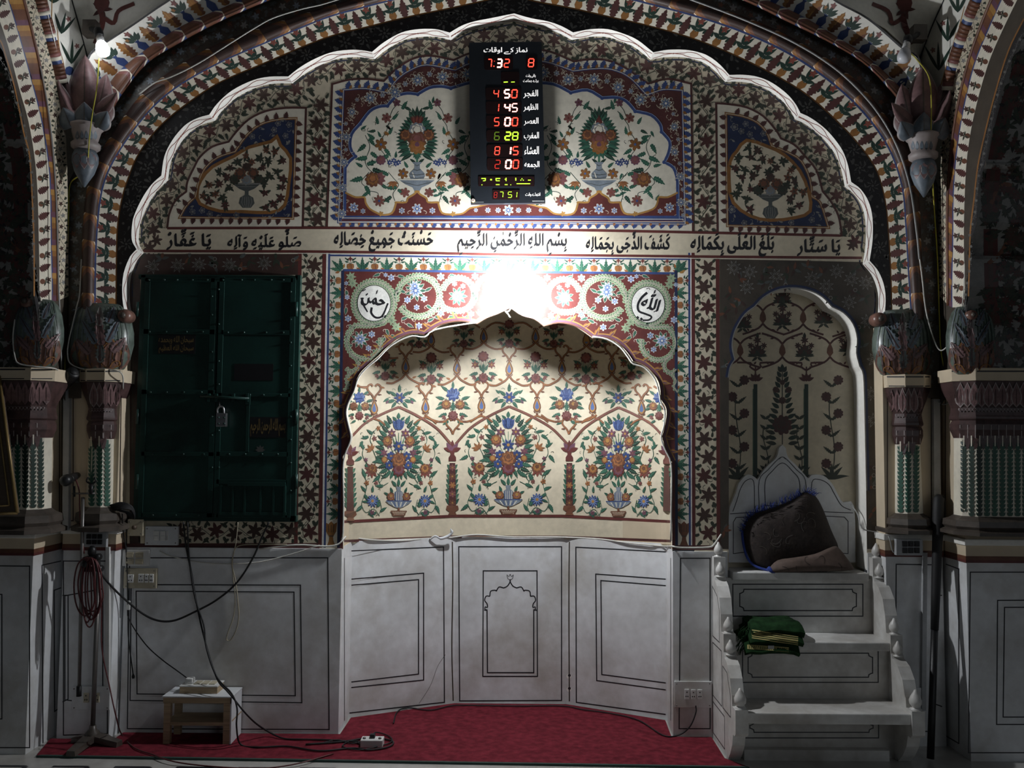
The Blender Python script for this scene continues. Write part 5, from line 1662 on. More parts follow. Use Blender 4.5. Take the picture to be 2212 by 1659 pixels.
        for (x, y, r_, m_) in ((47, 922, 5.5, 'orange'), (56, 944, 6, 'rose'), (74, 1040, 6, 'orange'), (76, 990, 5, 'purple'), (52, 1040, 5, 'rose'), (62, 1104, 6, 'purple')):
            C.bloom(*Q(x, y), r_, 5, m_, 'brown', lvl=5)
        for (x, y, a, l_) in ((76, 1058, -.6, 15), (80, 1066, 2.4, 15), (86, 1090, .9, 17), (70, 1104, 2.6, 15), (46, 1092, -1.2, 22), (42, 1102, -2.4, 15), (52, 1104, .5, 14), (76, 1026, -.9, 17), (84, 1016, 2.2, 15), (44, 1024, .9, 19), (36, 1046, .2, 16), (80, 966, -.8, 15), (86, 984, .7, 17), (52, 984, 2.6, 15), (46, 992, .4, 14), (60, 934, -.4, 15), (70, 940, .4, 16), (38, 916, -.9, 14), (84, 950, 1.2, 13), (78, 1000, 2.4, 12), (60, 1060, -1.4, 13), (72, 1080, .2, 12)):
            C.leaf(*Q(x, y), A(a), l_ * 1.15, l_ * .55, 'green', 3, rib='green2', jag=2, bend=.2)
        rg = random.Random(17)
        for i in range(30):
            x, y = rg.uniform(38, 92), rg.uniform(918, 1110)
            if x > 60 and y < 935: continue
            C.curl(*Q(x, y), A(rg.uniform(0, 6.3)), 10, 'darkgreen', 2, turn=rg.choice((-1, 1)), w=1.0)
    C.pop()
vase_bouquet(861, dy=3, sx=.93); vase_bouquet(1098, dy=0, sx=1.02); vase_bouquet(1336, dy=4, sx=.90)
niche_mb.build('wall_niche', kind='structure')

# ================================================================ painting in the recess over the pulpit seat
C = RECC
TD = [(1648, 685), (1735, 686), (1599, 757), (1690, 757), (1793, 757), (1842, 690)]
for x, y in TD:
    C.poly([(x + dx, y + dy) for dx, dy in ((0, -18), (6, -4), (7, 5), (0, 15), (-7, 5), (-6, -4))], 'brown', 3)
    for sy in (-1, 1):
        for sg in (-1, 1):
            C.stroke([(x, y + 14 * sy), (x + 10 * sg, y + 24 * sy), (x + 28 * sg, y + 32 * sy), (x + 44 * sg, y + 37 * sy)], 4.2, 'maroon2', 2, sm=3)
            C.leaf(x + 18 * sg, y + 27 * sy, (.2 if sg > 0 else 2.9) * 1, 9, 4, 'maroon2', 3); C.leaf(x + 30 * sg, y + 30 * sy, (-.9 if sg > 0 else -2.2), 8, 4, 'maroon2', 3)
def dark_posy(x, y, s=1.0):
    C.push(x, y, s)
    for k in range(9):
        C.leaf(0, 14, -math.pi / 2 + (k - 4) * .34, 30 - 2 * abs(k - 4), 8, 'leafdark', 3)
    for dx, dy, r_ in ((0, -22, 10), (-15, -10, 8), (15, -10, 8), (-10, 4, 8), (10, 4, 8), (0, -6, 9)):
        C.bloom(dx, dy, r_, 7, 'darkred', 'umber', lvl=5, point=.6)
    C.leaf(0, -26, -math.pi / 2, 14, 7, 'leafdark', 4)
    for sg in (-1, 1):
        C.leaf(0, 16, math.pi / 2 - sg * .9, 16, 6, 'leafdark', 3); C.leaf(6 * sg, 12, .1 if sg > 0 else 3.0, 17, 6, 'leafdark', 3)
    C.pop()
for x, y in ((1690, 688), (1779, 684), (1604, 694), (1636, 756), (1738, 756), (1832, 745), (1690, 640)):
    dark_posy(x, y, .95)
for x in (1632, 1742):
    C.stroke([(x, 830), (x, 1026)], 8, 'darkgreen', 2); C.stroke([(x - 5, 840), (x - 5, 1026)], 1.5, 'green', 3)
    for k in range(5):
        C.leaf(x, 822, -math.pi / 2 + (k - 2) * .6, 18, 8, 'maroon2', 4)
    C.stroke([(x, 824), (x, 792)], 3, 'maroon2', 3)
    for sg in (-1, 1):
        C.stroke([(x, 800), (x + 12 * sg, 792), (x + 10 * sg, 784), (x + 40 * sg, 783)], 4, 'maroon2', 3, sm=2)
C.leaf(1690, 800, -math.pi / 2, 14, 8, 'darkgreen', 4); C.stroke([(1690, 960), (1690, 790)], 2, 'leafdark', 2)
for i in range(15):
    t = i / 14; y = 800 + 155 * t
    w = 4 + 26 * (t if t < .3 else .3 if t < .45 else min(1, .3 + (t - .45) * 1.8)) * (1 if t < .9 else .8)
    for sg in (-1, 1):
        C.leaf(1690 + sg * w * .5, y + 4, -math.pi / 2 + sg * (.5 + .9 * t), 15 + 10 * t, 9, 'darkgreen' if i % 2 else 'leafdark', 3)
for x, y, r_ in ((1690, 918, 22), (1690, 865, 8), (1676, 842, 7), (1704, 842, 7), (1690, 826, 6)):
    C.rosette(x, y, r_, ('darkred', 'flowerdark', 'darkred', 'flowerdark'), 6)
for x0, sg in ((1797, 1), (1594, -1), (1654, -1), (1727, 1)):
    small = x0 in (1654, 1727)
    y = 1020
    C.stroke([(x0 + 6 * math.sin(t * 1.1), 1030 - t * (22 if small else 36)) for t in range(0, 6)], 2, 'leafdark', 2, sm=3)
    for k in range(6):
        yy = 1015 - k * (22 if small else 36)
        for s2 in (-1, 1):
            C.leaf(x0, yy, -math.pi / 2 + s2 * .9, 16 if small else 24, 8, 'leafdark', 3, jag=2)
        if not small:
            C.rosette(x0 + (14 if k % 2 else -12), yy - 14, 11, ('darkred', 'flowerdark', 'darkred'), 5)
    for k in range(5):
        C.leaf(x0, 1036, -math.pi / 2 + (k - 2) * .5, 36, 9, 'leafdark', 3, bend=.2 * (k - 2))
recess_mb.build('wall_pulpit_recess', kind='structure')

# ================================================================ transverse arches left and right, corner vaults
XT = {'left': onY(148, 600, -0.14).x, 'right': onY(2029, 600, -0.14).x}
TR = {
    'left': dict(
        corner=[(150, 880), (148, 640), (146, 400), (140, 260), (125, 174), (96, 50), (84, -10), (60, -120)],
        edge=[(98, 800), (97, 700), (88, 664), (72, 610), (71, 525), (73, 411), (66, 342), (62, 320), (52, 300), (47, 237), (40, 215), (35, 196), (13, 152), (9, 125), (3, 104), (-30, 60), (-90, -20), (-200, -120)],
        gold=[(74, 640), (74, 560), (73, 506), (68, 395), (63, 330), (51, 285), (32, 190), (12, 120), (2, 90), (-20, 60)],
        leafA=[(85, 650), (85, 600), (84, 525), (79, 380), (63, 269), (41, 190), (16, 95), (-6, 30), (-40, -60)],
        leafB=[(113, 650), (113, 600), (111, 525), (108, 380), (92, 269), (73, 190), (47, 95), (28, 30), (0, -60)],
        roll=[(123, 650), (123, 560), (121, 460), (117, 380), (109, 300), (97, 210), (78, 110), (50, 0), (30, -60)],
        roll2a=[(118, 186), (112, 160), (95, 79), (74, 9), (60, -60)], roll2b=[(140, 170), (133, 139), (117, 89), (95, 0), (78, -60)],
        trunk=[(25, 700), (40, 620), (45, 525), (44, 420), (38, 340), (20, 260), (0, 190)], white=[(52, 497), (36, 313), (66, 655)]),
    'right': dict(
        corner=[(2030, 880), (2030, 640), (2031, 400), (2038, 260), (2048, 190), (2085, 60), (2105, -10), (2150, -120)],
        edge=[(2074, 812), (2075, 710), (2084, 676), (2096, 620), (2096, 560), (2090, 545), (2104, 500), (2110, 480), (2111, 440), (2118, 380), (2130, 356), (2130, 345), (2140, 300), (2162, 200), (2168, 180), (2176, 150), (2212, 70), (2260, 0), (2340, -110)],
        gold=[(2092, 640), (2093, 600), (2096, 500), (2104, 430), (2112, 360), (2127, 290), (2150, 200), (2178, 110), (2212, 40)],
        leafA=[(2084, 664), (2084, 600), (2082, 520), (2084, 420), (2090, 330), (2106, 240), (2134, 140), (2168, 60), (2212, -30)],
        leafB=[(2056, 664), (2056, 600), (2058, 520), (2059, 420), (2066, 330), (2080, 240), (2104, 140), (2136, 60), (2176, -30)],
        roll=[(2049, 660), (2048, 560), (2048, 440), (2054, 340), (2068, 240), (2094, 130), (2130, 30), (2165, -50)],
        roll2a=[(2062, 200), (2070, 160), (2092, 90), (2126, 10), (2150, -50)], roll2b=[(2040, 190), (2046, 150), (2064, 90), (2092, 10), (2120, -50)],
        trunk=[(2145, 700), (2142, 620), (2140, 520), (2140, 440), (2150, 340), (2172, 240), (2205, 140)], white=[(2128, 355), (2164, 170), (2114, 552)]),
}
for side, D in TR.items():
    sg = -1 if side == 'left' else 1
    X = XT[side]
    mb = MB()
    pm = planeX(X, -sg)
    edge = smooth2(D['edge'], 3)
    loop = [tuple(p) for p in smooth2(D['corner'], 3)] + [tuple(p) for p in edge[::-1]]
    mb.region([onX(x, y, X) for x, y in loop], [], 'paint_umber')
    C = Canvas(mb, pm, base=0.0007)
    la, lb = smooth2(D['leafA'], 4), smooth2(D['leafB'], 4)
    rs = lambda p: resample(p, 40)
    C.quads(rs(la), rs(lb), 'ivory', 1)
    C.quads(rs(lb), rs(smooth2(D['roll'], 4)), 'brown', 1); C.stroke(lb, 2.6, 'blue', 3)
    ra, rb = resample(lb, 61), resample(smooth2(D['roll'], 4), 61)
    for i in range(0, 60, 5):
        C.quads(ra[i + 3:i + 6], rb[i + 3:i + 6], 'amber', 2); C.quads(ra[i + 4:i + 6], rb[i + 4:i + 6], 'gold', 3); C.quads(ra[i:i + 2], rb[i:i + 2], 'purple', 3)
    C.quads(rs(smooth2(D['roll'], 4)), rs(smooth2(D['corner'][1:], 4)), 'cream2', 1)
    C.quads(rs(smooth2(D['gold'], 4)), rs(edge), 'black', 1); C.stroke(smooth2(D['gold'], 4), 3, 'amber', 4)
    md = between(la, lb, .5, 60)
    for i in range(26):
        p, a = at_path(md, plen(md) * (i + .5) / 26)
        w = 13
        if i % 2 == 0:
            C.leaf(p.x - sg * -10, p.y + 4, (math.pi if sg > 0 else 0) - .35 * (-sg), 27, 19, 'darkred', 3, jag=3) if False else C.leaf(p.x + sg * 12, p.y + 3, math.pi + .5 if sg > 0 else -.5, 27, 18, 'darkred', 3, jag=3)
        else:
            C.disc(p.x + sg * 7, p.y, 6, 'brown', 3, 8); C.bloom(p.x - sg * 6, p.y - 4, 7, 5, 'flowerdark', lvl=4, point=.7)
            for k in range(4):
                C.leaf(p.x, p.y, k * 1.5 + .4, 11, 4, 'leafdark', 3)
    C.vine(between(smooth2(D['roll'], 4), smooth2(D['corner'][1:], 4), .5, 60), 20, 24, 'leafdark', 'leafdark', ['flowerdark', 'grey'], seed=41, r=6, petals=(5,), lw=.9)
    C.vine(between(smooth2(D['gold'], 4), edge, .5, 60), 6, 26, 'ash', 'ash', ['ash'], seed=42, r=4, petals=(6,), lw=.8, curls=False)
    # petal-painted mouldings
    for key, r_ in (('roll', 0.009),):
        pts = [onX(p.x, p.y, X) for p in smooth2(D[key], 4)]
        mb.tube(pts, r_, 'paint_brown', 8)
    a2, b2 = resample(smooth2(D['roll2a'], 4), 30), resample(smooth2(D['roll2b'], 4), 30)
    mid3 = [onX((p.x + q.x) / 2, (p.y + q.y) / 2, X) for p, q in zip(a2, b2)]
    mb.tube(mid3, 0.032, 'paint_blue', 10)
    for i in range(0, 30, 6):
        for j, m_ in ((0, 'ivory'), (1, 'rose'), (2, 'brown'), (3, 'brown'), (4, 'brown')):
            if i + j + 1 < 30:
                mb.tube([mid3[i + j], mid3[i + j + 1]], 0.0345, 'paint_' + m_, 10, cap=True)
    # deep soffit of this arch with painted tree trunk
    ed3 = [onX(p.x, p.y, X) for p in edge]
    mb.strip(ed3, [p + Vector((sg * 0.95, 0, 0)) for p in ed3], 'paint_grey')
    B = MB(); B.strip(ed3, [p + Vector((sg * 0.95, 0, 0)) for p in ed3], 'x')
    C = Canvas(mb, on_bvh(B.bvh()), base=0.001)
    tr = smooth2(D['trunk'], 4)
    C.quads([p - Vector((15, 0)) for p in tr], [p + Vector((15, 0)) for p in tr], 'maroon2', 1)
    C.quads([p - Vector((6, 0)) for p in tr], [p + Vector((4, 0)) for p in tr], 'flowerdark', 2)
    for x, y in D['white']:
        C.disc(x, y, 10, 'grey', 4, 10, ry=7)
    rg = random.Random(31)
    for i in range(330):
        x = rg.uniform(-60, 62) if sg < 0 else rg.uniform(2125, 2260); y = rg.uniform(60, 800)
        C.bloom(x, y, rg.uniform(7, 12), 6, rg.choice(('flowerdark', 'leafdark', 'darkred')), 'umber', lvl=4 + i % 5, point=.5)
        for k in range(3):
            C.leaf(x, y, rg.uniform(0, 6.3), 20, 8, 'leafdark' if k else 'black', 3)
    for pts in ([(0, 0), (22, -40), (50, -38)], [(-5, 130), (26, 100), (44, 60)]):
        C.stroke([(D['trunk'][3][0] + sg * x, D['trunk'][3][1] + y) for x, y in pts], 9, 'brown', 3, sm=4)
    mb.build('wall_arch_' + side, kind='structure')

# corner vault faces
for side in ('left', 'right'):
    sg = -1 if side == 'left' else 1
    X = XT[side] - sg * 0.03
    if side == 'left':
        A_ = [(189, 124), (172, 60), (155, 0), (118, -130)]; B_ = [(191, 122), (274, 60), (364, 0), (560, -110)]
        K = [(160, 240), (146, 170), (133, 139), (117, 89), (95, 0), (70, -100)]
        ctr = [(203, 90), (212, 20), (216, -60)]
    else:
        A_ = [(1986, 130), (2012, 60), (2039, 0), (2090, -130)]; B_ = [(1984, 128), (1912, 62), (1804, 0), (1600, -120)]
        K = [(2010, 250), (2040, 180), (2046, 150), (2064, 90), (2092, 10), (2120, -60)]
        ctr = [(1975, 95), (1962, 20), (1958, -60)]
    mb = MB()
    a3 = [onX(x, y, X) for x, y in A_]; b3 = [onY(x, y, -0.27) for x, y in B_]
    cols = 8; vs = []
    for p, q in zip(a3, b3):
        for k in range(cols + 1):
            t = k / cols
            vs.append(p.lerp(q, t) + Vector((0.02 * sg, 0.05, 0)) * math.sin(math.pi * t))
    mb.add(vs, [(r_ * (cols + 1) + k, r_ * (cols + 1) + k + 1, (r_ + 1) * (cols + 1) + k + 1, (r_ + 1) * (cols + 1) + k) for r_ in range(3) for k in range(cols)], 'vault_white', smooth=True)
    # acanthus strip along the transverse arch
    k3 = [onX(x, y, X) for x, y in resample(K, 20)]
    l3 = [onX(x, y, X) for x, y in resample([A_[0]] + A_[1:], 20)]
    mb.strip(k3, l3, 'vault_white')
    C = Canvas(mb, on_bvh(mb.bvh()), base=0.0012)
    C.stroke(smooth2(A_[:3], 5), 3.2, 'black', 3)
    kk, ll = resample(K, 20), resample(A_, 20)
    for i in range(2, 18, 2):
        p, q = kk[i], ll[i]; d = q - p
        a = math.atan2(d.y, d.x) - .5 * -sg * 1
        if i % 4 == 2:
            C.leaf(p.x, p.y, a, d.length * .85, 20, 'amber', 3, jag=3, rib='gold')
        else:
            C.disc(p.x + d.x * .15, p.y + d.y * .15, 10, 'blue', 3, 8)
            for k in range(4):
                C.leaf(p.x + d.x * .3, p.y + d.y * .3, a + (k - 1.5) * .5, d.length * .55, 7, 'darkgreen', 3)
            C.bloom(p.x + d.x * .7, p.y + d.y * .7, 6, 5, 'rose', lvl=5)
    # painted branch
    c0 = ctr[1]
    C.stroke([(ctr[0][0] + 4 * -sg, 95), (c0[0] + 10 * -sg, 45), (c0[0] + 2 * -sg, 10), (c0[0] - 4, -30)], 13, 'maroon', 2, sm=4)
    C.stroke([(c0[0] + 14 * -sg, 40), (c0[0] + 34 * -sg, 50), (c0[0] + 44 * -sg, 24), (c0[0] + 78 * -sg, 8)], 9, 'maroon', 2, sm=4)
    C.disc(c0[0] + 8 * -sg, 6, 17, 'maroon', 3, 10, ry=20); C.bloom(c0[0] + 8 * -sg, 8, 12, 7, 'navy', 'paleblue', lvl=4)
    for k in range(5):
        C.leaf(c0[0] + 8 * -sg, 20, k * 1.25, 24, 9, 'maroon2', 3)
    mb.build('ceiling_vault_' + side, kind='structure')
# ================================================================ object materials
material('cabinet_green', (0.008, 0.036, 0.029), rough=0.38, var=0.2, scale=6, bump=0.06)
material('steel', (0.55, 0.55, 0.56), rough=0.3, metal=1.0)
material('dull_metal', (0.22, 0.21, 0.20), rough=0.45, metal=0.8)
material('black_plastic', (0.008, 0.008, 0.009), rough=0.45)
material('black_rubber', (0.007, 0.007, 0.008), rough=0.65)
material('clock_black', (0.022, 0.026, 0.032), rough=0.28, var=0.1)
material('clock_window', (0.022, 0.010, 0.010), rough=0.25)
material('white_plastic', (0.70, 0.70, 0.68), rough=0.45, var=0.06)
material('grey_plastic', (0.42, 0.43, 0.44), rough=0.45)
material('yellowed_plastic', (0.50, 0.45, 0.33), rough=0.5)
material('yellow_wire', (0.50, 0.46, 0.05), rough=0.5)
material('white_wire', (0.62, 0.61, 0.56), rough=0.5)
material('grey_wire', (0.34, 0.34, 0.33), rough=0.5)
material('red_wire', (0.10, 0.018, 0.02), rough=0.5)
material('string', (0.42, 0.38, 0.28), rough=0.9)
material('wood_raw', (0.42, 0.31, 0.19), rough=0.7, var=0.2, scale=5, stretch=(1, 6, 30), fine=30)
material('board_white', (0.66, 0.68, 0.70), rough=0.45, var=0.05)
material('wood_dark', (0.10, 0.072, 0.05), rough=0.5, stretch=(1, 6, 20))
material('gilt', (0.26, 0.18, 0.07), rough=0.45, metal=0.4)
material('rug_green', (0.014, 0.042, 0.015), rough=0.95, var=0.35, scale=30, fine=300, bump=0.5, spec=0.1)
material('rug_gold', (0.42, 0.36, 0.14), rough=0.9)
material('quilt_brown', (0.028, 0.019, 0.016), rough=0.8, var=0.25, scale=30, bump=0.4)
material('quilt_light', (0.105, 0.072, 0.058), rough=0.8, var=0.15, scale=25, bump=0.4)
material('quilt_blue', (0.018, 0.040, 0.22), rough=0.85)
material('led_red', (0.3, 0.01, 0.01), emit=(1.0, 0.06, 0.035), estr=2.6)
material('led_red_bright', (0.3, 0.05, 0.05), emit=(1.0, 0.42, 0.36), estr=3.2)
material('led_red_dim', (0.2, 0.01, 0.01), emit=(1.0, 0.05, 0.03), estr=0.7)
material('led_green', (0.1, 0.2, 0.01), emit=(0.55, 0.95, 0.05), estr=1.5)
material('led_green_dim', (0.05, 0.1, 0.01), emit=(0.35, 0.6, 0.04), estr=0.35)
material('sign_white', (0.75, 0.75, 0.75), emit=(1.0, 0.98, 0.96), estr=0.75)
material('bulb_opal', (0.62, 0.63, 0.66), rough=0.25, var=0.02)
material('bulb_lit', (0.8, 0.8, 0.8), emit=(0.90, 0.94, 1.0), estr=17.0, var=0.02)
material('lamp_lit', (0.8, 0.8, 0.8), emit=(0.93, 0.96, 1.0), estr=LAMP_E, var=0.02)
material('petal_mauve', (0.19, 0.110, 0.110), rough=0.5, var=0.3, scale=12)
material('petal_edge', (0.30, 0.26, 0.25), rough=0.5)
material('leaf_slate', (0.13, 0.16, 0.19), rough=0.5, var=0.25, scale=14)
material('urn_green', (0.13, 0.165, 0.14), rough=0.32, var=0.35, scale=16)
material('urn_brown', (0.20, 0.105, 0.08), rough=0.35, var=0.3, scale=16)
material('capital_stone', (0.075, 0.042, 0.040), rough=0.4, var=0.3, scale=20)

def pxbox(mb, x0, y0, x1, y1, Ya, Yb, m, r=0.0):
    """box whose front face (plane Yb, nearer the viewer) covers the photo rectangle"""
    p, q = onY(x0, (y0 + y1) / 2, Yb), onY(x1, (y0 + y1) / 2, Yb)
    z0, z1 = onY((x0 + x1) / 2, y1, Yb).z, onY((x0 + x1) / 2, y0, Yb).z
    if r:
        mb.rbox(p.x, q.x, Yb, Ya, z0, z1, m, r)
    else:
        mb.box(p.x, q.x, Yb, Ya, z0, z1, m)

def P3(path):
    return [onY(x, y, Y) for x, y, Y in path]

def cable(name, label, path, r, m, cat='cable', group=None, sm=6, world_pts=None, n=6):
    mb = MB()
    pts = world_pts if world_pts else P3(path)
    mb.tube(smooth2(pts, sm), r, m, n)
    return tag(mb.build(name), label, cat, group)

# ================================================================ the bare lamp over the niche
lx, ly = 1108, 634
LB = onY(lx, ly, -0.14)
t = thing('wall_lamp', 'bare glowing white lamp on the wall just above the point of the niche', 'lamp', (LB.x, 0, LB.z))
mb = MB()
mb.lathe([(0.001, -0.034), (0.014, -0.031), (0.025, -0.019), (0.029, -0.002), (0.028, 0.012), (0.019, 0.026)], tuple(LB), 'lamp_lit', 16, axis='Y')
mb.build('bulb', t)
mb = MB(); mb.lathe([(0.019, 0.026), (0.015, 0.05), (0.015, 0.09), (0.020, 0.092), (0.020, 0.12)], tuple(LB), 'white_plastic', 14, axis='Y'); mb.build('socket', t)
mb = MB(); mb.lathe([(0.028, .12), (0.032, .125), (0.032, .139)], tuple(LB), 'white_plastic', 20, axis='Y'); mb.build('base', t)
cable('wire_offcut', 'short loose end of white wire poking out at the point of the niche', [(1108, 640, -.012), (1106, 660, -.02), (1099, 672, -.03), (1092, 673, -.03), (1097, 678, -.03), (1102, 686, -.03)], 0.0035, 'white_wire', 'wire')

# ================================================================ prayer time board
YC = -0.045
o = onY(1096, 440, YC)
clk = thing('prayer_time_clock', 'tall black electronic board of prayer times with red and green digits', 'clock', (o.x, YC + .02, o.z))
mb = MB()
pl = [onY(x, y, YC) for x, y in ((1013, 92), (1170, 90), (1178, 438), (1017, 440))]
bk = [p + Vector((0, 0.026, 0)) for p in pl]
mb.add(pl + bk, [(0, 1, 2, 3), (4, 7, 6, 5), (0, 4, 5, 1), (1, 5, 6, 2), (2, 6, 7, 3), (3, 7, 4, 0)], 'clock_black')
cc = Canvas(mb, planeY(YC), base=0.0004)
cc.stroke([(1018, 436.5), (1045, 436.5)], 1.0, 'grey_plastic', 1); cc.stroke([(1150, 435), (1176, 434.8)], 0.9, 'grey_plastic', 1)
for dx in range(0, 26, 2):
    cc.rect(1150 + dx, 433.4, 1151.2 + dx, 434.4, 'white_plastic', 1)
mb.build('casing', clk)
mb = MB(); e_ = onY(1022, 433, YC)
mb.lathe([(0.0115, -0.003), (0.0115, 0.0), (0.011, 0.001)], tuple(e_), 'gilt', 20, axis='Y'); mb.lathe([(0.008, -0.0036), (0.008, -.003)], tuple(e_), 'sign_white', 18, axis='Y')
ce = Canvas(mb, planeY(YC - .0037), base=0.0003); ce.poly([(1020, 434.5), (1021, 431.5), (1023, 431), (1024.4, 433), (1022.5, 433.4), (1023.5, 435)], 'paint_amber', 1)
mb.build('emblem', clk)
SEG = {'0': 'abcdef', '1': 'bc', '2': 'abged', '3': 'abgcd', '4': 'fgbc', '5': 'afgcd', '6': 'afgedc', '7': 'abc', '8': 'abcdefg', '-': 'd'}
def digit(c, ch, x0, y0, x1, y1, m, w=2.1, off=None):
    sl = 0.09
    X = lambda u, v: x0 + (x1 - x0) * u + (1 - v) * sl * (y1 - y0)
    Y = lambda v: y0 + (y1 - y0) * v
    S = {'a': ((.06, 0), (.94, 0)), 'b': ((1, .05), (1, .46)), 'c': ((1, .54), (1, .95)), 'd': ((.06, 1), (.94, 1)), 'e': ((0, .54), (0, .95)), 'f': ((0, .05), (0, .46)), 'g': ((.08, .5), (.92, .5))}
    for k, (a, b) in S.items():
        on = k in SEG[ch]
        mm = m if on else off
        if mm:
            c.stroke([(X(*a), Y(a[1])), (X(*b), Y(b[1]))], w, mm, 3 if on else 2)
def disp(name, rect, items, rounded=True):
    mb = MB()
    x0, y0, x1, y1 = rect
    r_ = 5 if rounded else 1
    pts = []
    for cx_, cy_, a0 in ((x1 - r_, y0 + r_, -math.pi / 2), (x1 - r_, y1 - r_, 0), (x0 + r_, y1 - r_, math.pi / 2), (x0 + r_, y0 + r_, math.pi)):
        for k in range(4):
            a = a0 + math.pi / 2 * k / 3
            pts.append((cx_ + r_ * math.cos(a), cy_ + r_ * math.sin(a)))
    f = [onY(x, y, YC - .0015) for x, y in pts]; b = [onY(x, y, YC - .0002) for x, y in pts]
    mb.poly(f, 'clock_window'); mb.strip(f + [f[0]], b + [b[0]], 'clock_window')
    c = Canvas(mb, planeY(YC - .0015), base=0.0004)
    for it in items:
        it(c)
    return mb.build(name, clk)
D = lambda ch, x0, x1, y0, y1, m, w=2.1, off=None: (lambda c: digit(c, ch, x0, y0, x1, y1, m, w, off))
disp('digit_display', (1046, 122, 1108, 151), [D('7', 1053, 1061, 128, 145, 'led_red', 2.2), D('3', 1073, 1083, 128, 145, 'led_red_bright', 3.6), D('2', 1089, 1099, 128, 145, 'led_red', 2.4), lambda c: (c.disc(1067, 143, 1.4, 'led_red', 3, 8), c.disc(1068, 132, 1.2, 'led_red_dim', 3, 8))])
disp('digit_display', (1136, 122, 1160, 151), [D('8', 1141, 1152, 127, 144, 'led_red', 2.4)])
disp('digit_display', (1082, 155, 1122, 184), [lambda c: (c.stroke([(1088, 177.5), (1097, 177)], 2.4, 'led_green', 3), c.stroke([(1104, 177.3), (1112, 177)], 1.8, 'led_green', 3))])
rows_ = [('4', '50', 194, 211, 'led_red', 'led_red_bright', 'led_red'), ('1', '45', 224, 241, 'led_red', 'led_red_bright', 'led_red_bright'), ('5', '00', 254.5, 271.5, 'led_red', 'led_red_bright', 'led_red'),
         ('6', '28', 285.5, 302, 'led_green_dim', 'led_green', 'led_green'), ('8', '15', 317, 334, 'led_red', 'led_red_bright', 'led_red'), ('2', '00', 346, 363.5, 'led_red_dim', 'led_red_bright', 'led_red')]
for i, (h_, mm_, y0, y1, ma, mbb, mc) in enumerate(rows_):
    d_ = i * 0.6
    disp('digit_display', (1049 + d_, y0 - 5, 1126 + d_, y1 + 5), [D(h_, 1066 + d_, 1076 + d_, y0, y1, ma, 1.9), D(mm_[0], 1089 + d_, 1100 + d_, y0, y1, mbb, 3.6), D(mm_[1], 1105 + d_, 1116 + d_, y0, y1, mc, 2.6)])
def dots(c):
    R_ = lambda x0, y0, x1, y1: c.rect(x0, y0, x1, y1, 'led_green', 3)
    k = 1 / 4.146
    for (a, b, w_, h_) in ((330, 1345, 42, 9), (362, 1352, 9, 18), (345, 1366, 20, 8), (332, 1402, 8, 9), (410, 1353, 16, 14), (458, 1345, 42, 9), (458, 1352, 9, 16), (462, 1366, 34, 8), (460, 1400, 34, 9), (548, 1343, 9, 30), (540, 1352, 9, 9), (540, 1400, 26, 9), (590, 1402, 8, 8), (634, 1343, 10, 26), (690, 1347, 9, 9), (680, 1360, 9, 9), (702, 1360, 9, 9), (646, 1392, 122, 9), (748, 1360, 26, 9)):
        R_(960 + a * k, 60 + b * k, 960 + (a + w_) * k, 60 + (b + h_) * k)
disp('dot_display', (1033.5, 381, 1154, 402.5), [dots], False)
disp('digit_display', (1064, 410, 1122, 431), [D('8', 1067, 1073, 415, 427, 'led_red_dim', 0.8), D('7', 1079, 1086, 414.5, 426.5, 'led_green', 1.6), D('5', 1097, 1105, 414.5, 426.5, 'led_green', 1.6), D('1', 1108, 1116, 414.5, 426.5, 'led_green', 1.6)], False)
mb = MB(); cl_ = Canvas(mb, planeY(YC), base=0.0006)
for t_, x0, y0, x1, y1 in (('نماز كے اوقات', 1045, 102, 1139, 117), ('الفجر', 1131, 194, 1162, 212), ('الظهر', 1131, 224, 1162, 241), ('العصر', 1132, 254, 1163, 271), ('المغرب', 1132, 285, 1164, 303), ('العشاء', 1133, 316, 1164, 334), ('الجمعه', 1133, 348, 1165, 364), ('باقى وقت', 1136, 160, 1157, 168), ('براے جماعت', 1130, 171, 1163, 179), ('انتهاے وقت', 1135, 416, 1167, 425)):
    write(cl_, t_, x0, y0, x1, y1, 'sign_white', 2, nib=(0.035, 0.02))
mb.build('lettering', clk)

# ================================================================ green iron wall cabinet
YK = -0.045
o = onY(466, 1124, 0)
cab = thing('wall_cabinet', 'dark green riveted iron double-door cabinet set in the painted wall', 'cabinet', (o.x, 0, o.z))
mb = MB()
pxbox(mb, 299, 594, 643, 1126, 0.02, -0.022, 'cabinet_green')
for r_ in ((299, 594, 643, 603), (296, 1113, 640, 1126), (296, 594, 306, 1126), (632, 594, 643, 1126)):
    pxbox(mb, *r_, 0.0, -0.034, 'cabinet_green')
mb.build('frame', cab)
def rivets(mb, pts, Y):
    for x, y in pts:
        p = onY(x, y, Y)
        mb.lathe([(0.0055, 0.002), (0.0052, -0.001), (0.003, -0.0035), (0.0005, -0.004)], tuple(p), 'cabinet_green', 8, axis='Y')
def leaf_door(x0, x1, straps, sd):
    mb = MB()
    pxbox(mb, x0, 598, x1, 1120, -0.022, -0.036, 'cabinet_green')
    for (a, b, c_, d_) in straps:
        pxbox(mb, a, b, c_, d_, -0.036, -0.041, 'cabinet_green', 0.001)
    return mb
ld = leaf_door(305, 464, [(305, 600, 316, 1118), (452, 600, 464, 856), (450, 856, 462, 1118), (305, 600, 464, 609), (305, 711, 464, 722), (305, 842, 464, 852), (305, 976, 462, 985), (305, 1108, 462, 1118)], 1)
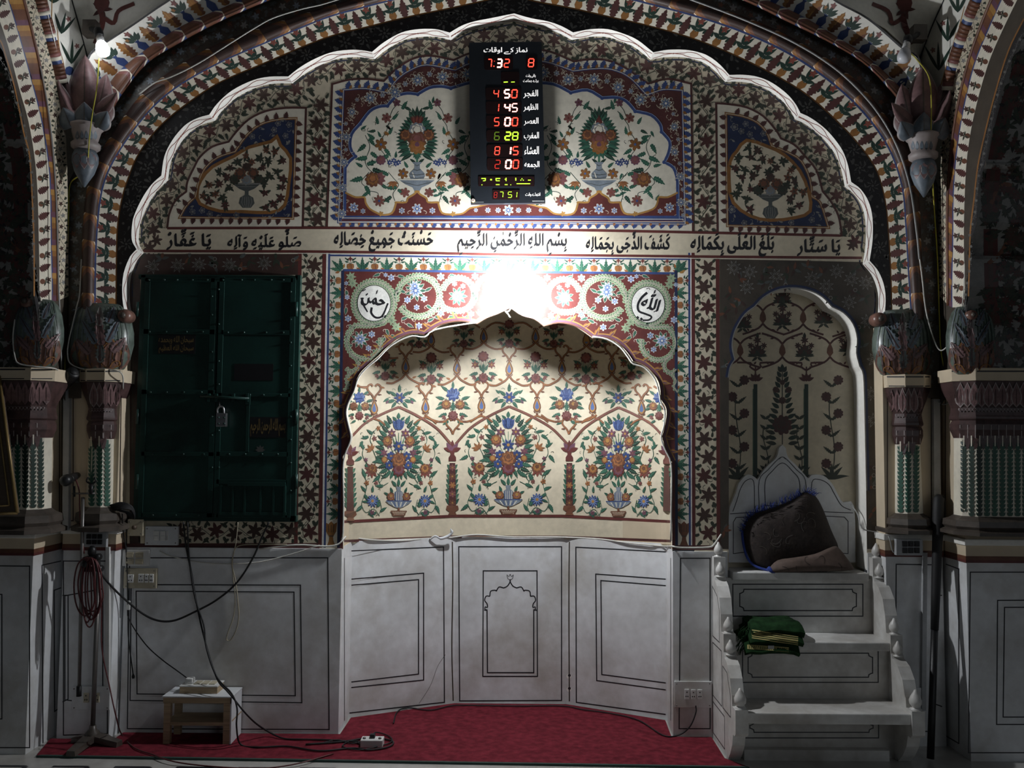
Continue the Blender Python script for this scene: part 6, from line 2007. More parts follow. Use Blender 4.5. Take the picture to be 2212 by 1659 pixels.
rivets(ld, [(x, 604.5) for x in (322, 355, 383, 416, 448)] + [(x, 716.5) for x in (323, 359, 403, 438)] + [(x, 847) for x in (325, 360, 397, 435)] + [(x, 981) for x in (330, 396, 440)] + [(458, y) for y in (640, 680, 760, 800, 900, 940, 1010, 1060)] + [(x, 1113) for x in (330, 380, 430)], -0.041)
ldo = ld.build('door_leaf', cab)
rd = leaf_door(467, 633, [(467, 598, 478, 1118), (622, 600, 633, 1118), (467, 600, 633, 609), (478, 713, 628, 723), (467, 849, 627, 857), (467, 976, 622, 986), (467, 1036, 620, 1046), (467, 1110, 620, 1118), (531, 857, 538, 978)], 2)
rivets(rd, [(x, 604.5) for x in (482, 522, 550, 586, 612)] + [(x, 718) for x in (492, 527, 575, 612)] + [(x, 853) for x in (500, 540, 569, 606)] + [(x, 981) for x in (495, 530, 566, 600)] + [(472.5, y) for y in (625, 700, 780, 830, 930, 1010, 1080)] + [(628, y) for y in (630, 690, 740, 790, 840, 900, 950, 1000, 1060)], -0.041)
rdo = rd.build('door_leaf', cab)
mb = MB()
pxbox(mb, 470, 1050, 618, 1108, -0.036, -0.044, 'cabinet_green', .001)
for x in (474, 500, 526, 560, 588, 612):
    pxbox(mb, x, 1048, x + 4, 1112, -0.044, -0.052, 'cabinet_green')
pxbox(mb, 492, 1042, 616, 1050, -0.044, -0.054, 'cabinet_green'); pxbox(mb, 470, 1106, 618, 1113, -0.044, -0.05, 'cabinet_green')
mb.build('grille_hatch', rdo)
mb = MB(); mb.tube([onY(433, 856, -.052), onY(538, 861, -.052)], 0.007, 'cabinet_green', 8)
for x in (447, 463, 500, 530):
    pxbox(mb, x, 850, x + 6, 868, -0.041, -0.056, 'cabinet_green', .001)
pxbox(mb, 530, 850, 540, 874, -.041, -.05, 'cabinet_green', .001)
mb.build('bolt', rdo)
for hy in (668, 900, 1040):
    for x in (297, 640):
        mb = MB(); p = onY(x, hy, -.036); mb.lathe([(0.008, -0.035), (0.008, 0.035)], tuple(p), 'cabinet_green', 8); mb.build('hinge', cab)
mb = MB(); pxbox(mb, 341, 722, 422, 764, -0.0362, -0.0375, 'black_plastic'); c_ = Canvas(mb, planeY(-0.0375), base=0.0004)
write(c_, 'سبحان الله وبحمده', 343, 726, 418, 743, 'gilt', 2); write(c_, 'سبحان الله العظيم', 343, 745, 418, 763, 'gilt', 2)
mb.build('sticker', ldo)['label'] = 'black sticker with two gold lines of writing'
mb = MB(); pxbox(mb, 538, 901, 618, 945, -0.0362, -0.0375, 'black_plastic'); c_ = Canvas(mb, planeY(-0.0375), base=0.0004)
write(c_, 'بسم الله الرحمن الرحيم', 541, 905, 616, 942, 'gilt', 2)
mb.build('sticker', rdo)['label'] = 'black sticker with one gold line of writing'
mb = MB(); pxbox(mb, 506, 786, 590, 822, -0.0362, -0.0372, 'black_plastic'); mb.build('faded_label', rdo)
mb = MB(); c_ = Canvas(mb, planeY(-.0362), base=0.0006)
for k in range(8):
    c_.leaf(562, 972, k * .785, 11, 5, 'dull_metal', 1)
mb.build('rosette', rdo)
# padlock
p = onY(476, 905, -0.062)
t = thing('padlock', 'heavy steel padlock hanging from the bolt of the green cabinet', 'padlock', tuple(p))
mb = MB(); pxbox(mb, 466, 892, 489, 922, -0.048, -0.072, 'steel', .004); rivets(mb, [(472, 902), (484, 902), (472, 915), (484, 915)], -.072); mb.build('lock_body', t)
mb = MB(); mb.tube(smooth2(P3([(470, 894, -.06), (470, 884, -.06), (474, 879, -.06), (478, 878, -.06), (483, 882, -.06), (484, 894, -.06)]), 4), 0.0045, 'steel', 8); mb.tube(P3([(475, 880, -.05), (474, 868, -.05)]), .003, 'steel'); mb.build('shackle', t)

# ================================================================ engaged columns with lotus capitals, urns above
def chamfer_plan(a, b, c):
    return [(-a, -b + c), (-a + c, -b), (a - c, -b), (a, -b + c), (a, b), (-a, b)]
def prism(mb, cx, cy, a, b, c, prof, m, smooth=False):
    """prof: (offset outwards, z)"""
    vs = []
    for d, z in prof:
        vs += [(cx + x, cy + y, z) for x, y in chamfer_plan(a + d, b + d, max(.002, c + d * .6))]
    n = 6
    mb.add(vs, [(r_ * n + i, r_ * n + (i + 1) % n, (r_ + 1) * n + (i + 1) % n, (r_ + 1) * n + i) for r_ in range(len(prof) - 1) for i in range(n)] + [tuple(range(n))[::-1], tuple((len(prof) - 1) * n + i for i in range(n))], m, smooth)

def column(label, pc, half, Yc, wide, ys, lean=0):
    """pc: photo x of the axis; half: half width of the shaft in px; ys: key heights in photo px"""
    base = onY(pc, ys['foot'], Yc)
    t = thing('engaged_column', label, 'column', (base.x, Yc, base.z))
    yf = Yc - (0.055 if not wide else 0.06)
    k = (yf - CAM_Y) / FPX
    Z = lambda y: onY(pc, y, yf).z
    a = half * k; b = 0.055 if not wide else 0.06; c = a * .55 if not wide else 0.045
    def part(name, prof, m):
        mb = MB()
        pr = [(d * k, Z(y)) for d, y in prof]
        prism(mb, base.x, Yc, a, b, c, pr, m)
        return mb
    xs0, xs1 = pc - half - 40, pc + half + 40
    y = ys
    mb = part('abacus', [(20, y['cap'] - 1), (21, y['cap'] - 24), (21, y['cap'] - 28)], 'plaster_plain'); cv_ = Canvas(mb, on_bvh(mb.bvh()), base=.0008)
    cv_.stroke([(pc - half - 19 + i * (2 * half + 38) / 20, y['cap'] - 4) for i in range(21)], 2.0, 'paint_black', 1); cv_.stroke([(pc - half - 19 + i * (2 * half + 38) / 20, y['cap'] - 24) for i in range(21)], 3.0, 'paint_black', 1)
    mb.build('abacus', t)
    mb = part('capital', [(3, y['cap'] + 66), (2, y['cap'] + 56), (5, y['cap'] + 44), (11, y['cap'] + 28), (17, y['cap'] + 10), (19, y['cap'])], 'capital_stone')
    cv_ = Canvas(mb, on_bvh(mb.bvh()), base=.0025, eps=.00005)
    step = 24 if not wide else 30
    n = int((2 * half + 30) / step) + 1
    for i in range(-n, n + 1):
        x = pc + i * step * .5
        if abs(x - pc) < half + 14:
            cv_.leaf(x, y['cap'] + 52, -math.pi / 2, 50, step * .62, 'paint_petal' if False else 'petal_mauve', 2 + (i % 2), edge='petal_edge'); cv_.stroke([(x, y['cap'] + 48), (x, y['cap'] + 14)], 1.4, 'capital_stone', 5)
    for i in range(-n * 2, n * 2 + 1):
        x = pc + i * step * .25
        if abs(x - pc) < half + 3:
            cv_.leaf(x, y['cap'] + 55, math.pi / 2, 9, 6, 'capital_stone', 5, edge='petal_edge')
    mb.build('capital', t)
    mb = part('neck', [(1, y['cap'] + 84), (5, y['cap'] + 80), (5, y['cap'] + 76), (4, y['cap'] + 72), (3, y['cap'] + 66)], 'capital_stone'); mb.build('neck_ring', t)
    mb = part('bell', [(-1, y['cap'] + 122), (4, y['cap'] + 104), (4, y['cap'] + 92), (1, y['cap'] + 84)], 'capital_stone')
    cv_ = Canvas(mb, on_bvh(mb.bvh()), base=.0025, eps=.00005)
    for i in range(-n * 2, n * 2 + 1):
        x = pc + (i + .5) * 16.5
        if abs(x - pc) < half + 2:
            cv_.stroke([(x, y['cap'] + 92), (x, y['cap'] + 120)], 2.0, 'petal_edge', 2)
    mb.build('bell', t)
    mb = part('shaft', [(1, y['base']), (-2, y['cap'] + 112)], 'paint_ivory')
    cv_ = Canvas(mb, on_bvh(mb.bvh()), base=.0025, eps=.00005)
    fl_ = 16.5
    n = int(half / fl_) + 1
    for i in range(-n, n + 1):
        x = pc + i * fl_
        if abs(x - pc) > half - 3: continue
        ytop, ybot = y['cap'] + 124, y['base'] - 3
        mcol = 'green' if (abs(x - pc) < half * .8 or not wide) else 'darkgreen'
        yy = ybot
        cv_.stroke([(x, ybot - (ybot - ytop) * q / 10) for q in range(11)], 6.0, mcol, 1)
        while yy > ytop + 8:
            for sg in (-1, 1):
                cv_.leaf(x + 2 * sg, yy, -math.pi / 2 + sg * .45, 10, 4.2, mcol, 2)
            yy -= 9
        if abs(x + fl_ / 2 - pc) < half - 4:
            xa = x + fl_ / 2
            cv_.poly([(xa - 7, y['cap'] + 115), (xa + 7, y['cap'] + 115), (xa + 6.5, y['cap'] + 128), (xa + 3, y['cap'] + 140), (xa, y['cap'] + 146), (xa - 3, y['cap'] + 140), (xa - 6.5, y['cap'] + 128)], 'capital_stone', 5)
            cv_.stroke([(x, y['cap'] + 115), (x, y['cap'] + 138)], 2.6, 'paint_ivory', 6)
    mb.build('shaft', t)
    bb = y['base']; ft = y['foot']; h_ = ft - bb
    mb = part('base', [(26, ft), (26, ft - .18 * h_), (15, ft - .30 * h_), (20, ft - .45 * h_), (18, ft - .75 * h_), (9, ft - .85 * h_), (2, bb)], 'stone_dark'); mb.build('base', t)
    return t
column('slim fluted column between the microphone stand and the green cabinet', 215, 26, -0.10, False, dict(cap=826, base=1096, foot=1147))
column('slim fluted column right of the marble pulpit steps', 1962, 27, -0.10, False, dict(cap=838, base=1110, foot=1152))
column('broad fluted pilaster behind the leaning gilt board', -110, 204, -0.30, True, dict(cap=822, base=1100, foot=1152))
column('broad fluted pilaster behind the leaning black pole', 2330, 255, -0.29, True, dict(cap=826, base=1118, foot=1158))

def urn(label, pc, hw, y0, y1, Yc, curl=None, depth=.7):
    p = onY(pc, y1, Yc)
    t = thing('acanthus_urn', label, 'urn', (p.x, Yc, p.z))
    k = (Yc - 0.05 - CAM_Y) / FPX
    H = (y1 - y0)
    prof = [(.62, 1.0), (.74, .96), (.90, .82), (1.0, .60), (.99, .42), (.90, .22), (.74, .08), (.55, 0.0)]
    mb = MB()
    mb.lathe([(hw * w * k, onY(pc, y0 + H * f, Yc - .05).z) for w, f in prof], (p.x, Yc, 0), 'urn_green', 26, sy=depth)
    c = Canvas(mb, on_bvh(mb.bvh()), base=.004, eps=.00006)
    X = lambda u: pc + hw * u
    Yp = lambda f: y0 + H * f
    for u in (-.85, -.7, -.55, -.4, .3, .45, .6, .72, .86):
        c.stroke([(X(u * .72), Yp(.05)), (X(u * .92), Yp(.3)), (X(u), Yp(.55)), (X(u * .95), Yp(.7))], 1.5, 'leaf_slate' if u < 0 else 'paint_darkgreen', 1, sm=3)
    for u, w in ((-.74, .46), (-.34, .6), (.36, .6), (.76, .44), (0, .62)):
        c.leaf(X(u * .82), Yp(.98), -math.pi / 2 + u * .22, H * (.44 if u else .5), hw * w, 'urn_brown', 3, edge='paint_amber', rib='capital_stone')
    for (u, f, a, l_, m_) in ((.05, .62, -1.7, .5, 'petal_mauve'), (-.12, .60, -2.1, .42, 'leaf_slate'), (.22, .58, -1.1, .42, 'leaf_slate'), (.02, .88, -1.57, .34, 'paint_slate'), (-.3, .75, -2.3, .3, 'petal_mauve'), (.36, .72, -.8, .3, 'petal_mauve'), (0, .34, -1.57, .3, 'paint_grey'), (-.22, .3, -1.9, .26, 'leaf_slate'), (.25, .3, -1.2, .26, 'leaf_slate')):
        c.leaf(X(u), Yp(f), a, H * l_, hw * .34, m_, 5, jag=3, rib='capital_stone')
    for u in (-.28, .3):
        c.curl(X(u), Yp(.95), -1.57 + u, H * .3, 'paint_amber', 7, turn=1 if u > 0 else -1, w=2.4)
    mb.build('urn_body', t)
    if curl:
        cx_, cy_, r_ = curl
        q = onY(cx_, cy_, Yc - .045)
        mb = MB(); rr = r_ * k
        mb.lathe([(rr * .3, -.035), (rr * .85, -.03), (rr, -.01), (rr, .03), (rr * .8, .05)], tuple(q), 'urn_brown', 16, axis='Y')
        mb.lathe([(rr * .12, -.047), (rr * .4, -.042), (rr * .45, -.033)], tuple(q), 'stone_dark', 12, axis='Y')
        mb.build('scroll', t)
    return t
urn('painted acanthus urn carrying the left foot of the big white scalloped arch', 216, 70, 655, 800, -0.10, (272, 683, 15))
urn('painted acanthus urn carrying the right foot of the big white scalloped arch', 1950, 64, 668, 812, -0.10, (1897, 690, 15))
urn('painted acanthus urn above the broad pilaster beside the leaning gilt board', 80, 54, 645, 792, -0.33, (62, 652, 15))
urn('painted acanthus urn above the broad pilaster beside the leaning black pole', 2098, 52, 660, 808, -0.33, (2094, 682, 12))

# ================================================================ lotus corbels in the corners
def petal(mb, bx, by, tx, ty, W, Yb, Yt, bulge, m='petal_mauve', edge='petal_edge', bend=0.0, thick=.006):
    nu, nv = 10, 6
    d = Vector((tx - bx, ty - by)); L = d.length; d = d / L; nr = Vector((-d.y, d.x))
    F = []; Bk = []
    for i in range(nu + 1):
        t = i / nu
        w = W * .5 * (math.sin(math.pi * (.16 + .84 * t) ** .8) ** .9 if t < 1 else 0.0) + .3
        c_ = Vector((bx, by)) + d * L * t + nr * bend * L * t * t
        Y0 = Yb + (Yt - Yb) * t * t
        for j in range(nv + 1):
            v = -1 + 2 * j / nv
            q = c_ + nr * w * v
            dep = Y0 - bulge * (1 - v * v) * math.sin(math.pi * min(1, .15 + .8 * t))
            F.append(onY(q.x, q.y, dep)); Bk.append(onY(q.x, q.y, dep + thick))
    n = nv + 1
    fs = [(i * n + j, i * n + j + 1, (i + 1) * n + j + 1, (i + 1) * n + j) for i in range(nu) for j in range(nv)]
    mb.add(F, fs, m, True)
    mb.add(Bk, [f[::-1] for f in fs], m, True)
    for j in (0, nv):
        mb.strip([F[i * n + j] for i in range(nu + 1)], [Bk[i * n + j] for i in range(nu + 1)], edge)
    # pale margins and dark rib
    for j, sg in ((0, 1), (nv, -1)):
        mb.strip([F[i * n + j] + Vector((0, -.0008, 0)) for i in range(nu + 1)], [F[i * n + j].lerp(F[i * n + j + sg], .45) + Vector((0, -.0008, 0)) for i in range(nu + 1)], edge)
    k = nv // 2
    mb.strip([F[i * n + k].lerp(F[i * n + k - 1], .10) + Vector((0, -.001, 0)) for i in range(1, nu)], [F[i * n + k].lerp(F[i * n + k + 1], .10) + Vector((0, -.001, 0)) for i in range(1, nu)], 'stone_dark')

def lotus(label, cx, dy, sg):
    Yc = -0.24
    p = onY(cx, 400 + dy, Yc)
    t = thing('lotus_corbel', label, 'corbel', (p.x, Yc, p.z))
    k = (Yc - CAM_Y) / FPX
    X = lambda d: cx + d * sg
    Z = lambda y: onY(cx, y + dy, Yc).z
    mb = MB(); mb.lathe([(2 * k, Z(404)), (9 * k, Z(392)), (20 * k, Z(374)), (27 * k, Z(352)), (27 * k, Z(338)), (22 * k, Z(326))], (p.x, Yc, 0), 'leaf_slate', 18)
    c = Canvas(mb, on_bvh(mb.bvh()), base=.001)
    for dx in (-16, 0, 16):
        c.leaf(X(dx), 330 + dy, math.pi / 2, 34, 18, 'petal_mauve', 2, edge='petal_edge')
    mb.build('bud', t)
    mb = MB(); mb.lathe([(22 * k, Z(326)), (30 * k, Z(320)), (31 * k, Z(312)), (24 * k, Z(306)), (26 * k, Z(300)), (31 * k, Z(282)), (36 * k, Z(277)), (36 * k, Z(272)), (28 * k, Z(268))], (p.x, Yc, 0), 'petal_edge', 20)
    c = Canvas(mb, on_bvh(mb.bvh()), base=.001)
    for dx in (-24, -15, -5, 5, 15, 24):
        c.leaf(X(dx), 302 + dy, -math.pi / 2, 20, 8, 'leaf_slate', 2)
    mb.build('collar', t)
    for (bx, by, tx, ty, W, yb, yt, bu, be) in ((0, 238, 2, 118, 76, -.24, -.27, .055, 0), (-26, 244, -50, 146, 58, -.22, -.26, .04, .02), (28, 244, 50, 160, 58, -.22, -.26, .04, -.02), (-30, 240, -74, 186, 34, -.25, -.33, .03, .32), (30, 240, 78, 214, 34, -.25, -.34, .03, -.30), (-34, 262, -58, 208, 50, -.24, -.26, .03, .05), (36, 262, 54, 204, 50, -.24, -.26, .03, -.05)):
        mb = MB(); petal(mb, X(bx), by + dy, X(tx), ty + dy, W, yb, yt, bu, bend=be * sg); mb.build('petal', t)
    for (bx, tx, ty, W) in ((0, 0, 220, 54), (-28, -46, 232, 46), (30, 50, 240, 46)):
        mb = MB(); petal(mb, X(bx), 276 + dy, X(tx), ty + dy, W, -.27, -.31, .03, m='leaf_slate'); mb.build('leaf', t)
lotus('mauve plaster lotus corbel under the lit bulb', 182, 0, 1)
lotus('mauve plaster lotus corbel under the unlit bulb', 1996, 22, -1)

# ================================================================ bulbs in the corners
def corner_bulb(label, bx, by, sx, sy, lit, wx, wy, Y):
    p = onY(bx, by, Y); s = onY(sx, sy, Y + .02); w = onY(wx, wy, Y + .10)
    t = thing('light_bulb', label, 'light bulb', (w.x, w.y, w.z))
    ax = (p - s).normalized()
    def along(prof, m, n=16):
        mb = MB(); rot = Vector((0, 0, 1)).rotation_difference(ax)
        vs = []
        for r_, h in prof:
            for k_ in range(n):
                a = 2 * math.pi * k_ / n
                vs.append(s + rot @ Vector((r_ * math.cos(a), r_ * math.sin(a), h)))
        mb.add(vs, [(i * n + k_, i * n + (k_ + 1) % n, (i + 1) * n + (k_ + 1) % n, (i + 1) * n + k_) for i in range(len(prof) - 1) for k_ in range(n)] + [tuple(range(n))[::-1], tuple((len(prof) - 1) * n + k_ for k_ in range(n))], m, True)
        return mb
    L = (p - s).length
    along([(.017, L - .042), (.024, L - .03), (.029, L - .008), (.030, L + .004), (.027, L + .018), (.016, L + .028), (.001, L + .030)], 'bulb_lit' if lit else 'bulb_opal').build('globe', t)
    along([(.013, L - .078), (.016, L - .07), (.018, L - .042), (.017, L - .040)], 'white_plastic').build('bulb_neck', t)
    along([(.016, -.03), (.020, -.02), (.020, L - .082), (.016, L - .076)], 'black_plastic').build('socket', t)
    mb = MB(); mb.tube([w, w.lerp(s, .5) + Vector((0, -.01, 0)), s], .012, 'black_rubber'); mb.box(w.x - .03, w.x + .03, w.y - .02, w.y + .03, w.z - .035, w.z + .035, 'stone_dark'); mb.build('bracket', t)
corner_bulb('lit white bulb in a black holder above the left lotus corbel', 222, 108, 214, 74, True, 196, 62, -0.36)
corner_bulb('unlit opal bulb in a black holder above the right lotus corbel', 1953, 122, 1960, 90, False, 1985, 72, -0.36)
cable('yellow_wire', 'yellow wire running down from the lit bulb past the left lotus corbel', [(214, 126, -.33), (209, 190, -.325), (199, 250, -.315), (193, 300, -.30), (190, 345, -.28), (186, 365, -.255), (170, 380, -.20), (151, 400, -.155), (148, 460, -.15), (146, 540, -.15), (142, 620, -.15), (139, 700, -.15), (140, 800, -.14)], .0028, 'yellow_wire', 'wire')
cable('yellow_wire', 'yellow wire hanging from the unlit bulb past the right lotus corbel', [(1962, 110, -.33), (1980, 128, -.34), (2006, 165, -.33), (2012, 220, -.325), (2011, 290, -.29), (2014, 370, -.26), (2018, 450, -.17), (2025, 560, -.16), (2029, 680, -.16), (2033, 760, -.16), (2044, 815, -.16), (2046, 838, -.16), (2036, 862, -.14)], .0028, 'yellow_wire', 'wire')

# ================================================================ marble pulpit steps
ZS, Z2, Z3 = onY(1720, 1237, -.05).z, onY(1760, 1387, -.23).z, onY(1780, 1541, -.43).z
XA, XB = 0.98, 1.725
mt = thing('pulpit_steps', 'white marble pulpit of three steps with a pointed back slab in the right recess', 'pulpit', ((XA + XB) / 2, -.2, 0))
ia, ib = XA + .026, XB - .026
def mslab(name, y0, y1, z0, z1, lines=None, x0=None, x1=None):
    mb = MB(); mb.rbox(x0 or ia, x1 or ib, y0, y1, z0, z1, 'marble_step', .005); return mb
def fancy(c, x0, y0, x1, y1, r_=9, w=2.4):
    pts = [(x0 + r_, y0), (x1 - r_, y0)] + [(x1 - r_ * (.35 + .65 * math.cos(a)) if False else x1 - r_ + r_ * .0 + r_ * (1 - math.cos(a)), y0 + r_ * math.sin(a)) for a in (.5, 1.0, 1.57)] + [(x1, y1 - r_)]
    q = [(x0 + r_, y0), (x1 - r_, y0), (x1 - r_ + 1, y0 + r_ * .6), (x1 - r_ * .4, y0 + r_ - 1), (x1, y0 + r_), (x1, y1 - r_), (x1 - r_ * .4, y1 - r_ + 1), (x1 - r_ + 1, y1 - r_ * .6), (x1 - r_, y1), (x0 + r_, y1), (x0 + r_ - 1, y1 - r_ * .6), (x0 + r_ * .4, y1 - r_ + 1), (x0, y1 - r_), (x0, y0 + r_), (x0 + r_ * .4, y0 + r_ - 1), (x0 + r_ - 1, y0 + r_ * .6)]
    c.frame(q, w, 'inlay_black', 1)
mb = mslab('seat', -.05, .125, ZS - .038, ZS, x0=w0((1577, 1230)).x, x1=w0((1868, 1230)).x); mb.build('seat', mt)
mb = mslab('tread', -.235, -.02, Z2 - .038, Z2); mb.build('tread', mt)
mb = MB(); mb.rbox(ia - .02, ib + .02, -.435, -.20, Z3 - .045, Z3, 'marble_step', .005); mb.build('tread', mt)
for (Y, z0, z1, fr) in ((-.030, Z2 - .01, ZS - .03, [(1583, 1262, 1864, 1331), (1598, 1273, 1850, 1319)]), (-.21, Z3 - .01, Z2 - .03, [(1604, 1398, 1897, 1474), (1616, 1411, 1885, 1463)]), (-.26, .0, Z3 - .03, [(1606, 1552, 1898, 1594), (1620, 1558, 1886, 1582)])):
    mb = MB(); mb.box(ia, ib, Y, Y + .03, z0, z1, 'marble_step'); c = Canvas(mb, planeY(Y), base=.0006)
    (a, b, c1_, d_), f2 = fr[0], fr[1]
    inlay(c, [(a, b), (c1_, b), (c1_, d_), (a, d_)], 2.4); fancy(c, *f2)
    mb.build('riser', mt)
mb = MB(); mb.box(ia + .02, ib - .04, -.30, -.26, 0, .045, 'marble_step'); mb.build('plinth', mt)
prof = [(-.0, 0), (-.0, ZS + .07), (-.055, ZS + .07), (-.055, ZS - .015), (-.07, ZS - .035), (-.115, ZS - .055), (-.16, ZS - .10), (-.185, ZS - .17), (-.19, Z2 + .06), (-.195, Z2 + .035), (-.24, Z2 + .035), (-.24, Z2 - .045), (-.255, Z2 - .065), (-.31, Z2 - .085), (-.355, Z2 - .13), (-.38, Z2 - .20), (-.385, Z3 + .06), (-.39, Z3 + .015), (-.445, Z3 + .015), (-.445, Z3 - .085), (-.425, Z3 - .10), (-.40, Z3 - .10), (-.385, Z3 - .15), (-.345, Z3 - .20), (-.30, Z3 - .24), (-.285, .02), (-.285, 0)]
for xc, nm in ((XA, 'l'), (XB, 'r')):
    mb = MB()
    L0 = [Vector((xc - .027, y, z)) for y, z in prof]; L1 = [Vector((xc + .027, y, z)) for y, z in prof]
    mb.region(L0, [], 'marble_step') ; mb.region(L1, [], 'marble_step'); mb.strip(L0 + [L0[0]], L1 + [L1[0]], 'marble_step')
    if nm == 'l':
        c = Canvas(mb, lambda u, v, h: Vector((XA - .027 - h, u, v)), base=.0006)
        for q in ([(-.02, Z2 - .02), (-.16, Z2 - .02), (-.16, ZS - .16), (-.12, ZS - .10), (-.02, ZS - .07)], [(-.02, Z3 - .04), (-.20, Z3 - .04), (-.20, Z2 - .05), (-.02, Z2 - .05)], [(-.22, Z3 - .04), (-.36, Z3 - .04), (-.36, Z2 - .2), (-.30, Z2 - .12), (-.22, Z2 - .11)], [(-.02, .03), (-.25, .03), (-.25, Z3 - .07), (-.02, Z3 - .07)]):
            c.frame(q, .005, 'inlay_black', 1)
    mb.build('side_panel', mt)
fin = [(.004, .075), (.008, .066), (.017, .052), (.0235, .036), (.022, .022), (.013, .012), (.012, .008), (.022, .005), (.022, 0)]
for xc in (XA, XB):
    for (y, z, s_) in ((-.03, ZS + .07, .92), (-.06, ZS - .02, .9), (-.215, Z2 + .035, .95), (-.25, Z2 - .055, .9), (-.418, Z3 + .015, 1.12)):
        mb = MB(); mb.lathe([(r_ * s_, h * s_) for r_, h in fin[::-1]], (xc, y, z - .001), 'marble_step', 14); mb.build('finial', mt)
YB = 0.10
half_l = smooth2([(1572, 1215), (1575, 1110), (1581, 1085), (1590, 1064), (1596, 1044), (1611, 1027), (1622, 1026), (1632, 1032), (1637, 1036), (1648, 1018), (1664, 1001), (1676, 990), (1681, 978), (1683, 968), (1690, 961)], 3)
half_r = smooth2([(1690, 961), (1697, 968), (1699, 978), (1704, 990), (1716, 1001), (1732, 1018), (1746, 1033), (1754, 1026), (1778, 1027), (1797, 1044), (1809, 1066), (1821, 1085), (1845, 1094), (1848, 1215)], 3)
ol = [onY(p.x, p.y, YB) for p in half_l] + [onY(p.x, p.y, YB) for p in half_r[1:]]
mb = MB(); mb.region(ol, [], 'marble'); mb.strip(ol + [ol[0]], [p + Vector((0, .03, 0)) for p in ol + [ol[0]]], 'marble')
c = Canvas(mb, planeY(YB), base=.0007)
c.stroke(smooth2([(1653, 1092), (1653, 1040), (1668, 1018), (1690, 1000), (1712, 1018), (1727, 1040), (1727, 1092)], 5), 1.8, 'inlay_black', 1)
c.stroke([(1653, 1092), (1727, 1092)], 1.8, 'inlay_black', 1)
c.stroke(smooth2([(1640, 1100), (1640, 1038), (1660, 1014), (1686, 988), (1698, 992)], 4), 1.6, 'inlay_black', 1); c.stroke(smooth2([(1740, 1100), (1740, 1038), (1720, 1014), (1694, 988), (1682, 992)], 4), 1.6, 'inlay_black', 1)
c.stroke(smooth2([(1583, 1105), (1592, 1080), (1600, 1055), (1612, 1038), (1628, 1040), (1630, 1100)], 4), 1.6, 'inlay_black', 1); c.stroke(smooth2([(1838, 1102), (1818, 1092), (1802, 1066), (1790, 1046), (1770, 1036), (1754, 1042), (1754, 1100)], 4), 1.6, 'inlay_black', 1)
for y in (1106,):
    c.stroke([(1577, y + 4), (1640, y)], 1.6, 'inlay_black', 1); c.stroke([(1740, y - 2), (1843, y + 2)], 1.6, 'inlay_black', 1)
c.frame([(1764, 1114), (1824, 1117), (1832, 1126), (1832, 1196), (1764, 1190)], 1.6, 'inlay_black', 1); c.frame([(1590, 1118), (1630, 1116), (1630, 1190), (1584, 1196), (1584, 1128)], 1.6, 'inlay_black', 1)
mb.build('back_slab', mt)

# ================================================================ folded quilt and prayer rug on the pulpit
def lump(mb, outline, Yf, thick, m, rings=6, back=0.012, sm=3):
    """soft thick shape with the given outline; Yf(x,y) gives the depth of its back"""
    o_ = smooth2(outline, sm, True); n = len(o_)
    cx_ = sum(p.x for p in o_) / n; cy_ = sum(p.y for p in o_) / n
    vs = []
    for k in range(rings + 1):
        s_ = 1 - (k / rings) ** 1.6
        s_ = max(s_, .02)
        dep = thick * math.sqrt(max(0, 1 - s_ ** 3))
        for p in o_:
            x, y = cx_ + (p.x - cx_) * s_, cy_ + (p.y - cy_) * s_
            vs.append(onY(x, y, Yf(x, y) - dep))
    fs = [(k * n + i, k * n + (i + 1) % n, (k + 1) * n + (i + 1) % n, (k + 1) * n + i) for k in range(rings) for i in range(n)]
    fs.append(tuple(rings * n + i for i in range(n)))
    b = [onY(p.x, p.y, Yf(p.x, p.y) + back) for p in o_]
    off_ = len(vs); vs += b
    fs += [(i, off_ + i, off_ + (i + 1) % n, (i + 1) % n) for i in range(n)] + [tuple(off_ + i for i in range(n))[::-1]]
    mb.add(vs, fs, m, True)

q_ = onY(1720, 1234, .02)
qt = thing('folded_quilt', 'dark brown quilted mat with blue fringe folded on the pulpit seat', 'quilt', tuple(q_))
mb = MB()
lump(mb, [(1602, 1150), (1612, 1122), (1628, 1108), (1668, 1096), (1705, 1082), (1742, 1060), (1762, 1072), (1778, 1100), (1796, 1146), (1812, 1186), (1800, 1212), (1720, 1226), (1662, 1233), (1630, 1222), (1612, 1190)], lambda x, y: .075 + (1140 - y) * .0003, .085, 'quilt_brown', 7)
c = Canvas(mb, on_bvh(mb.bvh()), base=.0012)
for i in range(6):
    c.curl(1640 + i * 24, 1180 - i * 8, i, 40, 'stone_dark', 1, turn=(-1) ** i, w=1.6); c.curl(1650 + i * 22, 1150 - i * 8, i * 2.0, 34, 'stone_dark', 1, turn=(-1) ** i, w=1.4)
mb.build('back_fold', qt)
mb = MB()
lump(mb, [(1662, 1228), (1680, 1210), (1716, 1204), (1760, 1196), (1800, 1180), (1814, 1186), (1830, 1206), (1842, 1224), (1838, 1232), (1760, 1235), (1690, 1237), (1668, 1237)], lambda x, y: -.02 + (1215 - y) * .0008, .045, 'quilt_light', 6)
c = Canvas(mb, on_bvh(mb.bvh()), base=.0012)
for i in range(5):
    c.curl(1690 + i * 30, 1224 - i * 2, i * 1.7, 34, 'quilt_brown', 1, turn=(-1) ** i, w=1.3)
mb.build('front_fold', qt)['label'] = 'lighter turned-over fold'
mb = MB()
rg = random.Random(5)
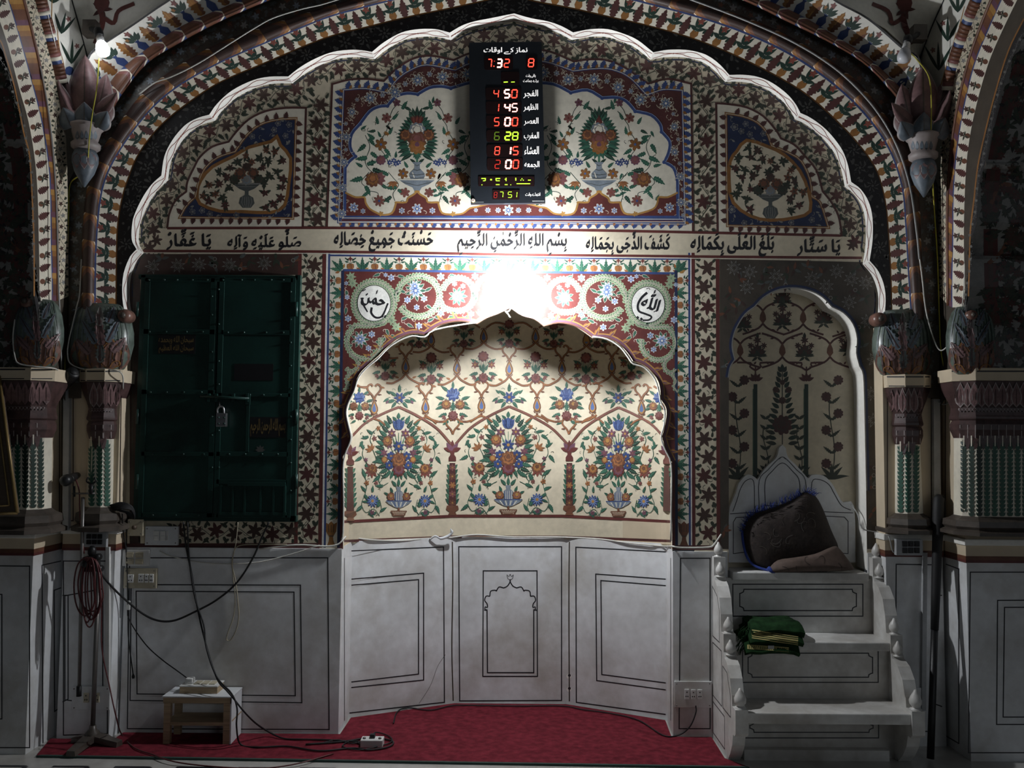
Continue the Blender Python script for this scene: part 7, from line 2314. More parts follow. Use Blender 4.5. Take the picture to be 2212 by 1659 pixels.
for i in range(150):
    t_ = rg.random()
    e = [(1604, 1150), (1616, 1120), (1632, 1106), (1670, 1095), (1706, 1081), (1742, 1061), (1760, 1070)]
    p, a = at_path([Vector(x) for x in e], plen(e) * t_)
    nrm = a - math.pi / 2 + rg.uniform(-.7, .7); l_ = rg.uniform(6, 16)
    Y = rg.uniform(.0, .06)
    mb.tube([onY(p.x, p.y + 2, Y), onY(p.x + math.cos(nrm) * l_ * .6, p.y + math.sin(nrm) * l_ * .6, Y - .004), onY(p.x + math.cos(nrm + .3) * l_, p.y + math.sin(nrm + .3) * l_, Y - .006)], [.0016, .0014, .0007], 'quilt_blue', 4)
mb.build('fringe', qt)
mb = MB(); mb.tube(smooth2(P3([(1603, 1150, .04), (1606, 1176, .035), (1614, 1204, .03), (1630, 1222, .02), (1656, 1231, -.005), (1664, 1232, -.03)]), 4), .006, 'quilt_blue', 8)
mb.tube(P3([(1659, 1226, -.035), (1666, 1233, -.045), (1672, 1237, -.04)]), .010, 'quilt_blue', 8); mb.build('blue_piping', qt)

r0 = onY(1665, 1400, -.24)
rt = thing('prayer_rug', 'folded green prayer rug with yellow stripes on the middle pulpit step', 'rug', tuple(r0))
def fold(mb, y0, y1, x0, x1, Ya, Yb, m, lift=0.0):
    """one soft folded layer, rounded front and right edges"""
    pxbox(mb, x0, y0, x1, y1, Ya, Yb, m, .012)
za = Z2
def layer(x0, x1, z0, z1, ya, yb, droop, m='rug_green'):
    """thick cloth layer lying on the step, front edge drooping over it"""
    mb = MB(); nx, ny = 10, 9
    top = []; bot = []
    for i in range(nx + 1):
        x = x0 + (x1 - x0) * i / nx
        for j in range(ny + 1):
            t_ = j / ny
            y = ya + (yb - ya) * t_
            e = max(0, (t_ - .72) / .28)
            dz = -droop * e * e + .004 * math.sin(9 * x * 4 + j) - .010 * max(0, abs(2 * i / nx - 1) - .85) / .15
            top.append((x, y - .012 * e, z1 + dz)); bot.append((x, y + (.010 if e > .3 else 0), min(z0 + dz * .9, z1 + dz - .012)))
    n = ny + 1
    fs = [(i * n + j, i * n + j + 1, (i + 1) * n + j + 1, (i + 1) * n + j) for i in range(nx) for j in range(ny)]
    mb.add(top, fs, m, True); mb.add(bot, [f[::-1] for f in fs], m, True)
    ring = [i * n for i in range(nx + 1)] + [nx * n + j for j in range(1, n)] + [i * n + n - 1 for i in range(nx - 1, -1, -1)] + [j for j in range(n - 2, 0, -1)]
    mb.strip([top[k_] for k_ in ring] + [top[ring[0]]], [bot[k_] for k_ in ring] + [bot[ring[0]]], m, True)
    return mb
xr0, xr1 = onY(1606, 1380, -.2).x, onY(1727, 1380, -.2).x
def stripes(mb):
    c = Canvas(mb, on_bvh(mb.bvh()), base=.0015)
    for k_ in range(5):
        y_ = 1361 + k_ * 4.2
        c.stroke([(1624 + i * 5, y_ + i * .75) for i in range(21)], 2.0 if k_ != 2 else 3.0, 'rug_gold', 1)
    c.quads([Vector((1614 + i * 9, 1392.5 + i * .6)) for i in range(11)], [Vector((1614 + i * 9, 1402 + i * .6)) for i in range(11)], 'rug_gold', 1)
    for i in range(22):
        c.stroke([(1618 + i * 4, 1394 + i * .3), (1619 + i * 4, 1401 + i * .3)], 1.3, 'rug_green', 3)
    c.rect(1659, 1395, 1672, 1402, 'white_plastic', 4)
for nm_, args in (('lower_layer', (xr0 - .008, xr1 - .02, za + .001, za + .022, -.06, -.262, .055)), ('middle_layer', (xr0 + .012, xr1, za + .026, za + .05, -.07, -.255, .038)), ('upper_layer', (xr0 + .028, xr1 + .012, za + .053, za + .082, -.07, -.235, .03))):
    mb = layer(*args); stripes(mb); mb.build(nm_, rt)
mb = MB(); rg = random.Random(6)
for i in range(60):
    x, y = rg.uniform(1596, 1612), rg.uniform(1352, 1398)
    l_ = rg.uniform(8, 22)
    mb.tube([onY(x + 8, y, -.2), onY(x, y + l_ * .4, -.235), onY(x - rg.uniform(2, 8), y + l_, -.24)], [.0018, .0015, .001], 'rug_green', 4)
mb.build('fringe', rt)

# ================================================================ carpet and things on the floor
mb = MB()
fl_, fr_ = onZ(78, 1637, 0), onZ(1622, 1662, 0)
xi_r = onY(1540, 1590, 0).x
pin = [(x * .995, y - .012) for x, y in PLAN[1:-1]]
poly_ = [(fl_.x, fl_.y), (-2.095, -.115), (onY(245, 1590, -.1).x + .01, -.115), (onY(245, 1590, -.1).x + .012, -.02), (nx0 + .01, -.02), (PLAN[1][0] + .012, .23)] + pin[1:3] + [(PLAN[4][0] - .012, .23), (nx1 - .01, -.02), (XA - .035, -.02), (XA - .04, -.30), (onZ(1618, 1660, 0).x, fr_.y)]
top_ = [(x, y, .009) for x, y in poly_]; bt_ = [(x, y, .0006) for x, y in poly_]
mb.region(top_, [], 'carpet_red'); mb.strip(top_ + [top_[0]], bt_ + [bt_[0]], 'carpet_edge')
a_, b_ = Vector(top_[0]), Vector(top_[-1])
mb.strip([a_ + Vector((0, 0, .0006)), b_ + Vector((0, 0, .0006))], [a_ + Vector((.02, .012, .0006)), b_ + Vector((-.01, .012, .0006))], 'carpet_edge')
tag(mb.build('carpet'), 'red carpet with a dark green edge on the niche floor', 'carpet')
ZC = .009

# stool
st_y0, st_y1 = -.175, -.02
so = onZ(430, 1605, ZC)
x0, x1 = onY(353, 1500, st_y0).x, onY(500, 1500, st_y0).x
zt = onY(425, 1504, st_y0).z
t = thing('stool', 'low raw wood stool with a white board top on the red carpet', 'stool', ((x0 + x1) / 2, (st_y0 + st_y1) / 2, ZC))
H_ = zt - ZC
mb = MB(); mb.rbox(x0 - .004, x1 + .004, st_y0 - .004, st_y1, zt - .006, zt, 'board_white', .001); mb.build('top_board', t)['label'] = 'white laminate top'
mb = MB(); mb.box(x0, x1, st_y0, st_y0 + .02, zt - .032, zt - .006, 'wood_raw'); mb.box(x0, x1, st_y1 - .02, st_y1, zt - .032, zt - .006, 'wood_raw'); mb.build('top_rail', t)
mb = MB(); mb.box(x0 + .01, x1 - .004, st_y0 + .004, st_y1 - .004, ZC + H_ * .38, ZC + H_ * .45, 'wood_raw'); mb.build('shelf', t)
for lx0, lx1, ly0, ly1 in ((x0 + .004, x0 + .034, st_y0, st_y0 + .024), (x1 - .034, x1 - .004, st_y0, st_y0 + .024), (x0 + .004, x0 + .034, st_y1 - .024, st_y1), (x1 - .034, x1 - .004, st_y1 - .024, st_y1)):
    mb = MB(); mb.box(lx0, lx1, ly0, ly1, ZC, zt - .032, 'wood_raw'); mb.build('leg', t)
mb = MB(); mb.box(x1 - .004, x1 + .002, st_y0, st_y1, ZC, zt - .006, 'board_white'); mb.box(x1 + .002, x1 + .003, st_y0 + .01, st_y1, ZC + H_ * .46, ZC + H_ * .49, 'wood_raw'); mb.build('side_board', t)['label'] = 'white laminate side'
# box with sockets on the stool
bx0, bx1 = onY(389, 1490, -.13).x, onY(470, 1490, -.13).x
t = thing('extension_box', 'wooden extension socket box lying on the white stool top', 'extension box', ((bx0 + bx1) / 2, -.09, zt))
mb = MB(); mb.box(bx0, bx1, -.135, -.04, zt + .0005, zt + .030, 'wood_raw'); mb.build('box_body', t)
mb = MB(); mb.rbox(bx0 - .002, bx1 + .002, -.138, -.038, zt + .030, zt + .036, 'white_plastic', .0015)
for k_ in range(3):
    mb.box(bx0 + .055 + .035 * k_, bx0 + .082 + .035 * k_, -.115, -.06, zt + .036, zt + .040, 'yellowed_plastic')
mb.build('socket_panel', t)
pz = zt + .036
tag((lambda m_: (m_.rbox(bx0 + .012, bx0 + .048, -.11, -.07, pz + .001, pz + .024, 'white_plastic', .005), m_.build('plug'))[1])(MB()), 'small white plug standing on the wooden extension box', 'plug')
cable('black_wire', 'thin black wire drooping from the column to the plug on the stool', None, .0028, 'black_rubber', 'wire', world_pts=P3([(276, 1330, -.03), (290, 1358, -.03), (318, 1396, -.03), (350, 1425, -.04), (380, 1447, -.06)]) + [Vector((bx0 + .005, -.09, pz + .03)), Vector((bx0 + .018, -.09, pz + .02))])

# small white junction box on the carpet, with plug
jb = onZ(802, 1616, ZC)
t = thing('extension_socket', 'small white extension socket on the red carpet amid black cables', 'extension socket', (jb.x, jb.y, ZC))
mb = MB(); mb.rbox(jb.x - .05, jb.x + .05, jb.y, jb.y + .06, ZC + .0005, ZC + .034, 'white_plastic', .004); mb.build('socket_body', t)
mb = MB(); mb.rbox(jb.x - .012, jb.x + .012, jb.y + .02, jb.y + .045, ZC + .034, ZC + .052, 'black_plastic', .004)
for dx in (-.035, .035):
    mb.lathe([(.007, 0), (.007, .006), (.004, .008)], (jb.x + dx, jb.y + .02, ZC + .0335), 'dull_metal', 10)
mb.build('black_plug', t)
def floor_path(pts, dz=.006):
    return [onZ(x, y, ZC + dz) for x, y in pts]
cable('black_cable', 'black cable looping from the cabinet past the stool to the small white socket', None, .0042, 'black_rubber', world_pts=P3([(396, 1128, -.05), (402, 1180, -.03), (414, 1240, -.03), (424, 1300, -.04), (438, 1365, -.06), (456, 1430, -.10), (472, 1472, -.17), (490, 1492, -.20), (507, 1512, -.215), (526, 1536, -.20), (552, 1562, -.13), (581, 1581, -.07)]) + floor_path([(612, 1595), (650, 1597), (700, 1598), (760, 1602), (782, 1608)]))
cable('black_cable', 'second black cable dropping beside the stool and running along the carpet front', None, .0042, 'black_rubber', world_pts=P3([(405, 1128, -.05), (408, 1200, -.03), (421, 1290, -.04), (440, 1350, -.06), (446, 1400, -.10), (468, 1462, -.18), (500, 1498, -.225), (512, 1530, -.235), (511, 1570, -.23)]) + floor_path([(520, 1608), (560, 1614), (620, 1612), (690, 1622), (760, 1616), (800, 1620), (842, 1612), (846, 1600), (800, 1594), (740, 1602), (660, 1608)]))
cable('black_cable', 'black cable tangle curling round the small white socket', None, .003, 'black_rubber', world_pts=floor_path([(700, 1604), (730, 1598), (762, 1606), (798, 1594), (812, 1582), (840, 1590), (846, 1602), (818, 1612), (776, 1620), (740, 1612), (760, 1600), (790, 1606)]))
cable('black_cable', 'thin black cable lying along the foot of the niche marble', None, .0032, 'black_rubber', world_pts=floor_path([(850, 1562), (858, 1538), (880, 1529), (930, 1534), (978, 1524), (1040, 1524), (1120, 1525), (1215, 1525), (1260, 1533), (1320, 1541), (1380, 1556), (1432, 1588), (1466, 1588)]) + P3([(1490, 1570, -.03), (1503, 1540, -.03), (1503, 1524, -.02)]))
cable('red_cable', 'thin dark red cable crossing the carpet edge towards the microphone stand', None, .003, 'red_wire', world_pts=P3([(210, 1216, -.22), (219, 1300, -.2), (220, 1400, -.2), (236, 1480, -.22), (250, 1545, -.25)]) + floor_path([(262, 1585), (290, 1615), (330, 1630), (375, 1645)]) + [onZ(450, 1655, .004), onZ(560, 1660, .004), onZ(640, 1650, .012), onZ(720, 1628, .014)])

# ================================================================ microphone stand
YM = -.215
mf = onZ(199, 1606, ZC)
YM = mf.y
t = thing('microphone_stand', 'tall microphone stand with cast base at the left edge of the carpet', 'microphone stand', (mf.x, YM, ZC))
mb = MB()
for (ex, ey) in ((152, 1634), (258, 1612), (236, 1598), (160, 1602)):
    e = onZ(ex, ey, ZC); c0 = Vector((mf.x, YM, ZC))
    d_ = (e - c0); nr = Vector((-d_.y, d_.x, 0)).normalized()
    a = [c0 + nr * .03 + Vector((0, 0, .045)), c0 - nr * .03 + Vector((0, 0, .045)), e - nr * .018 + Vector((0, 0, .022)), e + nr * .018 + Vector((0, 0, .022))]
    b = [c0 + nr * .03 + Vector((0, 0, .02)), c0 - nr * .03 + Vector((0, 0, .02)), e - nr * .022 + Vector((0, 0, .0)), e + nr * .022]
    mb.add(a + b, [(0, 1, 2, 3), (4, 7, 6, 5), (0, 4, 5, 1), (1, 5, 6, 2), (2, 6, 7, 3), (3, 7, 4, 0)], 'stone_dark')
mb.lathe([(.035, ZC + .01), (.03, ZC + .05), (.016, ZC + .065), (.014, ZC + .08)], (mf.x, YM, 0), 'stone_dark', 14)
mb.build('base', t)
mb = MB(); ztop = onY(198, 1235, YM).z
mb.tube([Vector((mf.x, YM, ZC + .05)), Vector((mf.x + .002, YM, ztop))], .0105, 'dull_metal', 10); mb.build('pole', t)
mb = MB(); p = onY(198, 1215, YM)
mb.rbox(p.x - .03, p.x + .035, YM - .03, YM + .02, p.z - .04, p.z + .03, 'black_plastic', .01)
mb.lathe([(.012, 0), (.018, .01), (.018, .03), (.008, .045)], (p.x, YM, p.z + .03), 'black_plastic', 12)
for (x, y) in ((212, 1203), (216, 1228), (186, 1218)):
    q = onY(x, y, YM - .03); mb.lathe([(.013, -.02), (.016, -.012), (.016, .01)], tuple(q), 'black_plastic', 10, axis='Y')
mb.build('boom_clamp', t)
mb = MB(); mb.tube(P3([(179, 1074, YM - .02), (177, 1200, YM - .02), (171, 1496, YM - .02)]), .008, 'dull_metal', 9); mb.tube(P3([(171, 1482, YM - .02), (170.5, 1504, YM - .02)]), .0115, 'black_rubber', 9); mb.build('boom', t)
mb = MB(); mb.tube(P3([(156, 1066, YM - .02), (205, 1066, YM - .02)]), .004, 'dull_metal'); mb.tube(P3([(160, 1073, YM - .02), (160, 1050, YM - .02)]), .006, 'black_plastic'); mb.tube(P3([(197, 1068, YM - .02), (197, 1046, YM - .02)]), .009, 'black_plastic')
for sg in (-1, 1):
    mb.tube(smooth2(P3([(197, 1046, YM - .02), (197 + 10 * sg, 1040, YM - .02), (197 + 7 * sg, 1031, YM - .02)]), 3), .0035, 'black_plastic')
mb.build('clip_bar', t)
p, q = onY(160, 1030, YM + .02), onY(142, 1038, YM - .07)
t = thing('microphone', 'black microphone with round grille clipped at the top of the stand', 'microphone', tuple(p))
ax = (q - p).normalized(); rot = Vector((0, 0, 1)).rotation_difference(ax)
def rod(prof, m, nm):
    mb = MB(); n = 14; vs = []
    for r_, h in prof:
        vs += [p + rot @ Vector((r_ * math.cos(2 * math.pi * k_ / n), r_ * math.sin(2 * math.pi * k_ / n), h)) for k_ in range(n)]
    mb.add(vs, [(i * n + k_, i * n + (k_ + 1) % n, (i + 1) * n + (k_ + 1) % n, (i + 1) * n + k_) for i in range(len(prof) - 1) for k_ in range(n)] + [tuple(range(n))[::-1], tuple((len(prof) - 1) * n + k_ for k_ in range(n))], m, True)
    mb.build(nm, t)
rod([(.014, -.04), (.019, 0), (.021, .05), (.022, .06)], 'black_plastic', 'handle')
rod([(.022, .06), (.025, .066), (.026, .085), (.025, .10), (.018, .112), (.003, .116)], 'black_plastic', 'grille')
mb = MB(); mb.tube(smooth2(P3([(163, 1034, YM), (171, 1060, YM - .02), (172, 1100, YM - .02), (176, 1150, YM - .02), (182, 1196, YM - .02)]), 4), .003, 'red_wire'); mb.build('cord', t)
rg = random.Random(3)
pts = []
for k_ in range(8):
    w = rg.uniform(12, 36); h_ = rg.uniform(85, 150); cx_ = 194 + rg.uniform(-12, 12)
    for a in range(0, 12):
        an = math.pi * 2 * a / 12 - math.pi / 2
        pts.append((cx_ + w * math.sin(an + math.pi / 2) * .9 * (1 if an > 0 else .8), 1205 + h_ * (.5 + .5 * math.sin(an)), YM - .03 - .01 * math.cos(an) - .003 * k_))
cable('microphone_cable', 'coil of dark red microphone cable hung on the stand clamp', pts, .0034, 'red_wire', sm=3)
cable('black_cable', 'thick black cable sagging from the stand clamp up to the green cabinet', [(204, 1214, YM), (222, 1244, YM + .04), (246, 1272, -.10), (276, 1300, -.05), (312, 1328, -.04), (344, 1341, -.04), (378, 1340, -.04), (420, 1322, -.04), (468, 1296, -.04), (512, 1258, -.04), (546, 1206, -.04), (566, 1160, -.04), (581, 1128, -.05)], .0048, 'black_rubber')
cable('hanging_wire', 'thin black cord with a plug hanging straight down by the column edge', [(275, 1120, -.03), (273, 1200, -.03), (277, 1290, -.02), (277, 1370, -.02), (284, 1430, -.02), (287, 1452, -.02), (288, 1466, -.025)], [.0026] * 31 + [.0026, .004, .006, .007, .006, .005], 'black_rubber', 'cord')
mb = MB(); pxbox(mb, 271, 1298, 280, 1318, -.022, -.034, 'white_plastic', .003); tag(mb.build('cord_switch'), 'small white inline switch on the hanging black cord', 'switch')

# ================================================================ switch and socket boards
def board(name, label, rect, Ya, Yb, m, rockers, rm='grey_plastic', cat='switch board', pits='black_plastic', screws=True):
    x0, y0, x1, y1 = rect
    p = onY((x0 + x1) / 2, (y0 + y1) / 2, Ya)
    t = thing(name, label, cat, tuple(p))
    mb = MB(); pxbox(mb, x0, y0, x1, y1, Ya, Yb, m, .0025)
    if screws:
        for x, y in ((x0 + 5, y0 + 5), (x1 - 5, y0 + 5), (x0 + 5, y1 - 5), (x1 - 5, y1 - 5)):
            mb.lathe([(.003, -.0015), (.003, .001)], tuple(onY(x, y, Yb)), 'dull_metal', 8, axis='Y')
    mb.build('plate', t)
    for (a, b, c_, d_, kind) in rockers:
        mb = MB(); pxbox(mb, a, b, c_, d_, Yb, Yb - .006, rm, .002)
        if kind == 's':
            for (fx_, fy_) in ((.5, .28), (.3, .7), (.7, .7)):
                mb.lathe([(.0032, -.0004), (.0032, .0005)], tuple(onY(a + (c_ - a) * fx_, b + (d_ - b) * fy_, Yb - .006)), pits, 8, axis='Y')
        else:
            pxbox(mb, a + 2, (b + d_) / 2, c_ - 2, d_ - 2, Yb - .006, Yb - .009, rm, .001)
        mb.build('socket' if kind == 's' else 'rocker', t)
    return t
board('switch_board', 'white switch plate with three rockers just under the green cabinet', (313, 1137, 384, 1178), 0, -.02, 'board_white', [(331, 1147, 343, 1168, 'r'), (345, 1147, 357, 1168, 'r'), (359, 1147, 362, 1168, 'r') if False else (349.5 + 12, 1147, 363, 1168, 'r')][:2] + [(359, 1147, 363, 1168, 'r')], 'white_plastic')
board('switch_board', 'white box of four switches, middle one of the three boards by the left column', (264, 1188, 322, 1223), -.012, -.03, 'white_plastic', [(271, 1193, 288, 1205, 'r'), (292, 1193, 309, 1205, 'r'), (271, 1207, 288, 1219, 'r'), (292, 1207, 309, 1219, 'r')], 'yellowed_plastic', screws=False)
board('socket_board', 'yellowed wall board with four sockets below the four-switch box', (267, 1228, 338, 1271), -.012, -.03, 'yellowed_plastic', [(274, 1241, 288, 1259, 's'), (298, 1240, 310, 1259, 's'), (312, 1240, 320, 1259, 's'), (322, 1240, 331, 1259, 's')], 'white_plastic', cat='socket board')
t = board('fan_regulator', 'brown wall box with a round knob beside the green cabinet corner', (275, 1122, 309, 1158), 0, -.04, 'yellowed_plastic', [], cat='regulator')
mb = MB(); mb.lathe([(.006, -.016), (.010, -.012), (.011, 0)], tuple(onY(291, 1139, -.04)), 'wood_dark', 14, axis='Y'); mb.build('knob', t)
board('switchboard', 'dark grey switch panel under the ledge of the left column', (180, 1149, 230, 1182), -.115, -.135, 'grey_plastic', [(186 + 12 * i, 1154 + 12 * j, 196 + 12 * i, 1164 + 12 * j, 'r') for i in range(3) for j in range(2)], 'black_plastic', screws=False)
board('socket_board', 'chipped marble socket plate low behind the microphone stand', (155, 1483, 237, 1534), -.10, -.112, 'marble', [(180, 1497, 191, 1518, 's'), (203, 1497, 214, 1518, 's')], 'yellowed_plastic', cat='socket board')
board('socket_board', 'marble socket plate with three white sockets left of the pulpit steps', (1457, 1472, 1538, 1529), -.012, -.022, 'marble', [(1479, 1489, 1489, 1511, 's'), (1493, 1490, 1503, 1511, 's'), (1507, 1490, 1517, 1511, 's')], 'white_plastic', cat='socket board')
board('switchboard', 'grey panel of six black switches right of the pulpit under the ledge', (1936, 1165, 1994, 1200), -.115, -.14, 'grey_plastic', [(1950 + 13 * i, 1169 + 14 * j, 1961 + 13 * i, 1181 + 14 * j, 'r') for i in range(3) for j in range(2)], 'black_plastic', screws=False)
board('junction_plate', 'small marble socket plate low on the wall behind the pulpit steps', (1972, 1486, 2000, 1534), -.10, -.112, 'marble', [(1978, 1502, 1986, 1516, 's')], 'yellowed_plastic', cat='socket board')

# ================================================================ conduits, camera, gilt board, pole
def conduit(name, label, x0, y0, x1, y1, xw, Ya, Yb, m):
    a, b = onY(x0, y0, Yb), onY(x1, y1, Yb); w = xw / FPX * (Yb - CAM_Y) / 2
    mb = MB()
    vs = [(a.x - w, Ya, a.z), (a.x + w, Ya, a.z), (a.x + w, Yb, a.z), (a.x - w, Yb, a.z), (b.x - w, Ya, b.z), (b.x + w, Ya, b.z), (b.x + w, Yb, b.z), (b.x - w, Yb, b.z)]
    mb.add(vs, [(0, 3, 2, 1), (4, 5, 6, 7), (0, 1, 5, 4), (1, 2, 6, 5), (2, 3, 7, 6), (3, 0, 4, 7)], m)
    return tag(mb.build(name), label, 'conduit')
conduit('cable_conduit', 'grey conduit between the broad left pilaster and the slim column', 143, 838, 141, 1146, 13, -.10, -.125, 'grey_plastic')
conduit('cable_conduit', 'white conduit running down the left marble pier to the low socket plate', 232, 1182, 231, 1484, 8, -.10, -.118, 'white_plastic')
conduit('cable_conduit', 'grey conduit between the slim right column and the broad right pilaster', 2024, 862, 2026, 1164, 14, -.10, -.125, 'grey_plastic')
conduit('cable_conduit', 'white conduit on the marble behind the leaning black pole', 1999, 1194, 1996, 1535, 9, -.10, -.118, 'grey_plastic')
p, q = onY(160, 803, -.22), onY(134, 832, -.17)
t = thing('security_camera', 'black cylindrical camera bracketed between the two left columns', 'camera', tuple(q))
ax = (p - q).normalized()
mb = MB(); mb.tube([q, q + ax * .02, q + ax * .021, p - ax * .012, p], [.02, .026, .031, .031, .026], 'black_plastic', 16); mb.build('housing', t)
mb = MB(); mb.tube([p - ax * .002, p + ax * .004], .02, 'black_rubber', 14); mb.build('lens', t)
mb = MB(); mb.tube([q, q + Vector((-.01, .07, -.02))], .012, 'black_plastic', 8); mb.lathe([(.024, 0), (.024, .012)], tuple(q + Vector((-.01, .062, -.02))), 'black_plastic', 12, axis='Y'); mb.build('bracket', t)

t = thing('gilt_board', 'dark framed board with gilt edging leaning at the far left', 'framed board', tuple(onY(0, 1100, -.5)))
A_ = [(-60, 806), (-2, 812), (37, 1108), (-60, 1112)]
Yb_ = lambda y: -.40 - (y - 806) * .0004
f = [onY(x, y, Yb_(y)) for x, y in A_]; bk = [p_ + Vector((0, .02, 0)) for p_ in f]
mb = MB(); mb.add(f + bk, [(0, 1, 2, 3), (4, 7, 6, 5), (0, 4, 5, 1), (1, 5, 6, 2), (2, 6, 7, 3), (3, 7, 4, 0)], 'wood_dark'); mb.build('panel', t)
mb = MB()
for a, b in zip(f, f[1:] + f[:1]):
    mb.tube([a, b], .007, 'gilt', 6)
i_ = [onY(x, y, Yb_(y) - .004) for x, y in ((-60, 826), (-14, 830), (20, 1092), (-60, 1096))]
for a, b in zip(i_, i_[1:] + i_[:1]):
    mb.tube([a, b], .004, 'gilt', 6)
mb.build('edging', t)

a, b = onZ(2010, 1645, .0), onY(2028, 1068, -.16)
t = thing('leaning_pole', 'long black sleeved pole leaning against the wall beside the right pilaster', 'pole', (a.x, a.y, 0))
mb = MB(); mid_ = a.lerp(b, .48)
mb.tube([a + Vector((0, 0, .012)), a.lerp(b, .2), mid_], .0155, 'black_plastic', 12); mb.build('lower_tube', t)
mb = MB(); mb.tube([mid_, a.lerp(b, .62), a.lerp(b, .8), a.lerp(b, .93), a.lerp(b, .985), b], [.017, .020, .022, .026, .024, .010], 'black_rubber', 12); mb.build('sleeve', t)
mb = MB(); mb.tube(smooth2([b + Vector((-.01, 0, -.005)), b + Vector((.022, .0, -.01)), a.lerp(b, .93) + Vector((.032, 0, 0)), a.lerp(b, .84) + Vector((.024, 0, 0))], 4), .003, 'black_rubber'); mb.build('strap', t)

# ================================================================ cables on the walls
W_ = 'white_wire'; G_ = 'grey_wire'
cable('white_cable', 'white cable pinned diagonally across the petal roll at upper left', [(300, 204, -.185), (334, 179, -.195), (365, 168, -.2), (400, 152, -.2), (440, 130, -.2), (500, 92, -.2), (548, 62, -.2), (590, 39, -.2), (650, 20, -.2), (694, 10, -.2), (740, -4, -.2)], .0032, W_)
cable('grey_cable', 'grey cable following the petal roll of the left arch down to the camera', [(45, -5, -.55), (75, 95, -.5), (98, 200, -.44), (112, 300, -.40), (120, 400, -.36), (124, 500, -.34), (126, 600, -.32), (130, 700, -.28), (133, 800, -.18)], .0035, G_)
cable('white_cable', 'white cable bending round the left urn and over the slim column top', [(176, 560, -.16), (172, 634, -.16), (166, 662, -.17), (156, 705, -.175), (148, 740, -.18), (146, 765, -.18), (152, 785, -.18), (180, 797, -.18), (225, 797, -.185), (262, 806, -.18), (266, 840, -.12)], .003, W_)
cable('white_cable', 'white cable looping under the urn of the broad left pilaster', [(32, 690, -.40), (28, 730, -.40), (32, 770, -.42), (42, 786, -.43), (80, 792, -.42), (118, 796, -.36), (132, 806, -.2)], .003, W_)
cable('grey_cable', 'pair of grey cables following the petal roll of the big arch at right', [(1490, -2, -.2), (1560, 24, -.2), (1625, 50, -.2), (1700, 84, -.2), (1770, 124, -.2), (1830, 170, -.2), (1890, 235, -.2), (1935, 310, -.195), (1965, 400, -.19), (1980, 500, -.185), (1986, 560, -.18)], .0045, G_)
cable('white_cable', 'white cable hanging in a long loop between the two right urns', [(1984, 540, -.18), (1992, 600, -.18), (2000, 670, -.19), (2016, 730, -.2), (2030, 756, -.21), (2046, 748, -.24), (2066, 712, -.3), (2080, 650, -.36), (2086, 560, -.38), (2096, 480, -.40), (2108, 420, -.42), (2106, 330, -.45), (2112, 240, -.5), (2136, 140, -.56), (2180, 40, -.62), (2220, -20, -.65)], .0032, W_)
def edge_cable(label, segs):
    cable('white_cable', label, [(x, y, -.006) for x, y in segs], .0042, W_, sm=3)
edge_cable('white cable tracing the left scalloped edge of the painted niche', [(1030, 696), (940, 712), (917, 728), (890, 726), (862, 736), (838, 752), (815, 776), (795, 792), (775, 815), (765, 845), (752, 872), (748, 892), (752, 915), (758, 942), (755, 958), (746, 980), (741, 1010), (742, 1080), (741, 1150), (738, 1166)])
edge_cable('white cable tracing the right scalloped edge of the painted niche', [(1280, 727), (1312, 733), (1340, 750), (1357, 772), (1368, 786), (1393, 795), (1415, 820), (1424, 850), (1427, 868), (1436, 888), (1434, 920), (1428, 945), (1437, 972), (1450, 1005), (1450, 1090), (1449, 1168)])
cable('white_cable', 'white cable pinned along the joint above the niche marble', [(560, 1186, -.018), (640, 1177, -.018), (700, 1180, -.018), (730, 1176, -.015), (745, 1161, .02), (752, 1160, .235), (800, 1166, .28), (866, 1168, .36), (930, 1163, .44), (975, 1161, .485), (1030, 1155, .49), (1100, 1160, .49), (1170, 1160, .49), (1232, 1161, .485), (1300, 1165, .41), (1350, 1172, .34), (1400, 1177, .28), (1436, 1180, .23), (1452, 1180, .0), (1470, 1183, -.018), (1530, 1182, -.018), (1544, 1174, -.018), (1558, 1154, -.018)], .0042, W_, sm=4)
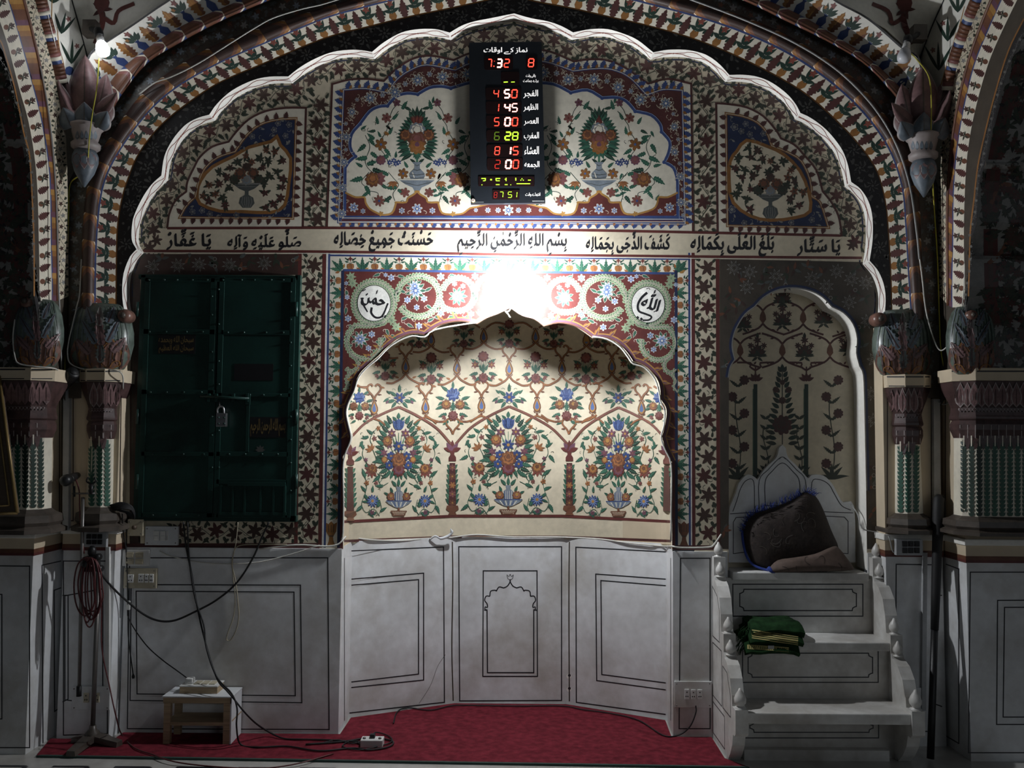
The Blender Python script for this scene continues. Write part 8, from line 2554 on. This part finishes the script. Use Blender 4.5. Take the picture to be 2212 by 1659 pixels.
mb = MB(); mb.tube(smooth2(P3([(928, 1166, .43), (940, 1158, .42), (952, 1163, .43), (968, 1158, .44), (976, 1150, .44), (973, 1142, .43)]), 4), [.005] * 8 + [.008] * 10 + [.006, .004, .002], 'board_white', 7); tag(mb.build('tape_scrap'), 'scrap of silvery tape wound on the cable above the niche marble', 'tape')
cable('white_cable', 'thin white cable sagging across the marble below the switch plates', [(345, 1190, -.02), (372, 1202, -.02), (430, 1214, -.02), (500, 1218, -.02), (560, 1214, -.02), (620, 1200, -.02), (690, 1178, -.02)], .0028, W_)
cable('pull_string', 'pale string hanging in a long loop from the green cabinet', [(514, 1128, -.05), (510, 1170, -.04), (505, 1195, -.03), (501, 1215, -.03), (504, 1250, -.025), (508, 1290, -.02), (505, 1330, -.02), (492, 1368, -.02), (490, 1382, -.02), (498, 1382, -.02), (510, 1362, -.02), (516, 1330, -.02), (513, 1290, -.02), (508, 1250, -.02), (502, 1222, -.025), (506, 1190, -.03), (520, 1178, -.02), (560, 1176, -.02), (620, 1176, -.02)], .0024, 'string', 'string')
pts = []
for k_ in range(5):
    pts += [(238 + k_ * 2, 1092 + k_ * 2, -.13), (262, 1086 + k_ * 3, -.13 - .004 * k_), (284, 1094 + k_ * 2, -.12), (290, 1112 + k_ * 2, -.10), (272, 1104 + k_, -.11)]
cable('black_cable', 'bundle of black cables looped over the base of the slim left column', pts, .0042, 'black_rubber', sm=4)
cable('black_cable', 'black cables dropping from the bundle behind the brown regulator box', [(264, 1110, -.11), (266, 1150, -.05), (272, 1185, -.035), (275, 1240, -.035), (276, 1330, -.03)], .003, 'black_rubber')
cable('grey_cable', 'grey cable creeping from the pulpit recess to the switch panel at right', [(1838, 1090, .09), (1852, 1110, .03), (1862, 1140, -.01), (1884, 1148, -.015), (1904, 1150, -.03), (1920, 1160, -.115), (1928, 1190, -.115), (1936, 1194, -.115)], .003, G_)
cable('grey_cable', 'grey wires crossing from the right conduit to the broad pilaster side', [(2028, 868, -.13), (2040, 874, -.13), (2060, 862, -.2)], .0025, G_)
COL.objects.unlink(_to); bpy.data.objects.remove(_to)
